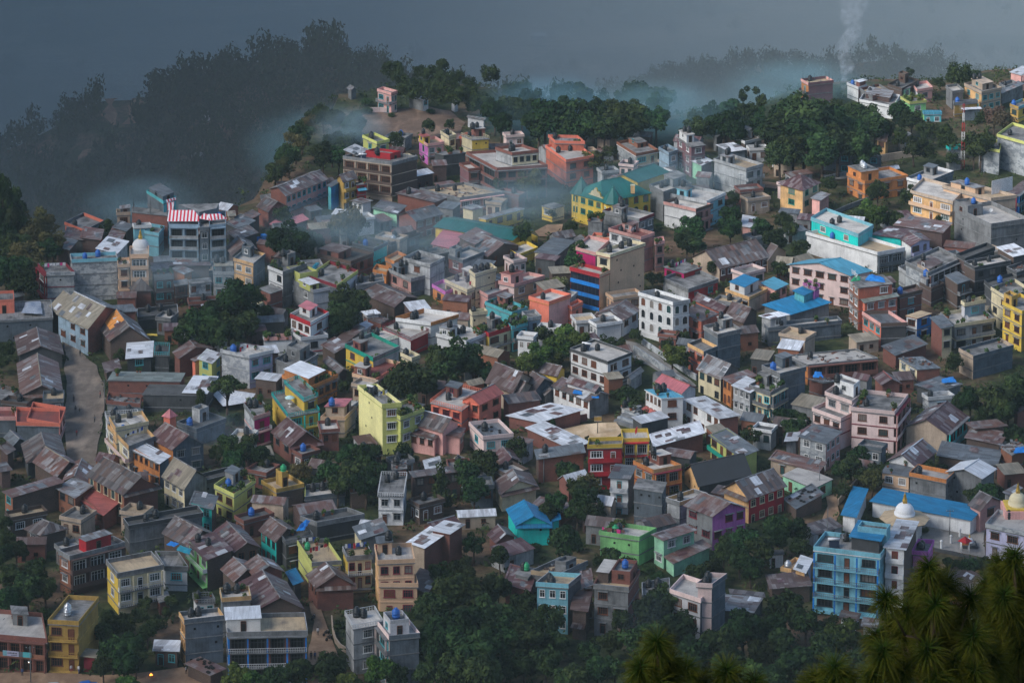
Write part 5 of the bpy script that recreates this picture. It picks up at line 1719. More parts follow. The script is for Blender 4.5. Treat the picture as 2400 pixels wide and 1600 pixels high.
TREE_TEXT = '''
A3 d 60,150,200 150,260,220 330,430,260 90,480,260 250,560,300 420,600,250 60,700,300 200,700,260 400,880,220 1000,900,200 1130,950,240 1030,1150,300 1200,1120,300 1130,1290,320 1350,1000,220 1300,880,200 1450,960,200 1580,760,150 1330,790,150 1520,880,120 30,50,200 10,300,240 1240,1250,260 960,1020,220 950,1330,220
A3 g 2170,1400,260 2330,1450,240 1180,1490,220
D2 d 2480,300,300 2600,700,320 2500,1000,300 2700,1300,320
D3 d 2600,200,320 2750,600,340
D1 d 2600,300,260 2750,900,300 2600,1300,280
B3 d 1730,470,260 1900,430,300 1800,560,400 2050,560,420 1620,760,350 1850,850,500 2150,800,450 1700,1000,450 1950,1100,500 2250,1000,400 1800,1300,400 2100,1330,450 2320,1300,300 2000,200,250 2250,330,220 1450,880,160 650,1290,350 400,1380,300 200,1420,300 1300,1400,250 770,1000,130 2050,950,400 1600,1180,300 1900,1350,350 1550,1400,260 2200,560,300
B3 g 1130,1330,300 860,1460,260 1640,470,140
B3 r 2080,1230,260
C3 d 500,150,350 900,340,220 800,390,150 1100,1500,300 270,660,150 350,870,350 100,740,300 150,980,400 400,1080,300 1400,680,350 1300,760,420 1000,890,230 1500,900,450 1200,1000,500 900,1090,250 2100,920,450 2250,960,300 1900,1060,400 1700,1150,400 300,1250,350 600,1400,300 100,1300,300 800,1350,300 2150,160,300 2000,200,250 2280,200,300 1950,280,250 2100,330,250 1850,420,220 2200,420,250 1700,480,220 1560,1300,400 1250,1250,350 950,1320,300 2050,1250,380 1400,1450,350 700,1200,240 470,1450,260 40,920,260 2300,1150,320
C3 g 1560,1180,300 1900,1350,330 2200,1380,330
C3 b 1050,380,220 1250,440,220 620,250,160 120,260,180 220,250,160 1330,520,160
C3 t 1210,180,190
D3 d 100,20,300 250,60,250 50,150,250 300,240,220 150,740,400 350,880,330 50,930,300 550,1100,350 450,1220,350 250,1250,400 800,1250,350 150,1100,350 620,1330,330 1000,1400,300 400,1420,350 60,1420,330 1700,420,220 1850,430,220 2000,420,220 300,130,200
D3 g 700,1000,380 560,960,200 860,1120,240
D3 b 1440,130,110 690,240,60
A2 f 2080,325,400
A2 d 1850,440,140 2100,850,250 2250,930,250 2150,1000,250 2000,950,180 60,0,180 20,120,160 2300,850,180 1560,700,90
A2 g 1090,80,150
A2 b 1900,600,160 1760,660,140 2150,640,180 1500,740,90
B2 d 1400,210,450 1660,40,350 1900,-20,400 1980,100,300 1560,290,260 2150,200,220 800,350,140 1000,920,350 850,940,300 900,1080,300 700,1100,300 1000,1180,300 750,1230,250 2080,1000,330 1900,1090,300 2000,1250,300 50,970,220 100,1050,220 1340,930,220 1750,140,300 640,1000,200 1120,1120,240
B2 c 1700,1140,210
B2 g 2050,190,160 2260,190,190 1660,330,200
B2 b 1180,1060,220 930,1380,180 190,620,120 470,390,130 1450,1010,140 220,1150,200 530,1170,260 620,1260,240
B2 o 420,1120,220 560,1030,200 760,1120,220
C2 g 250,20,300 350,80,260 150,100,260 450,-10,220 90,180,130 1480,30,250 1560,90,200 980,-40,160 550,-60,220
C2 d 1050,420,230 960,440,160 40,890,200 500,1110,250 600,1250,260 680,1340,300 400,1380,260 2200,790,200 600,1450,260 760,1480,240 330,1480,240 1150,480,170 80,960,160
C2 c 1240,640,120
C2 b 1890,740,120 1640,1080,150 450,1100,160 1700,1040,130 380,660,70 1160,150,120 980,300,100 2050,760,140 1500,780,70 820,1440,180
C2 o 700,1220,240 1430,-30,180
D2 d 150,600,250 300,640,220 230,700,260 830,960,250 750,1050,260 680,1110,220 900,1160,210 1850,430,300 1790,480,220 1700,100,210 2100,380,400 2200,430,300 2150,520,300 2050,580,220 2250,780,220 1480,1090,200 2000,1310,260 1900,1330,220 2300,300,280 1000,1120,200 2300,480,260 1950,640,180
D2 o 960,1170,240 680,1280,200
D2 b 970,1480,130 1600,1100,120 2120,1300,150 60,740,200 340,770,200 540,500,100 870,960,120
A1 t 30,20,330 110,90,300
A1 o 370,350,260 420,430,260 480,550,280 300,480,320 250,650,340 160,300,300
A1 d 60,250,340 100,560,350 80,800,350 200,900,320 430,620,250 2150,1015,460 2260,1050,320 1850,1250,400 2000,1160,350 2100,1300,360 1750,1350,260 20,450,300 180,780,300 1680,1420,240 1950,1380,350 2250,1280,300
A1 g 970,460,180
B1 d 240,320,200 300,480,400 400,520,300 200,560,250 450,600,260 840,1050,340 950,1130,260 740,1200,260 860,1230,300 760,1330,240 100,1250,210 40,1130,160 560,560,200 720,1300,220
B1 o 840,335,340 760,420,240 930,410,240 2230,60,150
B1 b 1560,620,140 140,1330,180 660,1490,120 2180,1150,170 2290,1160,130 300,1230,160
C1 o 160,0,260 70,60,160 200,100,200 370,350,110
C1 d 530,450,170 760,385,150 1640,405,300 1600,550,250 2010,320,240 2000,430,270 2040,190,180 1840,830,120 2290,430,220 620,640,230 580,750,220 1140,1450,150 1320,930,160 870,1510,200 1680,590,220 1260,940,120
C1 g 500,1420,260 400,1490,260 620,1490,260 1570,1480,160 100,470,220 300,1420,200
C1 b 360,990,160 1450,830,130 2200,700,150 1340,470,90 60,1070,120 230,1180,130 2320,560,130
C1 p 450,945,160
D1 d 560,50,170 1010,95,240 1330,120,110 170,380,230 60,530,260 200,470,200 300,640,220 100,830,160 1280,160,200 60,1120,110
D1 g 900,270,260 1000,320,260 850,340,220 1100,330,220 1180,380,200
D1 b 1240,400,140 700,380,120 620,440,120 1700,1270,80 2000,1250,110 1560,380,90 420,640,110 1350,430,100
D1 r 130,850,170
D0 d 380,850,560 200,900,420 100,1000,420 560,950,420 800,945,260 900,935,320 1220,930,280 1000,1040,320 1060,1080,260 1320,1000,260 350,1100,460 520,1230,420 650,1150,420 1450,1110,220 1350,1230,260 1600,1130,220 1950,1190,320 1900,1260,260 1770,560,310 1850,610,210 1570,710,130 1650,1210,220 1230,1180,220 1700,1390,170 240,1200,380 120,1280,330 760,1060,320
D0 t 880,1190,330
D0 g 1300,622,105
D0 r 2080,960,260 2180,1000,260 640,900,160
D0 o 1480,1330,200 1990,1010,200
C0 d 20,740,220 180,800,300 420,735,160 560,740,260 700,800,220 1060,740,210 1160,725,220 1250,760,260 1420,800,230 1350,860,260 300,900,420 550,880,360 750,900,360 950,920,360 1150,920,360 1320,980,320 100,880,320 1700,1000,220 1850,940,260 2000,910,260 2150,930,300 1950,1000,320 2250,990,260 1750,1070,260 450,1010,340 650,1030,340 850,1050,320 1050,1050,320 2050,1090,260 1650,1090,230 2320,1060,300 240,1020,320
C0 t 2130,785,150 2280,805,190 960,830,160
C0 o 730,1380,260 830,810,150 2080,1290,120
C0 r 130,722,130 900,1330,180
B0 o 480,1060,250 360,1220,260 240,1450,240
B0 g 540,1000,220
B0 d 420,1120,270 300,1330,270 620,960,230 700,1000,230 180,1500,240 900,1010,230 860,1110,260 820,1200,280 900,1180,240 700,1220,280 620,1300,300 760,1330,260 940,1090,160 2140,590,240 1720,545,190 1600,600,230 1860,640,160 1960,700,160 1500,600,170 2310,760,160 1500,700,300 1660,720,320 1800,760,300 1950,790,260 2200,900,300 2320,880,300 1600,1090,160 1780,1090,130 1280,1200,220 2050,840,260 1400,700,260 1330,640,200 1250,560,240 1750,640,260 2250,1020,260 1980,900,180
B0 b 1030,960,140 1250,1020,90 1000,880,140 1600,980,110
'''

def plant_trees():
    idx = 0
    for line in TREE_TEXT.strip().splitlines():
        tk = line.split()
        for s in tk[2:]:
            x, y, w = (float(v) for v in s.split(','))
            idx += 1
            tree(tk[0], x, y, w, tk[1], idx)

def thin_trees(limit=296):
    """the smallest trees beyond the countable ones become one wood"""
    ts = [t for t in TREES if t[1] not in 'bhp']
    ts.sort(key=lambda t: -t[4] - (60 if t[2].y < 930 else 0))
    rest = ts[limit:]
    vs, fs = [], []
    for o, kind, b, tile, ww in rest:
        cr = [c for c in o.children if c.name.startswith('crown')][0]
        sx, sy, sz = o.scale
        a = o.rotation_euler[2]
        ca, sa = math.cos(a), math.sin(a)
        me = cr.data
        co = [v.co for v in me.vertices]
        for pl in me.polygons:
            if pl.index % 5 == 0 or pl.index % 5 == 3:
                continue
            i = len(vs)
            for k in pl.vertices:
                x, y, z = co[k][0] * sx, co[k][1] * sy, co[k][2] * sz
                vs.append((b.x + x * ca - y * sa, b.y + x * sa + y * ca, b.z + z))
            fs.append((i, i + 1, i + 2, i + 3))
        for c in list(o.children):
            bpy.data.objects.remove(c)
        bpy.data.objects.remove(o)
    gone = set(id(t) for t in rest)
    TREES[:] = [t for t in TREES if id(t) not in gone]
    if fs:
        m = TREE['d0'][0].materials[0]
        o = link('wood', raw_mesh('wood', vs, fs, m))
        tag(o, 'misty wood of small crowns along the far edge of town', 'wood', None, 'stuff')

def label_trees():
    seen = {}
    names = [(l, c) for l, c, r, h in HOUSES]
    for o, kind, b, tile, ww in TREES:
        px = 1200 + b.x / max(1, b.y) * FPX
        word = KIND_WORD[kind]
        if b.y > 1062:
            where = 'in the misty wood beyond the town'
        else:
            # nearest labelled house
            best = min(names, key=lambda q: (q[1].x - b.x) ** 2 + (q[1].y - b.y) ** 2)
            where = 'close to the ' + best[0]
        lab = ' '.join((word + ' ' + where).split()[:16])
        o['label'] = lab
        o['category'] = KIND_CAT.get(kind, 'tree')
        seen.setdefault(lab, []).append(o)
    for lab, os_ in seen.items():
        if len(os_) > 1:
            g = lab.replace('tree ', 'trees ', 1).replace('bush ', 'bushes ', 1).replace('shrub ', 'shrubs ', 1)
            for o in os_:
                o['group'] = g

def far_forest():
    rng = random.Random(11)
    vs, fs = [], []
    temp = []
    for k in range(7):
        tv, tf = [], []
        for j in range(6):
            a = rng.uniform(0, 6.28)
            leaf_quads(tv, tf, rng, (.38 * math.cos(a), .38 * math.sin(a), rng.uniform(.3, .85)), 17, .42, .3, .125, .4)
        temp.append([(v.x, v.y, v.z) for v in tv])
    def add(x, y, s):
        z = height(x, y) - .3
        hh = s * rng.uniform(1.0, 2.0)
        i = len(vs)
        tv = temp[rng.randrange(7)]
        vs.extend([(x + u * s, y + v * s, z + w * hh) for u, v, w in tv])
        fs.extend([(j, j + 1, j + 2, j + 3) for j in range(i, i + len(tv), 4)])
    for _ in range(3000):
        y = 1700 + rng.triangular(-330, 25, 0)
        x = rng.uniform(-420, 120)
        c = math.sin(x * .02 + y * .011) + math.sin(x * .041 - y * .017 + 2)
        if y < 1660 and c < -.75:
            continue
        if any((x - a) ** 2 + (y - b) ** 2 * .12 < 60 and y < b + 12 for a, b in SCARS):
            continue
        add(x, y, rng.choice([4, 5, 6, 7, 9, 11]) * rng.uniform(.8, 1.15))
    for _ in range(1500):
        y = 2000 + rng.triangular(-260, 20, 0)
        add(rng.uniform(60, 460), y, rng.uniform(5, 9))
    # scattered clumps in the valley
    for _ in range(60):
        cx, cy = rng.uniform(-500, 500), rng.uniform(2100, 3000)
        for k in range(rng.randint(2, 14)):
            add(cx + rng.gauss(0, 22), cy + rng.gauss(0, 20), rng.uniform(5, 10))
    m = leafmat('far_wood_leaves', (.016, .03, .014), (.045, .065, .024))
    o = link('forest', raw_mesh('forest', vs, fs, m))
    tag(o, 'dark misty wood covering the hills beyond the town', 'forest', None, 'stuff')

def undergrowth():
    rng = random.Random(17)
    vs, fs = [], []
    n = 0
    while n < 6200:
        y = rng.uniform(470, 1060)
        x = rng.uniform(-.21, .25) * y
        if y > lerp_table(BACK, x) + 25:
            continue
        if inside_house(x, y) or any(pip(x, y, r) for r in ROADS):
            n += .25
            continue
        z = height(x, y)
        s = rng.uniform(.5, 1.6)
        leaf_quads(vs, fs, rng, (x, y, z + s * .5), 17, s * 1.3, s * .9, s * .38, .4)
        n += 1
    m = leafmat('undergrowth_leaves', (.02, .036, .014), (.07, .085, .03))
    o = link('undergrowth', raw_mesh('undergrowth', vs, fs, m))
    tag(o, 'low tangled green undergrowth between the houses', 'undergrowth', None, 'stuff')

# ------------------------------------------------------------ pines close to the camera
def pines():
    T = NT('pine_needles')
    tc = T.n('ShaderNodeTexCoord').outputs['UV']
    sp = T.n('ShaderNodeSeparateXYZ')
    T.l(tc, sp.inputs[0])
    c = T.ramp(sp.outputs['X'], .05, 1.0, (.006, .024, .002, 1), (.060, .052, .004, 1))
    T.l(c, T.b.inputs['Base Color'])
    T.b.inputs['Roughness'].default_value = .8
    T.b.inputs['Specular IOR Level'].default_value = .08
    nm = T.m
    bark = plain('pine_bark', (.055, .038, .026), .95, .1, 4.0)
    rng = random.Random(23)
    def tuft(vs, fs, us, tip, axis, L, n):
        """needles drooping in an umbrella from the shoot below tip"""
        axis = axis.normalized()
        u = axis.cross(Vector((.3, .8, .1))).normalized()
        w = axis.cross(u)
        for _ in range(n):
            a = rng.uniform(0, 6.283)
            s = rng.random()
            root = tip - axis * (s * .13)
            out = (u * math.cos(a) + w * math.sin(a))
            el = rng.uniform(-.8, .8) if s > .15 else rng.uniform(0, 1.2)
            d = (out * math.cos(el) + axis * math.sin(el)).normalized()
            l = L * rng.uniform(.75, 1.1)
            side = d.cross(Vector((rng.gauss(0, 1), rng.gauss(0, 1), rng.gauss(0, 1))))
            if side.length < .05:
                continue
            side = side.normalized() * .0028
            p0 = root
            p1 = root + d * l * .5 + Vector((0, 0, -l * .06))
            p2 = root + d * l * .82 + Vector((0, 0, -l * .22))
            i = len(vs)
            vs.extend([p0 - side, p0 + side, p1 - side * .9, p1 + side * .9, p2])
            q = rng.uniform(-.25, .25)
            us.extend([0, 0, .45 + q, .45 + q, .8 + q])
            fs.append((i, i + 1, i + 3, i + 2))
            fs.append((i + 2, i + 3, i + 4))
    def pine(label, dist, base_px, tufts):
        """trunk stands on the slope below; each shoot is (x, y, depth offset, length)"""
        bx = at_y(base_px, 1600, dist)
        gz = height(bx.x, dist)
        root = link('pine_tree', None, None, Vector((bx.x, dist, gz)))
        tag(root, label, 'pine tree', 'pine tops close to the viewer')
        org = Vector((bx.x, dist, gz))
        vs, fs, us = [], [], []
        tr = MB()
        tips = []
        for t in tufts:
            (x, y), dy, L = nat(t[0], t[1], t[2]), t[3], t[4]
            tips.append((at_y(x, y, dist + dy) - org, L))
        topz = max(p.z for p, L in tips)
        lead = max(tips, key=lambda q: q[0].z)[0]
        # trunk: from the ground to the leading shoot
        pts = [Vector((0, 0, -.3)), Vector((.05, 0, topz * .5)), Vector((lead.x * .5, lead.y * .5, topz * .8)), lead - Vector((0, 0, .12))]
        rr = [.17, .11, .05, .012]
        for i in range(3):
            tr.tube(pts[i], pts[i + 1], rr[i], bark, 8, rr[i + 1])
        tr.build('trunk', root)
        br = MB()
        for p, L in tips:
            ax = Vector((rng.uniform(-.12, .12), rng.uniform(-.12, .12), 1))
            if p is not lead:
                # limb leaves the trunk lower down and curves upward to the shoot
                zz = p.z - .35 - .45 * math.hypot(p.x - lead.x, p.y - lead.y)
                k = min(max(zz / max(topz, .1), .3), .97)
                st = pts[1].lerp(pts[2], min(1, max(0, (k - .5) / .3))) if k < .8 else pts[2].lerp(pts[3], (k - .8) / .2)
                mid = st.lerp(p, .6) - Vector((0, 0, .22))
                br.tube(st, mid, .022, bark, 6, .013)
                br.tube(mid, p - ax * .06, .013, bark, 6, .007)
            br.tube(p - ax * .16, p + ax * .012, .008, bark, 6, .005)
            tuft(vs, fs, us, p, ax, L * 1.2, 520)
            # a second, lower whorl on the same shoot
            if rng.random() < .12:
                tuft(vs, fs, us, p - ax * .26 + Vector((rng.uniform(-.05, .05), rng.uniform(-.05, .05), 0)), ax, L * .9, 260)
        br.build('limb', root)
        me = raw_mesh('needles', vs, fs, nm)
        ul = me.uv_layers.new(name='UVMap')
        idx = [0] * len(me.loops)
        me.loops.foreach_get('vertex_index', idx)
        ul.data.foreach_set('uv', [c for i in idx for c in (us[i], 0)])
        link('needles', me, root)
    pine('pine top spreading across the bottom right corner', 30.0, 2230, [
        ('D3', 1480, 470, 0, .20), ('D3', 1480, 590, .1, .30), ('D3', 1640, 620, .3, .28), ('D3', 1090, 760, -.3, .24), ('D3', 1540, 830, -.2, .30),
        ('D3', 1865, 760, .3, .28), ('D3', 1290, 860, .2, .26), ('D3', 1700, 900, .5, .26), ('D3', 1060, 1240, -.4, .28), ('D3', 1890, 1110, -.2, .30),
        ('D3', 1500, 1060, .2, .28), ('D3', 1240, 1060, .5, .24), ('D3', 1470, 1230, -.3, .30), ('D3', 1720, 1350, -.2, .28), ('D3', 1000, 1100, .5, .22),
        ('D3', 960, 1470, -.3, .26), ('D3', 1250, 1440, -.3, .28), ('D3', 1560, 1480, -.4, .28), ('D3', 1900, 1420, -.3, .28), ('D3', 1380, 680, .4, .24),
        ('D3', 1780, 1180, .3, .26), ('D3', 1150, 960, .6, .22), ('D3', 1640, 1180, .4, .26), ('D3', 2050, 1300, .1, .28), ('D3', 1350, 1330, .4, .26), ('D3', 1080, 1400, .4, .24),
        ('D3', 1420, 900, .5, .26), ('D3', 1620, 1000, .5, .26), ('D3', 1800, 980, .5, .26), ('D3', 1380, 1180, .6, .26), ('D3', 1560, 1330, .5, .26), ('D3', 1780, 1460, .4, .26), ('D3', 1180, 1260, .6, .24), ('D3', 1980, 1180, .5, .26)])
    pine('dark pine crown cut off by the right edge', 31.5, 2400, [
        ('D3', 2270, 385, 0, .24), ('D3', 2130, 440, .2, .20), ('D3', 2170, 560, .1, .26), ('D3', 2320, 560, .2, .26), ('D3', 2010, 620, .3, .22), ('D3', 2170, 740, -.2, .28),
        ('D3', 2330, 760, .1, .28), ('D3', 2060, 820, .2, .24), ('D3', 2250, 900, -.2, .28), ('D3', 2130, 980, .1, .28), ('D3', 2330, 1080, -.2, .28), ('D3', 2200, 1150, .2, .28),
        ('D3', 2320, 1260, -.3, .28), ('D3', 2180, 1400, -.2, .28), ('D3', 2320, 1480, .1, .28), ('D3', 2060, 1480, .2, .26), ('D3', 2380, 640, .4, .28), ('D3', 2400, 920, .3, .28),
        ('D3', 2240, 660, .5, .28), ('D3', 2120, 880, .5, .28), ('D3', 2280, 1000, .5, .28), ('D3', 2230, 1300, .5, .28), ('D3', 2370, 1180, .4, .28), ('D3', 2080, 1100, .6, .26)])
    pine('single blurred pine tip at the bottom centre right', 28.0, 1560, [
        ('C3', 1340, 1160, 0, .26), ('C3', 1180, 1400, -.1, .24), ('C3', 1330, 1400, .2, .28), ('C3', 1450, 1350, .2, .24), ('C3', 1330, 1560, -.1, .28), ('C3', 1230, 1540, .3, .26), ('C3', 1440, 1520, .1, .26)])
    pine('two low pine tips rising from the bottom edge', 29.0, 1700, [
        ('C3', 1605, 1410, 0, .22), ('C3', 1970, 1430, .1, .26), ('C3', 1730, 1510, .2, .22), ('C3', 2230, 1530, .1, .2)])
    pine('broad pine tip left of the big pine', 28.5, 1960, [
        ('D3', 610, 1405, 0, .28), ('D3', 460, 1510, .2, .24), ('D3', 700, 1530, .2, .24), ('D3', 590, 1560, -.1, .28), ('D3', 380, 1550, .3, .2)])

# ------------------------------------------------------------ air, light
def volume_box(name, lo, hi, dens, col, aniso, label=None, cat=None):
    m = bpy.data.materials.new(name)
    m.use_nodes = True
    t = m.node_tree
    t.nodes.remove(t.nodes['Principled BSDF'])
    v = t.nodes.new('ShaderNodeVolumePrincipled')
    v.inputs['Color'].default_value = (*col, 1)
    v.inputs['Density'].default_value = dens
    v.inputs['Anisotropy'].default_value = aniso
    t.links.new(v.outputs[0], t.nodes['Material Output'].inputs['Volume'])
    x0, y0, z0 = lo
    x1, y1, z1 = hi
    vs = [(x, y, z) for z in (z0, z1) for y in (y0, y1) for x in (x0, x1)]
    fs = [(0, 2, 3, 1), (4, 5, 7, 6), (0, 1, 5, 4), (2, 6, 7, 3), (0, 4, 6, 2), (1, 3, 7, 5)]
    me = bpy.data.meshes.new(name)
    me.from_pydata(vs, [], fs)
    me.materials.append(m)
    o = link(name, me)
    tag(o, label, cat, None, 'stuff')
    return o

def puff_volume(name, rings, dens, col, nscale, label, k=14, thr=(.38, .68), aniso=0.1, fade=None):
    """closed lumpy column of smoke; rings are (centre, radius x, radius y)"""
    m = bpy.data.materials.new(name)
    m.use_nodes = True
    t = m.node_tree
    t.nodes.remove(t.nodes['Principled BSDF'])
    v = t.nodes.new('ShaderNodeVolumePrincipled')
    v.inputs['Color'].default_value = (*col, 1)
    v.inputs['Anisotropy'].default_value = aniso
    tc = t.nodes.new('ShaderNodeTexCoord')
    n = t.nodes.new('ShaderNodeTexNoise')
    n.inputs['Scale'].default_value = nscale
    n.inputs['Detail'].default_value = 4
    t.links.new(tc.outputs['Object'], n.inputs['Vector'])
    r = t.nodes.new('ShaderNodeMapRange')
    r.inputs['From Min'].default_value = thr[0]
    r.inputs['From Max'].default_value = thr[1]
    r.inputs['To Max'].default_value = dens
    t.links.new(n.outputs['Fac'], r.inputs['Value'])
    dens_out = r.outputs['Result']
    if fade:
        sp = t.nodes.new('ShaderNodeSeparateXYZ')
        t.links.new(tc.outputs['Object'], sp.inputs[0])
        fr = t.nodes.new('ShaderNodeMapRange')
        fr.inputs['From Min'].default_value = fade[0]
        fr.inputs['From Max'].default_value = fade[1]
        fr.inputs['To Min'].default_value = 1.0
        fr.inputs['To Max'].default_value = fade[2]
        t.links.new(sp.outputs['Z'], fr.inputs['Value'])
        mu = t.nodes.new('ShaderNodeMath')
        mu.operation = 'MULTIPLY'
        t.links.new(dens_out, mu.inputs[0])
        t.links.new(fr.outputs['Result'], mu.inputs[1])
        dens_out = mu.outputs[0]
    t.links.new(dens_out, v.inputs['Density'])
    t.links.new(v.outputs[0], t.nodes['Material Output'].inputs['Volume'])
    vs, fs = [], []
    c0 = Vector(rings[0][0])
    for c, rx, ry in rings:
        for i in range(k):
            a = 2 * math.pi * i / k
            vs.append(Vector(c) - c0 + Vector((rx * math.cos(a), ry * math.sin(a), 0)))
    for j in range(len(rings) - 1):
        for i in range(k):
            i2 = (i + 1) % k
            fs.append((j * k + i, j * k + i2, (j + 1) * k + i2, (j + 1) * k + i))
    fs.append(tuple(range(k))[::-1])
    fs.append(tuple((len(rings) - 1) * k + i for i in range(k)))
    me = bpy.data.meshes.new(name)
    me.from_pydata([tuple(p) for p in vs], [], fs)
    me.materials.append(m)
    o = link(name, me, None, c0)
    tag(o, label, name, None, 'stuff')
    return o

def camera_and_light():
    cd = bpy.data.cameras.new('camera')
    cd.lens = FPX / 2400 * 36
    cd.sensor_width = 36
    cd.shift_y = -SHIFT * FPX / 2400
    cd.clip_start = 1
    cd.clip_end = 20000
    cd.dof.use_dof = True
    cd.dof.focus_distance = 760
    cd.dof.aperture_fstop = 11
    co = link('camera', cd, None, CAM)
    co.rotation_euler = (math.pi / 2 - PITCH, 0, 0)
    scene.camera = co
    w = bpy.data.worlds.new('World')
    scene.world = w
    w.use_nodes = True
    t = w.node_tree
    bg = t.nodes['Background']
    sky = t.nodes.new('ShaderNodeTexSky')
    sky.sky_type = 'NISHITA'
    sky.sun_disc = False
    S = SUN_DIR.normalized()
    sky.sun_elevation = math.asin(S.z)
    sky.sun_rotation = math.atan2(S.x, S.y)
    sky.air_density = 1.0
    sky.dust_density = 1.0
    sky.ozone_density = 2.0
    t.links.new(sky.outputs['Color'], bg.inputs['Color'])
    bg.inputs['Strength'].default_value = SKY
    sl = bpy.data.lights.new('sun', 'SUN')
    sl.energy = SUN
    sl.angle = rad(32)
    sl.color = (1.0, .97, .94)
    so = link('sun', sl)
    so.rotation_euler = (-S).to_track_quat('-Z', 'Y').to_euler()
    so.location = S * 800
    vs = scene.view_settings
    vs.view_transform = 'Standard'
    vs.look = 'None'
    vs.gamma = 1
    vs.use_curve_mapping = False
    vs.exposure = EXPOSURE
    scene.cycles.use_denoising = True
    scene.cycles.max_bounces = 5
    scene.cycles.diffuse_bounces = 3
    scene.cycles.volume_bounces = 1
    scene.cycles.transparent_max_bounces = 8

SUN_DIR = Vector((-.72, -.42, .62))
SKY = .064
SUN = 1.5
EXPOSURE = 1.58
# ------------------------------------------------------------ particular things of the place
HAZE = 0.00008
HAZE_COL = (.50, .64, .68)

def px_scale(p):
    return FPX / (p - CAM).length

def shade_cloud():
    """unseen clouds added high to the left; they shade the far hill, valley and town edges"""
    import bmesh
    bm = bmesh.new()
    spots = [(x + 60 * math.sin(y), y, 330 + 50 * math.sin(x)) for y in range(1050, 4300, 380) for x in range(-3100, -760, 380)]  # deck added out of view to darken the far left hill and valley
    spots += [(-760, 380, 170), (-720, 560, 180), (-640, 720, 130), (-700, 880, 220), (-640, 300, 110), (-520, 265, 100), (-400, 250, 95), (-290, 255, 95), (-190, 290, 95), (-120, 400, 90)]  # patches added out of view to darken the left and bottom of town
    for x, y, r in spots:
        g = bmesh.ops.create_icosphere(bm, subdivisions=3, radius=1)
        for v in g['verts']:
            n = v.co.copy()
            k = 1 + .12 * math.sin(n.x * 7 + x) + .1 * math.sin(n.y * 9 + y) + .08 * math.sin(n.z * 11)
            v.co = Vector((x + n.x * r * k, y + n.y * r * k, 370 + n.z * min(r, 260) * (.35 if n.z > 0 else .12) * k))
    me = bpy.data.meshes.new('shade_cloud')
    bm.to_mesh(me)
    bm.free()
    me.polygons.foreach_set('use_smooth', [True] * len(me.polygons))
    me.materials.append(plain('shade_cloud_surface', (.55, .57, .6), 1.0, 0, .01))
    o = link('shade_cloud', me)
    tag(o, 'unseen clouds added to shade the far hills and town edges', 'shade_cloud', None, 'stuff')

def mist_layer(label, top, dens, col, off):
    """one layer of the smog lying in the valley behind the ridge the town stands on"""
    m = bpy.data.materials.new('mist')
    m.use_nodes = True
    t = m.node_tree
    t.nodes.remove(t.nodes['Principled BSDF'])
    v = t.nodes.new('ShaderNodeVolumePrincipled')
    v.inputs['Color'].default_value = (*col, 1)
    v.inputs['Density'].default_value = dens
    t.links.new(v.outputs[0], t.nodes['Material Output'].inputs['Volume'])
    poly = [(-900, 700 + off)] + [(x, y + off) for x, y in BACK] + [(900, 1100 + off), (1500 + off, 6400 - off), (-1500 - off, 6400 - off)]
    me = bpy.data.meshes.new('mist')
    k = len(poly)
    vs = [(x, y, -410 - off * .1) for x, y in poly] + [(x, y, top) for x, y in poly]
    fs = [tuple(range(k))[::-1], tuple(range(k, 2 * k))] + [(i, (i + 1) % k, k + (i + 1) % k, k + i) for i in range(k)]
    me.from_pydata(vs, [], fs)
    me.materials.append(m)
    tag(link('mist', me), label, 'mist', None, 'stuff')

def stripes(name, c1, c2, w):
    T = NT(name)
    uv = T.n('ShaderNodeTexCoord').outputs['UV']
    sp = T.n('ShaderNodeSeparateXYZ')
    T.l(uv, sp.inputs[0])
    d = T.n('ShaderNodeMath', operation='DIVIDE')
    d.inputs[1].default_value = w
    T.l(sp.outputs['X'], d.inputs[0])
    f = T.n('ShaderNodeMath', operation='FRACT')
    T.l(d.outputs[0], f.inputs[0])
    g = T.n('ShaderNodeMath', operation='GREATER_THAN')
    g.inputs[1].default_value = .5
    T.l(f.outputs[0], g.inputs[0])
    T.l(T.mix(g.outputs[0], rgba(c1), rgba(c2)), T.b.inputs['Base Color'])
    T.b.inputs['Roughness'].default_value = .7
    return T.m

def cloth(name, c):
    key = 'cloth_' + name
    if key not in MATS:
        MATS[key] = plain('cloth_' + name, c, .9, .1, 3.0)
    return key

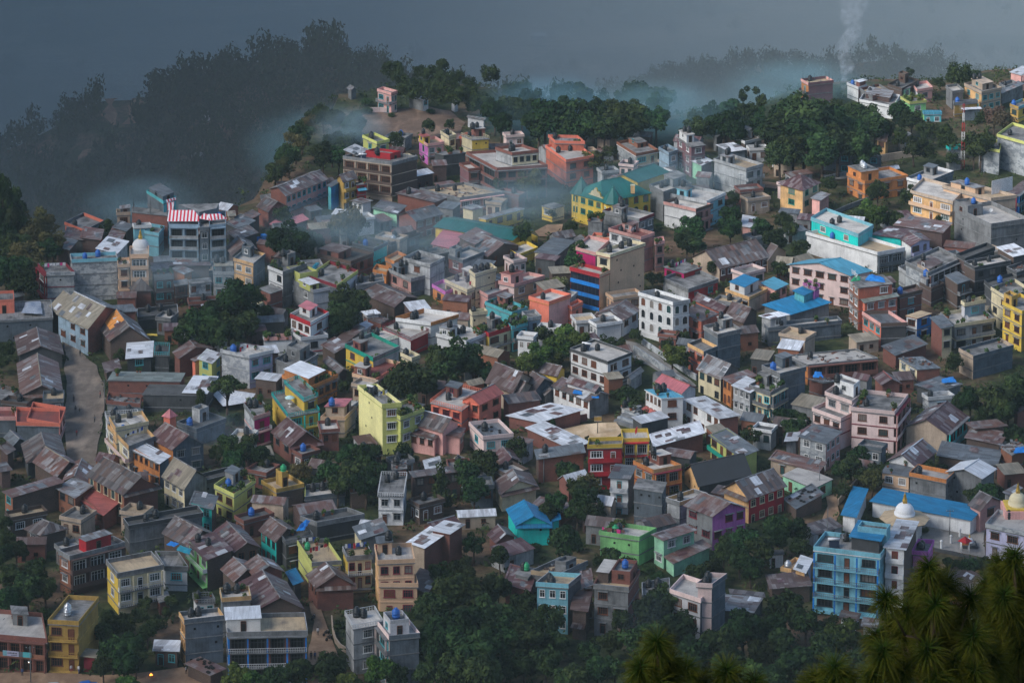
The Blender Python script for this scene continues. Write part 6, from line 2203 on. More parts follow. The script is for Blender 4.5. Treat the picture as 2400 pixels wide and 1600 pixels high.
def striped_awning():
    d = EXTRA['striped']
    F, R, B, L, zr, org, root = d['geo']
    MATS['stripe'] = stripes('red_white_stripes', (.66, .02, .05), (.82, .80, .80), .95)
    m = MB()
    def q(pts):
        w = [at_z(*nat('A1', x, y), zr + z) - org for x, y, z in pts]
        m.face(w, 'stripe')
        m.face([p - Vector((0, 0, .05)) for p in w[::-1]], 'stripe')
    q([(1535, 465, .9), (1830, 465, .9), (1825, 362, 3.0), (1552, 362, 3.0)])
    q([(1832, 440, 1.3), (1935, 458, .9), (1900, 400, 2.2), (1826, 365, 3.0)])
    q([(1935, 458, .9), (2088, 440, .9), (2022, 394, 2.2), (1900, 400, 2.2)])
    q([(1530, 292, 5.2), (1622, 266, 5.2), (1618, 244, 5.8), (1524, 268, 5.8)])
    q([(1540, 362, 3.0), (1592, 362, 3.0), (1600, 285, 5.0), (1534, 292, 5.0)])
    aw = m.build('striped_awning', root)
    p = MB()
    for x, y, z in ((1545, 463, .9), (1690, 463, .9), (1825, 463, .9), (1940, 456, .9), (2078, 441, .9)):
        w = at_z(*nat('A1', x, y), zr + z) - org
        p.tube((w.x, w.y, zr - .9), (w.x, w.y, zr + z - .06), .06, 'iron', 6)
    p.build('awning_post', root)
    # the grey rooms on the roof behind the awning
    p = MB()
    pts = [at_z(*nat('A1', x, y), zr + 3.0) - org for x, y in ((1830, 380), (1990, 345), (2010, 300), (1640, 310))]
    p.prism([(a.x, a.y) for a in pts], zr + .01, zr + 3.0, 'slt', 'con')
    p.build('roof_room', root)

def stupa(label, loc, r, dome='wht', base=None, drum=.5):
    root = link('stupa', None, None, loc)
    tag(root, label, 'stupa')
    m = MB()
    z0 = 0.0
    if base:
        for s, h, c in base:
            m.prism([(-s, -s), (s, -s), (s, s), (-s, s)], z0, z0 + h, c, c)
            z0 += h - .001
        m.build('plinth', root)
    m = MB()
    pr = [(r * 1.12, z0), (r * 1.12, z0 + drum * .5), (r * 1.02, z0 + drum * .5), (r * 1.02, z0 + drum)]
    for i in range(1, 9):
        a = i * math.pi / 2 / 9
        pr.append((r * math.cos(a), z0 + drum + r * .92 * math.sin(a)))
    pr.append((0, z0 + drum + r * .93))
    m.lathe(pr, dome, 24)
    m.build('dome', root)
    m = MB()
    z = z0 + drum + r * .9
    s = r * .22
    m.prism([(-s, -s), (s, -s), (s, s), (-s, s)], z, z + r * .24, 'gold', 'gold')
    z += r * .24
    m.lathe([(s * 1.25, z), (s * .95, z + r * .2), (s * .55, z + r * .55), (s * .7, z + r * .58), (s * .25, z + r * .75), (s * .08, z + r * 1.0), (0, z + r * 1.05)], 'gold', 12)
    m.build('spire', root)
    return root

def stupas():
    H = EXTRA['stupahouse']['st'] * 3
    p = at_z(*nat('A1', 1290, 712), H - .8)
    stupa('white dome shrine with gold spire on the beige tower house', Vector((p.x, p.y + .4, H - .84)), 2.15, 'wht', None, .5)
    # big stupa on an octagonal pavilion behind the aqua hotel
    p = at_z(*nat('D2', 1255, 1590), 4.4)
    root = link('pavilion', None, None, Vector((p.x, p.y, 0)))
    tag(root, 'octagonal tan roofed pavilion carrying the white stupa', 'pavilion')
    m = MB()
    m.lathe([(3.6, -1), (3.6, 3.8), (0, 3.8)], 'wht', 8, smooth=False)
    m.build('wall', root)
    m = MB()
    m.lathe([(5.2, 3.6), (5.25, 3.72), (2.4, 4.5), (2.4, 4.52), (0, 4.53)], 'tnf', 8, smooth=False)
    m.lathe([(0, 3.59), (5.2, 3.6)], 'wood', 8, smooth=False)
    m.build('roof', root)
    stupa('white stupa with gilded spire behind the aqua hotel', Vector((p.x, p.y, 4.52)), 1.95, 'wht', None, .7)
    H = EXTRA['lavender']['st'] * 3
    p = at_z(*nat('D2', 2292, 1545), H)
    stupa('cream stupa on a pink plinth above lavender house', Vector((p.x, p.y, H - .84)), 1.75, 'crm', [(3.0, 1.6, 'pnk'), (2.6, .35, 'yel')], 1.0)
    p = at_z(*nat('D3', 1850, 310), 0)
    stupa('small white stupa in the paved temple yard', Vector((p.x, p.y, 0.03)), .72, 'wht', [(1.5, .5, 'dgr'), (1.1, .35, 'gry')], .3)
    p = at_z(*nat('D3', 1812, 375), 0)
    root = link('shrine', None, None, Vector((p.x, p.y, 0.03)))
    tag(root, 'little arched shrine with red roof beside the small stupa', 'shrine')
    m = MB()
    for sx in (-.8, .8):
        for sy in (0, 1.2):
            m.tube((sx, sy, 0), (sx, sy, 2.3), .1, 'wht', 8)
    m.obox((-.8, -.05, 0), Vector((1, 0, 0)), Vector((0, 1, 0)), 1.6, .12, 1.7, 2.2, 'org')
    m.build('frame', root)
    m = MB()
    m.lathe([(1.5, 2.3), (1.5, 2.36), (.35, 3.1), (0, 3.4)], 'red', 4, (0, .6, 0), smooth=False)
    m.build('roof', root)

def court_things():
    p = at_z(*nat('C2', 787, 842), 0)
    root = link('basketball_hoop', None, None, Vector((p.x, p.y, .03)))
    tag(root, 'basketball hoop with orange board at the sandy court', 'basketball hoop')
    m = MB()
    m.tube((0, 0, 0), (0, 0, 2.9), .09, 'iron', 8)
    m.tube((0, 0, 2.9), (.0, -.5, 3.2), .06, 'iron', 6)
    m.build('post', root)
    m = MB()
    m.obox((-.85, -.62, 0), Vector((1, 0, 0)), Vector((0, 1, 0)), 1.7, .06, 3.0, 4.15, 'och')
    for z0, z1 in ((3.0, 3.06), (4.09, 4.15)):
        m.obox((-.85, -.66, 0), Vector((1, 0, 0)), Vector((0, 1, 0)), 1.7, .035, z0, z1, 'wht')
    m.build('backboard', root)
    m = MB()
    k = 12
    for i in range(k):
        a, b = 2 * math.pi * i / k, 2 * math.pi * (i + 1) / k
        m.tube((.23 * math.cos(a), -.9 + .23 * math.sin(a), 3.15), (.23 * math.cos(b), -.9 + .23 * math.sin(b), 3.15), .018, 'red', 5)
    m.build('hoop', root)
    a, b = at_z(*nat('C2', 935, 735), 0), at_z(*nat('C2', 1125, 800), 0)
    root = link('stone_steps', None, None, Vector((a.x, a.y, 0)))
    tag(root, 'wide stone spectator steps rising beside the sandy court', 'steps')
    t = (b - a); W = t.length; t.normalize(); n = Vector((-t.y, t.x, 0))
    m = MB()
    for i in range(6):
        m.obox(n * (1.15 * i), t, n, W - i * .8, 1.15, -.5, .45 + .42 * i, 'mgy' if i % 2 else 'gry')
    m.build('step', root)
    # flag on the red and yellow house
    d = EXTRA['redyel']
    p = at_z(*nat('C2', 1150, 850), 9.6)
    root = link('flag', None, None, Vector((p.x, p.y, 8.76)))
    tag(root, 'red and white flag on the yellow house with red bands', 'flag')
    m = MB()
    m.tube((0, 0, 0), (0, 0, 2.6), .03, 'steel', 6)
    m.build('pole', root)
    m = MB()
    pts = [(0, 2.55), (.1, 2.5), (-.05, 1.3), (-.35, .7), (-.5, 1.5), (-.3, 2.3)]
    m.face([(x, -.03, z) for x, z in pts], cloth('red', (.6, .04, .06)))
    m.face([(x, .0, z) for x, z in pts[::-1]], cloth('white', (.75, .75, .75)))
    m.build('cloth', root)

def mast():
    b = at_z(*nat('D0', 1787, 1555), 0)
    root = link('lattice_mast', None, None, Vector((b.x, b.y, 0)))
    tag(root, 'tall red and white lattice mast at the upper right', 'mast')
    Ht = 150 / (px_scale(b) * .97)
    n = 7
    for i in range(n):
        m = MB()
        c = 'red' if i % 2 == 0 else 'wht'
        z0, z1 = Ht * i / n, Ht * (i + 1) / n - .02
        w0, w1 = .55 - .33 * i / n, .55 - .33 * (i + 1) / n
        for sx, sy in ((1, 1), (1, -1), (-1, -1), (-1, 1)):
            m.tube((sx * w0, sy * w0, z0), (sx * w1, sy * w1, z1), .045, c, 5)
        k = 3
        for j in range(k):
            za, zb = z0 + (z1 - z0) * j / k, z0 + (z1 - z0) * (j + 1) / k
            wa, wb = w0 + (w1 - w0) * j / k, w0 + (w1 - w0) * (j + 1) / k
            q = [(1, 1), (1, -1), (-1, -1), (-1, 1)]
            for e in range(4):
                s, t = q[e], q[(e + 1) % 4]
                m.tube((s[0] * wa, s[1] * wa, za), (t[0] * wb, t[1] * wb, zb), .02, c, 4)
                m.tube((t[0] * wa, t[1] * wa, za), (s[0] * wb, s[1] * wb, zb), .02, c, 4)
        m.build('red_section' if c == 'red' else 'white_section', root)
    m = MB()
    for k in range(4):
        m.tube((-1.3, 0, Ht - .5 - k * .5), (1.3, 0, Ht - .5 - k * .5), .03, 'steel', 4)
    m.build('antenna', root)

def palace_parts():
    d = EXTRA['palace']
    F, R, B, L, zr, org, root = d['geo']
    for cx, cy in ((640, 215), (930, 300)):
        c = at_z(*nat('C1', cx, cy), zr) - org
        c = Vector((c.x, c.y, 0)) + Vector((0, 1.6, 0))
        m = MB()
        m.lathe([(2.5, -2), (2.5, zr + .2), (0, zr + .2)], 'yel', 8, (c.x, c.y, 0), smooth=False)
        tw = m.build('turret', root)
        m = MB()
        m.lathe([(3.25, zr - .05), (3.25, zr + .08), (.45, zr + 3.9), (.5, zr + 4.1), (.12, zr + 4.5), (0, zr + 5.0)], 'grt', 8, (c.x, c.y, 0), smooth=False)
        m.build('turret_roof', tw)
        for k in range(8):
            a = math.radians(22.5 + 45 * k)
            if math.sin(a) > .4:
                continue
            nx, ny = math.cos(a), math.sin(a)
            for z in (.9, 4.4):
                o = put('window', window_mesh('wht', 'pair'), tw, Vector((c.x + nx * 2.325, c.y + ny * 2.325, z)), a + math.pi / 2, (.85, 1, 2.0))
                link('pane', pane_mesh('dgn', 'pair'), o)
    # curly pediment between the turrets
    a = at_z(*nat('C1', 700, 240), zr) - org
    b = at_z(*nat('C1', 832, 280), zr) - org
    t = (b - a); t.z = 0; W = t.length; t.normalize(); n = Vector((-t.y, t.x, 0))
    prof = [(0, 0), (1, 0), (1.0, .32), (.93, .42), (.86, .36), (.80, .62), (.70, .74), (.62, .70), (.58, .92), (.5, 1.0), (.42, .92), (.38, .70), (.30, .74), (.20, .62), (.14, .36), (.07, .42), (0, .32)]
    m = MB()
    f = [Vector((a.x, a.y, zr - .4)) + t * (u * W) + Vector((0, 0, v * 3.6)) for u, v in prof]
    m.face(f, 'crm')
    k = [p + n * .5 for p in f]
    m.face(k[::-1], 'crm')
    for i in range(len(f)):
        j = (i + 1) % len(f)
        m.face([f[j], f[i], k[i], k[j]], 'yel')
    m.build('pediment', root)
    c = at_z(*nat('C1', 1110, 130), zr + 3.2) - org
    m = MB()
    m.obox((c.x - .55, c.y - .4, 0), Vector((1, 0, 0)), Vector((0, 1, 0)), 1.1, .9, zr + .8, zr + 3.0, 'pch')
    m.obox((c.x - .65, c.y - .5, 0), Vector((1, 0, 0)), Vector((0, 1, 0)), 1.3, 1.1, zr + 3.0, zr + 3.2, 'crm')
    m.build('chimney', root)

def roof_patch():
    d = EXTRA['orangepatch']
    F, R, B, L, zr, org, root = d['geo']
    rise = float(d['rise'])
    e0 = [L - org, F - org]
    r0, r1 = (L + B) / 2 - org, (F + R) / 2 - org
    def P(s, t):
        a = e0[0].lerp(e0[1], s)
        b = r0.lerp(r1, s)
        q = a.lerp(b, t)
        return Vector((q.x, q.y, zr + rise * t + .06))
    m = MB()
    MATS['orsheet'] = tinmat('roof_sheet_orange', (.80, .33, .08), .1, (.6, .25, .08), .25)
    slab(m, [P(.05, .3), P(.62, .3), P(.62, 1), P(.05, 1)], .04, 'orsheet')
    m.build('roof_patch', root)

def tarp(label, tile, pts, z, col, lift=.5, seed=1):
    rng = random.Random(seed)
    w = [at_z(*nat(tile, x, y), z) for x, y in pts]
    c = sum(w, Vector()) / len(w)
    n = 9
    vs, fs = [], []
    def bil(u, v):
        return w[0].lerp(w[1], u).lerp(w[3].lerp(w[2], u), v)
    for j in range(n):
        for i in range(n):
            u, v = i / (n - 1), j / (n - 1)
            p = bil(u, v)
            e = min(u, 1 - u, v, 1 - v)
            h = lift * min(1, e * 4) * (.5 + .5 * math.sin(u * 7 + seed) * math.cos(v * 6 + seed * 2)) + rng.uniform(0, .06)
            vs.append((p.x - c.x + rng.uniform(-.1, .1), p.y - c.y + rng.uniform(-.1, .1), .06 + h))
    for j in range(n - 1):
        for i in range(n - 1):
            fs.append((j * n + i, j * n + i + 1, (j + 1) * n + i + 1, (j + 1) * n + i))
    me = bpy.data.meshes.new('tarpaulin')
    me.from_pydata(vs, [], fs)
    me.materials.append(mat(col))
    me.polygons.foreach_set('use_smooth', [True] * len(fs))
    o = link('tarpaulin', me, None, c)
    tag(o, label, 'tarpaulin')

def tarps():
    cloth('greysheet', (.34, .38, .44))
    cloth('redsheet', (.5, .06, .06))
    MATS['tealtarp'] = plain('teal_tarpaulin', (.02, .26, .34), .5, .3, 2.0)
    MATS['whtarp'] = plain('white_tarpaulin', (.72, .73, .74), .5, .3, 2.0)
    z = EXTRA['sign']['st'] * 3
    tarp('crumpled blue tarpaulin on top of the red brick house', 'D1', [(890, 1010), (1080, 1030), (1060, 985), (930, 955)], z, 'tarp', .9, 3)
    tarp('green sheet heaped beside the blue tarpaulin', 'D1', [(760, 1020), (850, 1010), (845, 970), (790, 975)], z, 'ptg', .6, 4)
    tarp('blue tarpaulin on the brick shed among roofs', 'D2', [(410, 335), (510, 335), (490, 285), (430, 275)], 4.0, 'tarp', .5, 5)
    tarp('torn blue tarpaulin on the grey sheet roof', 'D2', [(1600, 385), (1735, 375), (1700, 325), (1595, 345)], 4.7, 'tarp', .25, 6)
    tarp('blue tarpaulin above the bright green house', 'A3', [(1530, 300), (1600, 320), (1650, 290), (1570, 268)], 6.4, 'tarp', .3, 7)
    tarp('teal tarpaulin sagging above the bright green house', 'A3', [(1620, 350), (1740, 390), (1760, 340), (1650, 305)], 6.4, 'tealtarp', .3, 8)
    tarp('grey sheet draped over the terrace at left edge', 'A1', [(195, 1310), (395, 1320), (370, 1200), (235, 1210)], 5.6, 'cloth_greysheet', .8, 9)
    tarp('blue and red tarpaulin on the dark terrace', 'B3', [(370, 175), (440, 170), (500, 80), (440, 80)], 6.6, 'tarp', .9, 10)
    tarp('blue and white sheeting on orange brick house', 'D2', [(2255, 1030), (2380, 1020), (2400, 960), (2270, 975)], 4.9, 'tarp', .3, 11)
    tarp('blue patch of sheeting on the long white house', 'C2', [(555, 480), (640, 490), (650, 455), (570, 445)], 4.6, 'tarp', .1, 12)
    tarp('smaller blue patch near the end of the long white house', 'C2', [(730, 520), (800, 525), (800, 490), (740, 475)], 4.6, 'tarp', .1, 13)
    tarp('blue sheet hanging off the lime green roof room', 'B1', [(470, 980), (530, 960), (585, 850), (550, 845)], 7.0, 'tealtarp', 1.2, 14)
    tarp('white sheeting behind the flat topped tree', 'A2', [(1900, 420), (2350, 480), (2300, 560), (2050, 600)], 1.2, 'whtarp', .5, 15)
    tarp('bright yellow cloth on a dark hut near the street', 'A2', [(415, 545), (500, 540), (480, 515), (440, 512)], 3.0, 'yel', .3, 16)
    tarp('yellow plastic scraps on the dark low terrace', 'A1', [(1345, 1515), (1450, 1520), (1440, 1500), (1350, 1500)], 2.9, 'yel', .2, 17)

def person(label, tile, x, y, top, leg, h=1.66, face=0.0):
    p = at_z(*nat(tile, x, y), .03)
    key = (top, leg)
    T = NT('clothes_and_skin')
    tc = T.n('ShaderNodeTexCoord').outputs['Object']
    sp = T.n('ShaderNodeSeparateXYZ')
    T.l(tc, sp.inputs[0])
    r = T.n('ShaderNodeValToRGB')
    r.color_ramp.interpolation = 'CONSTANT'
    e = r.color_ramp.elements
    e[0].position, e[0].color = 0.0, (.03, .025, .02, 1)
    e[1].position, e[1].color = .05, rgba(leg)
    for pos, c in ((.52, rgba(top)), (.855, (.28, .16, .10, 1))):
        q = e.new(pos)
        q.color = c
    d = T.n('ShaderNodeMath', operation='DIVIDE')
    d.inputs[1].default_value = h
    T.l(sp.outputs['Z'], d.inputs[0])
    T.l(d.outputs[0], r.inputs['Fac'])
    T.l(r.outputs['Color'], T.b.inputs['Base Color'])
    T.b.inputs['Roughness'].default_value = .85
    k = h / 1.7
    J = [(0, 0, .92, .13), (0, 0, 1.15, .125), (0, 0, 1.38, .14), (0, 0, 1.47, .055), (0, -.01, 1.56, .085), (0, 0, 1.66, .08),
         (.09, 0, .86, .10), (.11, -.08, .48, .065), (.10, .02, .08, .045), (.10, -.12, .035, .04),
         (-.09, 0, .86, .10), (-.10, .06, .48, .065), (-.10, .16, .08, .045), (-.10, .03, .035, .04),
         (.18, 0, 1.36, .055), (.23, .05, 1.10, .042), (.23, -.06, .86, .032), (.22, -.10, .77, .03),
         (-.18, 0, 1.36, .055), (-.23, -.05, 1.10, .042), (-.23, -.14, .88, .032), (-.22, -.18, .79, .03)]
    E = [(0, 1), (1, 2), (2, 3), (3, 4), (4, 5), (0, 6), (6, 7), (7, 8), (8, 9), (0, 10), (10, 11), (11, 12), (12, 13), (2, 14), (14, 15), (15, 16), (16, 17), (2, 18), (18, 19), (19, 20), (20, 21)]
    me = bpy.data.meshes.new('person')
    me.from_pydata([(a * k, b * k, c * k) for a, b, c, r_ in J], E, [])
    o = link('person', me, None, p)
    o.rotation_euler = (0, 0, face)
    sk = o.modifiers.new('skin', 'SKIN')
    for v, j in zip(me.skin_vertices[0].data, J):
        v.radius = (j[3] * k, j[3] * k)
    me.skin_vertices[0].data[0].use_root = True
    sb = o.modifiers.new('subdivision', 'SUBSURF')
    sb.levels = sb.render_levels = 2
    me.materials.append(T.m)
    tag(o, label, 'person')
    m = MB()
    m.lathe([(.092 * k, 1.585 * k), (.10 * k, 1.63 * k), (.085 * k, 1.70 * k), (.04 * k, 1.745 * k), (0, 1.75 * k)], cloth('hair', (.012, .01, .009)), 10, (0, .01, 0))
    m.build('hair', o)

def people():
    dk, gy, bl, rd, wh, br = (.03, .032, .04), (.12, .12, .13), (.05, .08, .2), (.3, .05, .06), (.6, .6, .6), (.14, .08, .05)
    for a in (('person in dark clothes walking up the middle of the street', 'A2', 677, 556, dk, dk, 1.66, 0),
              ('person in a dark coat beside a child on the street', 'A2', 694, 656, dk, gy, 1.7, .3),
              ('small child walking beside the adult in a dark coat', 'A2', 731, 650, br, dk, 1.05, .4),
              ('person in grey at the right edge of the street', 'A2', 870, 741, gy, dk, 1.66, 2.8),
              ('person in red standing by the brick block on the street', 'A2', 921, 516, rd, dk, 1.66, 1.5),
              ('person in dark red near the lower end of street', 'A2', 705, 870, rd, br, 1.62, 3.1),
              ('person in the shade at the top of the street', 'A2', 737, 136, dk, dk, 1.66, .2),
              ('person by the gable wall at the street head', 'A2', 587, 70, gy, bl, 1.66, .2),
              ('person in white shirt standing on the dirt lane', 'B3', 568, 1128, wh, dk, 1.66, .2),
              ('left one of two people in dark clothes on the dirt lane', 'B3', 507, 1352, dk, dk, 1.66, 0),
              ('right one of two people in dark clothes on the dirt lane', 'B3', 542, 1350, bl, dk, 1.62, .3),
              ('person in white walking on the lane above white house', 'C2', 1130, 182, wh, gy, 1.66, 1.0),
              ('person in a dark shawl at the lower left roadside', 'A3', 205, 1500, bl, dk, 1.62, .1),
              ('person in white top in front of the ochre house', 'A3', 655, 1470, wh, rd, 1.6, .4),
              ('person in pale shirt near the maroon fronted shed', 'A3', 724, 1478, wh, bl, 1.66, -.4),
              ('person in white on the earth below the tyre roof', 'A3', 1710, 1482, wh, br, 1.6, .8)):
        person(*a)

def wheel(m, c, ax, r, w):
    c, ax = Vector(c), Vector(ax)
    m.tube(c - ax * w / 2, c + ax * w / 2, r, 'tyre', 14, smooth=False)

def car(label, tile, x, y, ang, col, group=None):
    p = at_z(*nat(tile, x, y), .03)
    root = link('parked_car', None, None, p)
    root.rotation_euler = (0, 0, ang)
    tag(root, label, 'car', group)
    X, Y = Vector((1, 0, 0)), Vector((0, 1, 0))
    m = MB()
    prof = [(-2.0, .35), (2.0, .35), (2.05, .75), (1.1, .9), (.55, 1.42), (-1.0, 1.46), (-1.75, .98), (-2.05, .9)]
    a = [Vector((u, -.8 + (.12 if v > 1.2 else 0), v)) for u, v in prof]
    b = [Vector((u, .8 - (.12 if v > 1.2 else 0), v)) for u, v in prof]
    m.face(a, col); m.face(b[::-1], col)
    for i in range(len(a)):
        j = (i + 1) % len(a)
        m.face([a[j], a[i], b[i], b[j]], col)
    m.build('body', root)
    m = MB()
    m.face([(1.02, -.66, .97), (.60, -.62, 1.37), (.60, .62, 1.37), (1.02, .66, .97)][::-1], 'pane')
    for s in (-1, 1):
        q = [(.95, s * .83, .93), (.5, s * .72, 1.36), (-.95, s * .72, 1.39), (-1.5, s * .83, .98)]
        m.face(q if s > 0 else q[::-1], 'pane')
    m.face([(-1.07, -.62, 1.4), (-1.72, -.66, 1.03), (-1.72, .66, 1.03), (-1.07, .62, 1.4)][::-1], 'pane')
    ob = m.build('window', root)
    for u in (-1.25, 1.25):
        for s in (-1, 1):
            m = MB()
            wheel(m, (u, s * .76, .31), Y, .31, .2)
            m.build('wheel', root)
    for s in (-1, 1):
        m = MB()
        m.obox((2.03, s * .62 - .12, 0), X, Y, .05, .24, .62, .76, 'pth')
        m.build('headlight', root)

def motorbike(label, tile, x, y, ang, group=None):
    p = at_z(*nat(tile, x, y), .03)
    root = link('motorbike', None, None, p)
    root.rotation_euler = (0, 0, ang)
    tag(root, label, 'motorbike', group)
    for u in (-.65, .65):
        m = MB()
        wheel(m, (u, 0, .31), (0, 1, 0), .31, .12)
        m.build('wheel', root)
    m = MB()
    m.tube((-.55, 0, .75), (.35, 0, .8), .12, 'ptk', 8)
    m.tube((-.1, 0, .42), (.2, 0, .42), .2, 'iron', 8)
    m.tube((.65, 0, .31), (.42, 0, 1.0), .045, 'steel', 6)
    m.tube((-.65, 0, .31), (-.1, 0, .5), .045, 'iron', 6)
    m.build('body', root)
    m = MB()
    m.tube((.42, -.35, 1.02), (.42, .35, 1.02), .025, 'iron', 6)
    m.build('handlebar', root)
    m = MB()
    m.lathe([(.02, 0), (.09, .03), (.09, .12), (0, .14)], 'pth', 8, (.52, 0, .82))
    m.build('headlight', root)

def truck():
    p = at_z(*nat('B1', 25, 665), 0)
    root = link('truck', None, None, p + Vector((0, 0, .03)))
    root.rotation_euler = (0, 0, .5)
    tag(root, 'small blue truck parked near the dark grove', 'truck')
    X, Y = Vector((1, 0, 0)), Vector((0, 1, 0))
    m = MB()
    m.obox((.9, -.95, 0), X, Y, 1.5, 1.9, .55, 1.3, 'blu')
    m.obox((.95, -.9, 0), X, Y, 1.2, 1.8, 1.3, 2.1, 'blu')
    m.build('cab', root)
    m = MB()
    m.obox((2.15, -.8, 0), X, Y, .02, 1.6, 1.38, 1.95, 'pane')
    m.build('windscreen', root)
    m = MB()
    m.obox((-2.4, -1.0, 0), X, Y, 3.2, 2.0, .7, .85, 'iron')
    for o_, t, n, w in (((-2.4, -1.0, 0), X, Y, 3.2), ((-2.4, .92, 0), X, Y, 3.2), ((-2.4, -.92, 0), Y, X, 1.84)):
        m.obox(o_, t, n, w, .08, .851, 1.45, 'blu')
    m.build('bed', root)
    for u in (-1.6, 1.5):
        for s in (-1, 1):
            m = MB()
            wheel(m, (u, s * .85, .4), Y, .4, .25)
            m.build('wheel', root)

def wall_line(label, tile, pts, h, th, c, name='garden_wall', z0=-.6, cap=None):
    w = [at_z(*nat(tile, x, y), 0) for x, y in pts]
    root_loc = w[0].copy()
    m = MB()
    for a, b in zip(w, w[1:]):
        t = (b - a)
        W = t.length
        t.normalize()
        n = Vector((-t.y, t.x, 0))
        m.obox(a - root_loc - t * .02, t, n, W + .04, th, z0, h, c)
        if cap:
            m.obox(a - root_loc - n * .04, t, n, W, th + .08, h + .002, h + .08, cap)
    o = m.build(name, None, root_loc)
    tag(o, label, 'wall')

def walls():
    wall_line('long weathered stone wall beside the sloping lane', 'C2', [(1115, 95), (1240, 175), (1420, 300), (1610, 430)], 1.6, .35, 'mgy')
    wall_line('upper garden wall above the sloping lane', 'C2', [(1190, 15), (1330, 110), (1500, 230), (1690, 350)], 1.2, .35, 'mgy')
    wall_line('curved low wall along the dirt lane', 'B3', [(690, 985), (700, 1100), (725, 1190), (770, 1250), (835, 1290)], .9, .25, 'tan')
    wall_line('long tan boundary wall below the big trees', 'D0', [(890, 1505), (1100, 1470), (1300, 1440), (1430, 1425)], 1.9, .3, 'tan')
    wall_line('sloping path wall below the cream hipped house', 'D1', [(610, 400), (720, 350), (840, 305), (1000, 240)], 1.0, .3, 'gry')
    wall_line('white courtyard wall under the blue temple roofs', 'D3', [(1440, 100), (1580, 130), (1720, 165)], 2.2, .25, 'wht')
    wall_line('dark retaining wall below the temple yard', 'D3', [(1530, 345), (1700, 385), (1850, 420), (1990, 445)], .35, .4, 'dgr', z0=-1.5)
    wall_line('path wall leading down to the blue temple roof', 'D2', [(650, 1490), (740, 1390), (830, 1290)], 1.0, .3, 'tan')
    wall_line('brick yard wall left of the sandy court', 'C2', [(470, 770), (560, 745), (690, 720)], 1.4, .3, 'brk')
    wall_line('low yellow wall behind the green roofed hall', 'C1', [(10, 640), (120, 600), (230, 650)], 1.3, .25, 'yel')
    wall_line('grey wall beside the pavement by orange villa', 'D1', [(500, 95), (620, 60), (720, 40)], 1.1, .25, 'lgr')
    wall_line('pale wall in front of the knoll villa', 'B0', [(1020, 1035), (1140, 1030), (1240, 1035)], 1.5, .3, 'ppk')
    # white gate posts at the temple yard
    for i, (x, y) in enumerate(((1592, 332), (1680, 285), (1762, 225))):
        p = at_z(*nat('D3', x, y), 0)
        m = MB()
        m.tube((0, 0, 0), (0, 0, 1.5), .22, 'wht', 10, smooth=False)
        m.lathe([(.3, 1.5), (.3, 1.62), (.12, 1.8), (0, 1.82)], 'wht', 10)
        o = m.build('gate_post', None, p + Vector((0, 0, .03)))
        tag(o, 'white gate post at the temple yard, ' + ('nearest the viewer', 'middle one', 'farthest back')[i], 'post')

def pole(label, tile, x, y, h, arms=1):
    p = at_z(*nat(tile, x, y), 0)
    root = link('utility_pole', None, None, p)
    tag(root, label, 'utility pole')
    m = MB()
    m.tube((0, 0, -.3), (0, 0, h), .11, 'gry', 8, .07)
    m.build('post', root)
    for k in range(arms):
        m = MB()
        m.obox((-.8, -.05, 0), Vector((1, 0, 0)), Vector((0, 1, 0)), 1.6, .09, h - .35 - k * .6, h - .27 - k * .6, 'iron')
        for s in (-.7, 0, .7):
            m.tube((s, 0, h - .27 - k * .6), (s, 0, h - .12 - k * .6), .04, 'wht', 6)
        m.build('crossarm', root)

def poles():
    pole('utility pole in front of white three storey house', 'C2', 930, 450, 6.5)
    pole('utility pole beside the mint green bungalow', 'D2', 472, 1400, 6.5)
    pole('thin pole left of the aqua hotel', 'D3', 545, 300, 8, 0)
    pole('utility pole beside the street brick block', 'A2', 962, 640, 7.5)
    pole('utility pole at the lower left roadside', 'A3', 283, 1560, 7)
    pole('utility pole in front of brick house below court', 'C2', 292, 1290, 6)
    pole('utility pole beside the crimson cream windowed house', 'C3', 1400, 130, 6.5)
    pole('bare post in the lower wood clearing', 'D3', 290, 410, 3.5, 0)
    pole('utility pole near the small cream yellow hut', 'C1', 2100, 250, 7)
    pole('utility pole in the temple yard', 'D3', 1668, 210, 5.5)

def place_on(id_, u, v):
    F, R, B, L, zr, org, root = EXTRA[id_]['geo']
    return F + (R - F) * u + (L - F) * v, zr

def washing(label, a, b, z, cols, h=1.7, seed=0):
    rng = random.Random(seed)
    root = link('washing_line', None, None, Vector((a.x, a.y, z)))
    tag(root, label, 'washing line')
    t = (b - a); t.z = 0; W = t.length; t.normalize(); n = Vector((-t.y, t.x, 0))
    for s in (0, W):
        m = MB()
        m.tube(t * s, t * s + Vector((0, 0, h)), .03, 'iron', 6)
        m.build('post', root)
    m = MB()
    m.tube(Vector((0, 0, h - .03)), t * W + Vector((0, 0, h - .03)), .012, 'iron', 4)
    m.build('line', root)
    x = .15
    i = 0
    while x < W - .4:
        w, l = rng.uniform(.35, .8), rng.uniform(.5, 1.1)
        if x + w > W:
            break
        m = MB()
        m.obox(t * x - n * .01, t, n, w, .02, h - .05 - l, h - .05, cols[i % len(cols)])
        m.build('garment', root)
        x += w + rng.uniform(.03, .25)
        i += 1

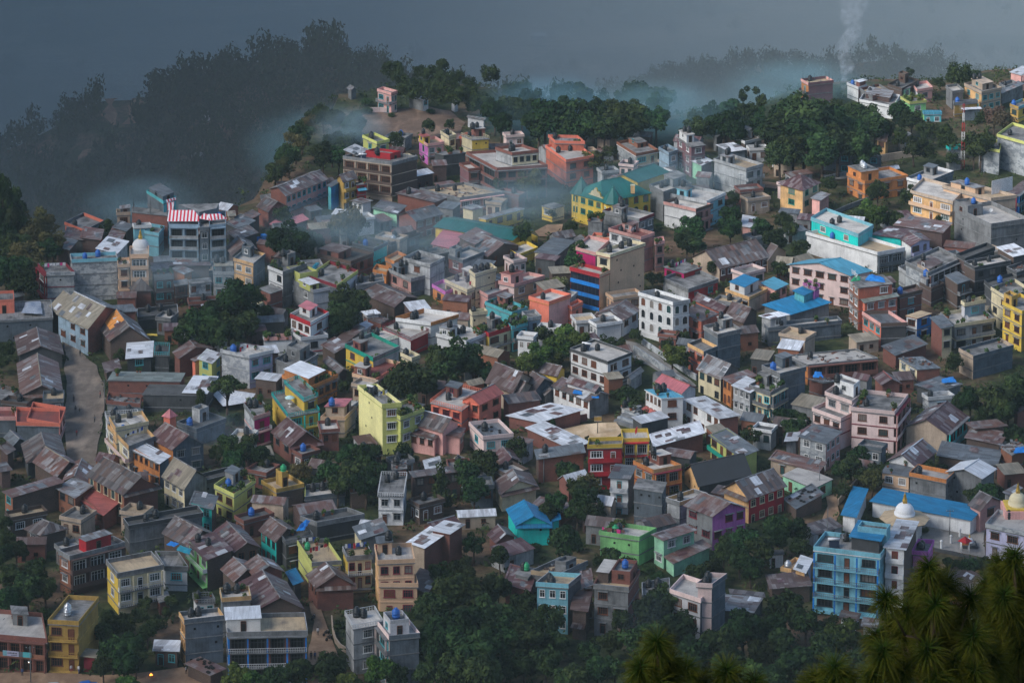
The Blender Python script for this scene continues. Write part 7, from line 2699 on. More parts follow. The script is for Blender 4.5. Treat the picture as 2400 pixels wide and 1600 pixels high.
def washings():
    r, w, b, p, y, br = (cloth('red', (.6, .04, .06)), cloth('white', (.75, .75, .75)), cloth('blue', (.05, .1, .4)), cloth('pink', (.7, .05, .25)),
                         cloth('yellow', (.75, .55, .06)), cloth('brown', (.18, .09, .08)))
    k = cloth('black', (.03, .03, .035))
    for label, id_, (u0, v0), (u1, v1), cols, s in (
            ('washing line with red clothes on lime edged terrace', 'limeterrace', (.15, .45), (.85, .6), [r, br, r, w, k], 1),
            ('washing hung along the back of the lime edged terrace', 'limeterrace', (.1, .9), (.7, .92), [w, k, w, b], 2),
            ('dense row of washing on cream yellow house roof', 'yelbalc', (.05, .8), (.95, .85), [w, b, k, r, b], 3),
            ('pink and brown cloths hung on the lime walled terrace', 'greenwall', (.05, .95), (.05, .3), [p, br, br, k, br], 4),
            ('washing on the cream house with long balcony', 'creamter', (.15, .2), (.8, .3), [w, r, w, b], 5),
            ('row of washing on the crimson house terrace', 'crimson', (.1, .5), (.8, .6), [p, w, k, b], 6),
            ('washing on the ruddy roof of white rose house', 'whiterose', (.2, .4), (.8, .5), [w, k, w], 7),
            ('washing on the pale lavender house roof', 'lavwhite', (.2, .5), (.7, .6), [r, br, w], 8),
            ('washing on the cream corner house by the street', 'curved', (.1, .3), (.9, .35), [w, k, w, b], 9),
            ('washing on top of the big mottled grey block', 'mottled', (.1, .6), (.9, .7), [w, p, w, w], 10),
            ('washing on the orange house with maroon eaves', 'orgroof', (.2, .85), (.9, .85), [br, w, r], 11),
            ('washing on the roof of tall pale yellow house', 'tower', (.3, .4), (.9, .5), [w, b, y], 12)):
        if id_ not in EXTRA:
            continue
        a, z = place_on(id_, u0, v0)
        b_, _ = place_on(id_, u1, v1)
        washing(label, a, b_, z, cols, 1.7, s)

def parasol():
    d = EXTRA['cyanyel']
    H = d['st'] * 3 - .85
    p = at_z(*nat('B2', 310, 585), H)
    root = link('parasol', None, None, Vector((p.x, p.y, H)))
    tag(root, 'pale blue parasol on the yellow and cyan roof terrace', 'parasol')
    m = MB()
    m.tube((0, 0, 0), (0, 0, 2.2), .04, 'wht', 6)
    m.build('pole', root)
    m = MB()
    m.lathe([(1.15, 1.75), (1.16, 1.8), (.6, 2.12), (0, 2.3)], cloth('paleblue', (.55, .78, .74)), 8, smooth=False)
    m.lathe([(0, 2.2), (.6, 2.06), (1.15, 1.74)], cloth('paleblue', (.55, .78, .74)), 8, smooth=False)
    m.build('canopy', root)
    root = link('table', None, None, Vector((p.x + .1, p.y - 1.0, H)))
    tag(root, 'round white table beside the rooftop parasol', 'table')
    m = MB()
    m.lathe([(0, .72), (.5, .72), (.5, .76), (0, .76)], 'pth', 14)
    m.build('table_top', root)
    m = MB()
    m.tube((0, 0, 0), (0, 0, .72), .05, 'pth', 6)
    m.lathe([(.28, 0), (.28, .03), (0, .05)], 'pth', 10)
    m.build('leg', root)

def dish(label, p, z, ang, r=.55):
    root = link('satellite_dish', None, None, Vector((p.x, p.y, z)))
    root.rotation_euler = (0, 0, ang)
    tag(root, label, 'satellite dish')
    m = MB()
    m.tube((0, 0, 0), (0, .1, 1.0), .04, 'steel', 6)
    m.build('post', root)
    m = MB()
    prof = [(0, 0), (r * .4, .03), (r * .75, .10), (r, .2)]
    m.lathe(prof, 'lgr', 14)
    m.lathe([(r, .205), (r * .75, .11), (r * .4, .04), (0, .01)], 'lgr', 14)
    b = m.build('reflector', root, Vector((0, 0, 1.05)))
    b.rotation_euler = (rad(55), 0, 0)
    m = MB()
    m.tube((0, -.05, .85), (0, -.75, 1.25), .015, 'iron', 5)
    m.build('feed_arm', root)

def solar(label, p, z, ang):
    root = link('solar_heater', None, None, Vector((p.x, p.y, z)))
    root.rotation_euler = (0, 0, ang)
    tag(root, label, 'solar heater')
    m = MB()
    slab(m, [Vector((-1.0, -.9, .3)), Vector((1.0, -.9, .3)), Vector((1.0, .4, 1.25)), Vector((-1.0, .4, 1.25))], .06, 'glass', 'iron')
    m.build('panel', root)
    m = MB()
    m.tube((-1.15, .5, 1.4), (1.15, .5, 1.4), .26, 'pth', 12)
    m.build('tank', root)
    m = MB()
    for s in (-.9, .9):
        m.tube((s, .5, 0), (s, .5, 1.2), .03, 'iron', 5)
        m.tube((s, -.85, 0), (s, -.85, .3), .03, 'iron', 5)
    m.build('frame', root)

def roof_things():
    for label, id_, u, v, a in (('satellite dish on the beige terraced house roof', 'beige', .15, .2, .3),
                                ('satellite dish on the grey terrace house', 'dish', .4, .3, -.2),
                                ('satellite dish on the aqua hotel roof', 'hotel', .3, .75, .4),
                                ('satellite dish on the coral pink terrace', 'coral', .35, .6, .1),
                                ('satellite dish on the raw grey block roof', 'rawgrey', .6, .6, -.4)):
        p, z = place_on(id_, u, v)
        dish(label, p, z, a)
    for label, id_, u, v, a in (('solar water heater on the aqua hotel roof', 'hotel', .25, .35, 0),
                                ('solar water heater on the tall pale yellow house', 'tower', .35, .75, -.5),
                                ('solar water heater on white three storey house', 'whitecurve', .35, .8, -.4),
                                ('solar water heater on unfinished concrete frame house', 'frame', .2, .7, 0),
                                ('solar water heater on the coral brick house', 'redbrick', .5, .8, .3)):
        p, z = place_on(id_, u, v)
        solar(label, p, z, a)
    # big white cloth billboard on the tan house
    p = at_z(*nat('D1', 2055, 222), 7.3)
    q = at_z(*nat('D1', 2246, 180), 7.3)
    root = link('billboard', None, None, Vector((p.x, p.y, 7.25)))
    tag(root, 'blank white billboard sheet on the big tan house roof', 'billboard')
    t = (q - p); t.z = 0; W = t.length; t.normalize(); n = Vector((-t.y, t.x, 0))
    m = MB()
    m.obox((0, 0, 0), t, n, W, .08, .1, 4.0, cloth('white', (.75, .75, .75)))
    m.build('panel', root)
    m = MB()
    for s in (.1, W / 2, W - .2):
        m.obox(t * s + n * .1, t, n, .1, .1, 0, 4.0, 'iron')
    m.build('frame', root)

def pot_mesh():
    if 'pot' not in SHARED:
        m = MB()
        m.lathe([(0, 0), (.17, 0), (.24, .36), (.2, .36), (.18, .3), (0, .3)], 'pot', 8)
        SHARED['pot'] = m.mesh('pot')
        lm = leafmat('pot_plant_leaves', (.03, .06, .016), (.09, .14, .035))
        for k in range(3):
            vs, fs = [], []
            leaf_quads(vs, fs, random.Random(k), (0, 0, .75), 60, .42, .45, .17, .3)
            SHARED['plant%d' % k] = raw_mesh('leaves', vs, fs, lm)
    return SHARED['pot']

def rubble(label, geo, n, seed):
    F, R, B, L, zr, org, root = geo
    rng = random.Random(seed)
    m = MB()
    for _ in range(n):
        u, v = rng.uniform(.1, .9), rng.uniform(.1, .9)
        p = F + (R - F) * u + (L - F) * v - F
        a = rng.uniform(0, 3.1)
        t, nn = Vector((math.cos(a), math.sin(a), 0)), Vector((-math.sin(a), math.cos(a), 0))
        c = rng.choice(['gry', 'brn', 'dgr', 'wood', 'lgr', 'brk', 'tng', 'rst'])
        if rng.random() < .45:
            m.obox(p, t, nn, rng.uniform(.8, 2.4), rng.uniform(.06, .9), .0 + rng.uniform(.005, .03), rng.uniform(.06, .16), c)
        else:
            m.obox(p, t, nn, rng.uniform(.2, .7), rng.uniform(.2, .6), .004, rng.uniform(.15, .5), c)
    o = m.build('rubble', None, Vector((F.x, F.y, zr + (.01 if zr else 0))))
    tag(o, label, 'rubble', None, 'stuff')

def tyres(id_, n, label, seed):
    if id_ not in EXTRA:
        return
    d = EXTRA[id_]
    F, R, B, L, zr, org, root = d['geo']
    rng = random.Random(seed)
    if 'tyre' not in SHARED:
        m = MB()
        m.lathe([(.2, .02), (.3, 0), (.36, .05), (.36, .15), (.3, .2), (.2, .18), (.2, .02)], 'tyre', 14)
        SHARED['tyre'] = m.mesh('tyre')
    e1 = (R - F).length
    rise = float(d.get('rise', min(1.4, .09 * e1))) if d['type'] == 'm' else 0
    for k in range(n):
        u, v = rng.uniform(.12, .88), rng.uniform(.12, .88)
        p = F + (R - F) * u + (L - F) * v
        o = link('tyre', SHARED['tyre'], None, Vector((p.x, p.y, zr + rise * u + .03)))
        if d['type'] == 'm':
            t = (R - F).normalized()
            sl = math.atan2(rise, e1)
            o.rotation_euler = (t.y * sl, -t.x * sl, 0)
        tag(o, label, 'tyre', label.replace('tyre ', 'tyres ', 1))

def furnish(houses):
    """plants, rubble and such asked for in the house list"""
    rng = random.Random(77)
    pot = pot_mesh()
    for d in houses:
        F, R, B, L, zr, org, root = d['geo']
        lab = root['label']
        if d['type'] != 'f':
            if 'jk' in d:
                pass
            continue
        if 'jk' in d:
            rubble(' '.join(('scrap and rubble on the ' + lab).split()[:16]), d['geo'], 26, rng.random())
        n = 0
        if 'pl' in d:
            n = rng.randint(9, 15)
        elif F.y < 900 and 'ph' not in d and rng.random() < .3:
            n = rng.randint(2, 5)
        pl = ' '.join(('potted plant on the ' + lab).split()[:16])
        for k in range(n):
            e = rng.random()
            u, v = (rng.uniform(.08, .92), rng.choice([.08, .9])) if e < .6 else (rng.choice([.08, .92]), rng.uniform(.1, .9))
            p = F + (R - F) * u + (L - F) * v
            o = link('potted_plant', pot, None, Vector((p.x, p.y, zr)))
            s = rng.uniform(.9, 1.7) * (1.2 if 'pl' in d else 1)
            o.scale = (s, s, s)
            q = link('leaves', SHARED['plant%d' % rng.randrange(3)], o)
            tag(o, pl, 'potted plant', pl.replace('plant', 'plants', 1) if n > 1 else None)

def letters():
    """painted strokes of the lettering on the red brick house and the banners on the shop house"""
    d = EXTRA['sign']
    F, R, B, L, zr, org, root = d['geo']
    fr = F - org
    lf = L - org
    t = (fr - lf); t.z = 0; W = t.length; t.normalize(); n = Vector((t.y, -t.x, 0))
    m = MB()
    S = [[(0, 1), (3.4, 1)], [(.2, .95), (.1, .6), (.45, .45), (.15, .1)], [(.75, .98), (.75, .05)], [(.75, .55), (1.05, .7), (1.1, .35), (.8, .3)],
         [(1.5, .98), (1.45, .5), (1.85, .45), (1.9, .7), (1.55, .7)], [(2.1, .98), (2.1, .05)], [(2.1, 1), (1.8, 1.3), (2.2, 1.4)],
         [(2.5, .98), (2.35, .6), (2.7, .35), (2.4, .1)], [(3.1, .98), (3.1, .05)], [(2.75, .7), (3.1, .6)]]
    sx = W * .62 / 3.4
    for st in S:
        for a, b in zip(st, st[1:]):
            pa = lf + t * (W * .22 + a[0] * sx) + n * -.18 + Vector((0, 0, 1.6 + a[1] * 1.35))
            pb = lf + t * (W * .22 + b[0] * sx) + n * -.18 + Vector((0, 0, 1.6 + b[1] * 1.35))
            m.tube((pa.x, pa.y, pa.z), (pb.x, pb.y, pb.z), .06, 'wht', 5)
    m.build('lettering', root)

def banners():
    d = EXTRA['banner']
    F, R, B, L, zr, org, root = d['geo']
    a, b = F - org, R - org
    t = (b - a); t.z = 0; t.normalize(); n = Vector((t.y, -t.x, 0))
    for (x0, x1, c, ink, word) in BANNERS:
        p0 = at_z(*nat('A3', x0, 1290), 3.6) - org
        p1 = at_z(*nat('A3', x1, 1300), 3.6) - org
        s0 = (p0 - a).dot(t)
        s1 = (p1 - a).dot(t)
        m = MB()
        base = a + t * s0 + n * 1.02
        m.obox(base, t, n, s1 - s0, .05, 3.1, 4.1, c)
        bo = m.build('banner', root)
        if word:
            mk = MB()
            rr = random.Random(4)
            x = .95
            mk.obox(base + t * .0 + n * .051, t, n, .8, .01, 3.12, 4.08, 'sky')
            mk.tube((base + t * .2 + n * .08) + Vector((0, 0, 3.4)), (base + t * .6 + n * .08) + Vector((0, 0, 3.85)), .05, 'slt', 5)
            while x < s1 - s0 - .3:
                w = rr.uniform(.1, .2)
                mk.obox(base + t * x + n * .051, t, n, w, .012, 3.55, rr.uniform(3.8, 3.9), 'dgr')
                x += w + rr.uniform(.06, .12)
            mk.obox(base + t * 1.6 + n * .051, t, n, s1 - s0 - 1.9, .012, 3.25, 3.38, 'slt')
            mk.build('lettering', bo)

def embers():
    T = NT('flame')
    T.b.inputs['Emission Color'].default_value = (1, .35, .05, 1)
    T.b.inputs['Emission Strength'].default_value = 1.2
    T.b.inputs['Base Color'].default_value = (.3, .08, .02, 1)
    MATS['flame'] = T.m
    T = NT('lamp_light')
    T.b.inputs['Emission Color'].default_value = (1, .82, .6, 1)
    T.b.inputs['Emission Strength'].default_value = 6.0
    MATS['bulb'] = T.m
    p = at_z(*nat('A3', 1388, 1505), .03)
    root = link('small_fire', None, None, p)
    tag(root, 'small roadside fire burning on the bare earth', 'fire')
    m = MB()
    for k in range(7):
        a = k * .9
        m.tube((.5 * math.cos(a), .4 * math.sin(a), .05), (-.1 * math.cos(a), .1 * math.sin(a), .22), .05, 'wood', 5)
    m.build('sticks', root)
    m = MB()
    for x, y, h in ((0, 0, .62), (.18, .05, .4), (-.16, -.06, .45)):
        m.lathe([(.02, .12), (.13, .2), (.08, .12 + h * .6), (0, .12 + h)], 'flame', 8, (x, y, 0))
    m.build('flame', root)
    p = at_z(*nat('A3', 265, 1372), 2.9)
    root = link('wall_lamp', None, None, p)
    tag(root, 'lit lamp hanging in front of the brick shop house', 'lamp')
    m = MB()
    m.lathe([(.05, .2), (.2, .05), (.2, .0), (.05, .16)], 'steel', 10)
    m.build('shade', root)
    m = MB()
    m.lathe([(0, -.14), (.1, -.06), (.1, .02), (0, .06)], 'bulb', 10)
    m.build('bulb', root)

BANNERS = [(25, 175, 'lav', 'lil', 'x'), (180, 215, 'slt', None, ''), (218, 296, 'tea', None, '')]

def soft_cloud(c, size, dens, col, label, nscale):
    """drifting smoke: an ellipsoid whose density fades to nothing at its edge"""
    import bmesh
    m = bpy.data.materials.new('smoke')
    m.use_nodes = True
    t = m.node_tree
    t.nodes.remove(t.nodes['Principled BSDF'])
    v = t.nodes.new('ShaderNodeVolumePrincipled')
    v.inputs['Color'].default_value = (*col, 1)
    tc = t.nodes.new('ShaderNodeTexCoord')
    g = t.nodes.new('ShaderNodeTexGradient')
    g.gradient_type = 'SPHERICAL'
    t.links.new(tc.outputs['Object'], g.inputs['Vector'])
    n = t.nodes.new('ShaderNodeTexNoise')
    n.inputs['Scale'].default_value = nscale
    n.inputs['Detail'].default_value = 3
    t.links.new(tc.outputs['Object'], n.inputs['Vector'])
    r = t.nodes.new('ShaderNodeMapRange')
    r.inputs['From Min'].default_value = .3
    r.inputs['From Max'].default_value = .7
    r.inputs['To Max'].default_value = dens * 2
    t.links.new(n.outputs['Fac'], r.inputs['Value'])
    mu = t.nodes.new('ShaderNodeMath')
    mu.operation = 'MULTIPLY'
    t.links.new(g.outputs['Fac'], mu.inputs[0])
    t.links.new(r.outputs['Result'], mu.inputs[1])
    t.links.new(mu.outputs[0], v.inputs['Density'])
    t.links.new(v.outputs[0], t.nodes['Material Output'].inputs['Volume'])
    bm = bmesh.new()
    bmesh.ops.create_icosphere(bm, subdivisions=3, radius=1)
    me = bpy.data.meshes.new('smoke')
    bm.to_mesh(me)
    bm.free()
    me.materials.append(m)
    o = link('smoke', me, None, c)
    o.scale = size
    tag(o, label, 'smoke', None, 'stuff')

def smoke():
    b = at_z(*nat('D0', 695, 900), 0)
    Y = b.y + 4
    def ring(x, y, r):
        c = at_y(*nat('D0', x, y), Y)
        rr = .74 * r / 3.92 / px_scale(c)
        return (c, rr, rr)
    rs = [ring(*a) for a in ((697, 910, 14), (700, 840, 26), (693, 770, 42), (712, 690, 62), (730, 615, 96), (708, 540, 92), (682, 470, 84), (705, 400, 112), (765, 330, 120), (788, 260, 112), (762, 170, 140), (785, 60, 170), (800, -60, 210), (815, -190, 240))]
    puff_volume('smoke', rs, .42, (.84, .89, .94), .55, 'pale smoke column rising beside the white wall house', thr=(.44, .74), fade=(2, 42, .06))
    def bank(tile, x, y, w, h, z, dens, col, label, s=1.6, dy=12):
        c = at_z(*nat(tile, x, y), z)
        k = 1 / 3.92 / px_scale(c)
        soft_cloud(c, (w * k, dy, h * k), dens, col, label, s)
    bank('C0', 330, 1060, 800, 400, 4, .04, (.34, .64, .78), 'blue smoke drifting behind the red brick apartments', dy=26)
    bank('C0', 1300, 1110, 1000, 420, 4, .04, (.40, .68, .76), 'teal haze lying in front of the misty wood', dy=24)
    bank('A1', 1300, 300, 650, 190, -6, .028, (.42, .66, .74), 'pale smoke drifting behind the left end of town', dy=26)
    bank('B0', 500, 1350, 700, 380, -8, .024, (.34, .62, .70), 'teal smoke filling the hollow behind the pink terrace', dy=30)
    bank('D0', 250, 850, 800, 330, 0, .034, (.40, .68, .76), 'teal haze behind the big trees at right', dy=26)
    for q, (t, x, y, w, h, dn) in enumerate((('A1', 1700, 900, 900, 260, .010), ('B1', 700, 520, 800, 260, .014), ('B1', 1500, 620, 900, 260, .012), ('B1', 2300, 330, 800, 240, .012),
                                             ('C1', 300, 150, 800, 260, .012), ('C1', 1500, 60, 900, 240, .010), ('B0', 850, 1180, 420, 240, .022))):
        bank(t, x, y, w, h, 11, dn * 2.3, (.52, .72, .80), 'thin teal smoke drifting over the roofs, ' + ('above the left street', 'above the salmon roofs', 'above the green hall', 'behind the mansion', 'over the mansion', 'in front of the big trees', 'along the knoll edge')[q], 1.8, 14)
    bank('C3', 1250, 1080, 300, 380, 6, .010, (.55, .72, .88), 'thin blue smoke hanging over the bottom wood', 1.8, 9)
    bank('B1', 1800, 980, 380, 210, 9, .02, (.72, .74, .92), 'thin violet smoke above the cream balcony house', 1.8, 9)
    bank('A2', 2000, 830, 380, 210, 5, .018, (.5, .68, .85), 'thin blue smoke above the slate yard building', 1.8, 9)

def on_land(px, py):
    d = ray(px, py)
    t = 600.0
    while t < 6000:
        q = CAM + d * t
        if q.z < height(q.x, q.y):
            return Vector((q.x, q.y, height(q.x, q.y)))
        t += 3
    return q

SCARS = []

def hill_details():
    m = dirtmat('landslip_earth', (.16, .085, .055), (.27, .16, .10), .1)
    for pts, w in (([(272, 222), (258, 250), (256, 272), (268, 298)], 7), ([(342, 212), (325, 240), (312, 268), (302, 300)], 7), ([(1770, 158), (1782, 172), (1795, 190)], 5),
                   ([(115, 352), (92, 362)], 6), ([(205, 355), (190, 375)], 5)):
        c = [on_land(*q) for q in pts]
        fine = []
        for a, b in zip(c, c[1:]):
            k = max(2, int((b - a).length / 8))
            fine += [a.lerp(b, i / k) for i in range(k)]
        fine.append(c[-1])
        vs, fs = [], []
        for i, q in enumerate(fine):
            ww = w * (.6 + .4 * math.sin(i * 1.7)) * .7
            for s in (-1, -.33, .33, 1):
                x = q.x + s * ww
                vs.append((x, q.y, height(x, q.y) + .8))
        for i in range(len(fine) - 1):
            for j in range(3):
                a = i * 4 + j
                fs.append((a, a + 1, a + 5, a + 4))
        me = bpy.data.meshes.new('bare_slope')
        me.from_pydata(vs, [], fs)
        me.materials.append(m)
        tag(link('bare_slope', me), None, None, None, 'structure')
        SCARS.extend((q.x, q.y) for q in fine)
    for label, px, py, w, dp, h, c, r in (('small white house on the crest of left hill', 712, 92, 9, 7, 6, 'wht', 'con'), ('tiny pale house behind the left hill crest', 790, 82, 8, 6, 4, 'lgr', 'tng'),
                                          ('lone whitish house in the misty left slope', 490, 283, 8, 6, 4, 'lgr', 'slr'), ('small tan house low on the misty slope', 466, 385, 7, 5, 4, 'tan', 'slr'),
                                          ('far white roofed house in the valley fields', 1262, 98, 12, 9, 5, 'lgr', 'tin'), ('far house with tan roof in the valley fields', 1318, 95, 14, 10, 5, 'tan', 'tnt')):
        b = on_land(px, py)
        root = link('hill_house', None, None, b)
        tag(root, label, 'house')
        mb = MB()
        P = [(-w / 2, -dp / 2), (w / 2, -dp / 2), (w / 2, dp / 2), (-w / 2, dp / 2)]
        mb.prism(P, -2, h, c)
        mb.build('wall', root)
        mb = MB()
        slab(mb, [Vector((x * 1.08, y * 1.08, h + (.7 if y > 0 else 0))) for x, y in P], .15, r)
        mb.build('roof', root)
        for i in range(3):
            o = put('window', window_mesh('wht', 'pair'), root, Vector((w * (i - 1) * .3, -dp / 2, h - 2.2)), 0, (1.3, 1, 1.4))
            link('pane', pane_mesh('pane', 'pair'), o)

def fillers():
    """low sheds and lean-tos filling the gaps between the bigger houses"""
    rng = random.Random(2024)
    n = tries = 0
    used = set()
    while n < 215 and tries < 9000:
        tries += 1
        y = rng.uniform(560, 905)
        x = rng.uniform(-.17, .17) * y
        if y > lerp_table(BACK, x) - 12:
            continue
        # the wooded bottom strip and the green slopes stay free of sheds
        px = 1200 + FPX * x / y * .99
        py = 800 + FPX * ((CAM_H / y - math.tan(PITCH)) / (1 + CAM_H / y * math.tan(PITCH)) - SHIFT)
        if py > 1330 or (px > 1250 and py > 1290) or (px > 1900 and py < 520) or (px < 150 and py < 720):
            continue
        if any(ax < px < bx and ay < py < by for ax, ay, bx, by in NOSHED):
            continue
        a = rng.choice([-.5, -.35, .4, .55, .2]) + rng.uniform(-.15, .15)
        w, dp, h = rng.uniform(4, 8.5), rng.uniform(3.5, 6), rng.uniform(2.2, 4.8)
        t, nn = Vector((math.cos(a), math.sin(a), 0)), Vector((-math.sin(a), math.cos(a), 0))
        c = Vector((x, y, 0))
        cs = [c - t * w / 2 - nn * dp / 2, c + t * w / 2 - nn * dp / 2, c + t * w / 2 + nn * dp / 2, c - t * w / 2 + nn * dp / 2]
        pts = cs + [c, (cs[0] + cs[1]) / 2, (cs[1] + cs[2]) / 2, (cs[2] + cs[3]) / 2, (cs[3] + cs[0]) / 2]
        if any(inside_house(p.x, p.y) or any(pip(p.x, p.y, r) for r in ROADS) for p in pts):
            continue
        if any(pip(q[0], q[1], [(p.x, p.y) for p in cs]) for f in FOOT for q in f):
            continue
        near = min(HOUSES[:NMAIN], key=lambda q: (q[1].x - x) ** 2 + (q[1].y - y) ** 2)[0]
        kind = rng.choice(['rst', 'mix', 'slr', 'drk', 'mrn', 'mix', 'tin', 'tnt'])
        flat = rng.random() < .33
        if flat:
            h = rng.uniform(2.9, 4.6)
        word = dict(rst='rusty', mix='patched rusty', slr='grey sheet', drk='dark', mrn='maroon', tin='bright tin', tnt='tan sheet')[kind]
        lab = None
        for size in ('low', 'small', 'little'):
            l = ' '.join((('%s flat roofed house by the %s' % (size, near)) if flat else ('%s %s roofed shed by the %s' % (size, word, near))).split()[:16])
            if l not in used:
                lab = l
                break
        if not lab:
            continue
        used.add(lab)
        n += 1
        wc = rng.choice(['brn', 'brk', 'dbr', 'gry', 'dgr', 'tan', 'lgr', 'obr'])
        if flat:
            wc = rng.choice(['gry', 'brk', 'dgr', 'tan', 'slt', 'brn'] if py > 1080 or px < 520 or px > 2050 else ['lgr', 'crm', 'wht', 'gry', 'brk', 'pnk', 'bei', 'tan', 'cor', 'ppk'])
        root = link('house' if flat else 'shed', None, None, c)
        tag(root, lab, 'house' if flat else 'shed')
        P = [p - c for p in cs]
        q = quad_inset(P, .3)
        m = MB()
        m.prism([(p.x, p.y) for p in q], -2, h - .05, wc)
        V = lambda p, z: Vector((p.x, p.y, z))
        r = MB()
        if flat:
            V2 = [(p.x, p.y) for p in P]
            r.prism(V2, h - .14, h + .04, 'gry', rng.choice(['con', 'con', 'lcn', 'tnf', 'dkf']), True)
            iq, oq = quad_inset(P, .17), quad_inset(P, .03)
            pm = MB()
            for i in range(4):
                j = (i + 1) % 4
                pm.prism([(k_.x, k_.y) for k_ in (oq[i], oq[j], iq[j], iq[i])], h + .042, h + .8, wc, wc)
            pm.build('parapet', root)
            o2 = dict(F=rng.choice(['wht', 'wood', 'iron']), far=True, B='gry', sh=None, bd=.8, rail='s', BW=wc, RC='gry', cols=False, CC=None)
            facade(root, V(q[0], 0), V(q[1], 0), h, 0, 'w2', o2, rng, wc)
            facade(root, V(q[3], 0), V(q[0], 0), h, 0, rng.choice(['w2', 'w1', 'n']), o2, rng, wc)
            if rng.random() < .7:
                tank(rng.choice('kkkkb'), c + (P[2] + P[3]) * .3 + Vector((0, 0, h + .045)), lab, 1.15)
        elif rng.random() < .5:
            rise = rng.uniform(.7, 1.5)
            r0, r1 = (P[0] + P[3]) / 2, (P[1] + P[2]) / 2
            slab(r, [V(P[0], h), V(P[1], h), V(r1, h + rise), V(r0, h + rise)], .07, kind)
            slab(r, [V(P[2], h), V(P[3], h), V(r0, h + rise), V(r1, h + rise)], .07, kind)
            for i, j in ((1, 2), (3, 0)):
                mid = (q[i] + q[j]) / 2
                m.face([V(q[i], h - .05), V(q[j], h - .05), V(mid, h + rise * .85)], wc)
        else:
            s = rng.uniform(.3, .9)
            slab(r, [V(P[0], h), V(P[1], h), V(P[2], h + s), V(P[3], h + s)], .07, kind)
            for i, j in ((1, 2), (3, 0), (2, 3)):
                zi, zj = (h - .05 if k_ < 2 else h + s - .1 for k_ in (i, j))
                m.face([V(q[i], h - .05), V(q[j], h - .05), V(q[j], max(zj, h - .04)), V(q[i], max(zi, h - .04))], wc)
        m.build('wall', root)
        r.build('roof', root)
        ang = math.atan2(t.y, t.x)
        for k in range(0 if flat else rng.choice([1, 2, 2])):
            x0 = w * (.3 + .4 * k)
            dr = (k == 0)
            o = put('door' if dr else 'window', window_mesh('wood', 'door' if dr else 'pair'), root, q[0] + t * (x0 - .6) + Vector((0, 0, .02 if dr else 1.0)), ang, (.9, 1, 1.95 if dr else .9))
            link('pane', pane_mesh('void', 'door' if dr else 'pair'), o)
        FOOT.append([(p.x, p.y) for p in cs])
        HOUSES.append((lab, c, root, h))

NOSHED = [(440, 850, 610, 1010), (1480, 660, 1640, 800), (1800, 690, 1990, 800), (-500, -500, 830, 440), (520, 300, 660, 500), (-500, 300, 300, 560), (1230, 960, 1500, 1060), (2000, 1190, 2330, 1330), (1430, 520, 1700, 620), (1960, 440, 2150, 520), (1280, 380, 1420, 560), (2150, 880, 2400, 1000), (2080, 1000, 2400, 1180)]

def specials_houses():
    striped_awning()
    palace_parts()
    roof_patch()
    letters()
    banners()

def specials_things():
    shade_cloud()
    stupas()
    court_things()
    mast()
    tarps()
    people()
    car('dark blue car at the bottom edge of the roadside', 'A3', 800, 1625, .4, 'ptb')
    car('silver car at the bottom edge of the roadside', 'A3', 505, 1640, .15, 'lgr')
    embers()
    motorbike('motorbike parked beside the low wall on the dirt lane', 'B3', 645, 1125, .9)
    motorbike('second motorbike from the low wall, nearer the viewer', 'B3', 672, 1170, .8)
    motorbike('motorbike standing at the top of the dirt lane', 'B3', 525, 985, 1.2)
    truck()
    walls()
    poles()
    washings()
    parasol()
    roof_things()
    tyres('tyrepink', 9, 'old tyre lying on the pale pink house roof', 1)
    tyres('tyres1', 11, 'old tyre holding down the patched shed roof', 2)
    tyres('tyres2', 16, 'old tyre on the shed roof beside the temple path', 3)
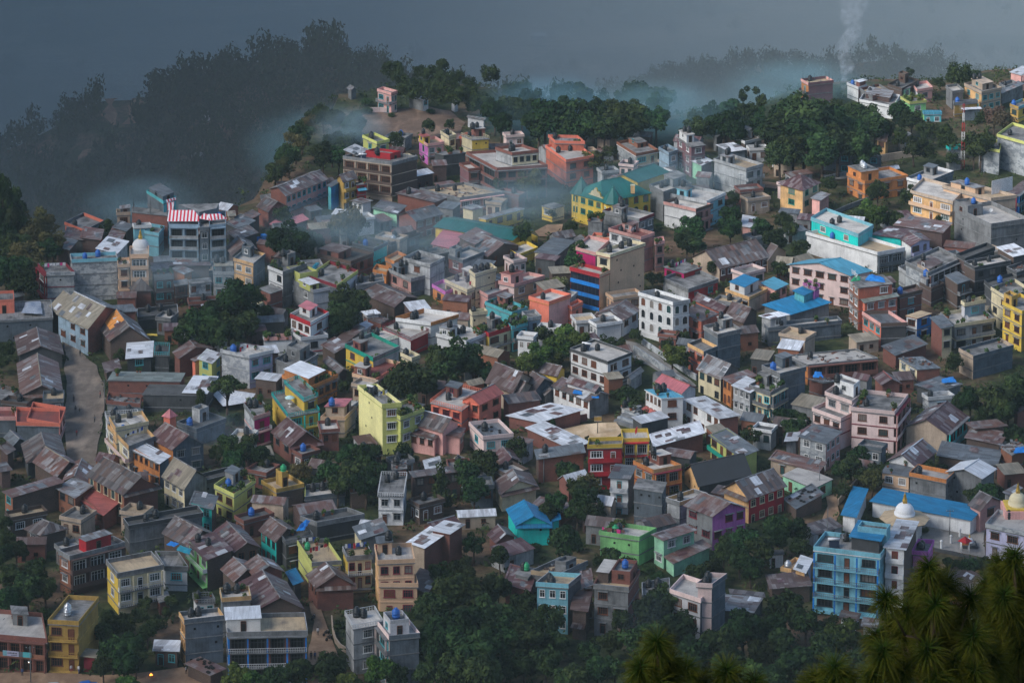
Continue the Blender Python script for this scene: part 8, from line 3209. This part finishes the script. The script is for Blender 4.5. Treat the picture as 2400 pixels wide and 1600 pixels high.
# ------------------------------------------------------------ build
camera_and_light()
build_houses(DATA)
NMAIN = len(HOUSES)
specials_houses()
fit_back()
street = dirtmat('street_dirt', (.13, .105, .085), (.24, .195, .155))
earth = dirtmat('bare_earth', (.20, .12, .075), (.33, .22, .14))
sand = dirtmat('court_sand', (.45, .30, .16), (.62, .48, .32))
paving = dirtmat('paving', (.15, .145, .13), (.27, .255, .235))
brownslope = dirtmat('brown_slope', (.11, .075, .055), (.22, .15, .11), .12)
ground_sheet('street', 'A2', [(555, -60), (600, 100), (600, 500), (600, 1000), (650, 1140), (900, 1140), (890, 1000), (945, 700), (965, 400), (880, 220), (740, 80), (680, -60)], street)
ground_sheet('dirt_lane', 'B3', [(470, 830), (530, 1000), (470, 1420), (760, 1330), (700, 1200), (640, 1050), (600, 950), (575, 830)], earth)
ground_sheet('dirt_road', 'A3', [(-40, 1470), (480, 1465), (900, 1500), (1450, 1450), (1680, 1430), (2060, 1530), (2300, 1900), (-60, 1900)], earth)
ground_sheet('lane', 'C2', [(1050, -10), (1180, 20), (1700, 400), (1640, 430), (1060, 120)], paving)
ground_sheet('courtyard', 'D3', [(1390, 120), (1560, 110), (1990, 150), (2000, 420), (1540, 330), (1400, 230)], paving)
ground_sheet('temple_path', 'D2', [(520, 1420), (625, 1395), (650, 1568), (620, 1680), (470, 1680), (540, 1500)], earth)
ground_sheet('sports_court', 'C2', [(450, 800), (640, 760), (790, 738), (970, 742), (1010, 830), (900, 920), (690, 940)], sand)
ground_sheet('bare_bank', 'C1', [(330, 500), (465, 490), (450, 600), (250, 600), (200, 560)], earth)
ground_sheet('orange_earth', 'D1', [(-260, 90), (-30, 100), (110, 120), (80, 170), (-60, 150), (-260, 140)], earth)
ground_sheet('footpath', 'D1', [(480, 40), (720, 20), (740, 70), (520, 90)], paving)
ground_sheet('brown_slope', 'B0', [(940, 1060), (1100, 1020), (1300, 1000), (1600, 980), (1780, 1020), (1920, 1130), (1850, 1250), (1500, 1260), (1050, 1250), (930, 1180)], brownslope)
terrain()
hill_details()
fillers()
specials_things()
make_tree_kinds()
furnish(ALLH)
plant_trees()
far_forest()
undergrowth()
pines()
thin_trees()
label_trees()
# water tanks: label by the house they stand on
bygrp = {}
for o, col, where in TANKS:
    lab = ' '.join(('%s water tank on the %s' % (COLNAME[col], where)).split()[:16])
    tag(o, lab, 'water tank')
    bygrp.setdefault(lab, []).append(o)
for lab, os_ in bygrp.items():
    if len(os_) > 1:
        for o in os_:
            o['group'] = lab.replace('tank', 'tanks', 1)
smoke()
mist_layer('thin smog layer filling the valley behind the town', -22, .00024, (.62, .60, .58), 6)
mist_layer('denser smog on the lower hill slopes', -188, .0011, (.50, .64, .66), 14)
mist_layer('thick pale smog on the valley floor', -236, .0018, (.54, .68, .75), 22)
HZ = volume_box('haze', (-4300, -150, -420), (4300, 7300, 300), HAZE, HAZE_COL, 0.0)
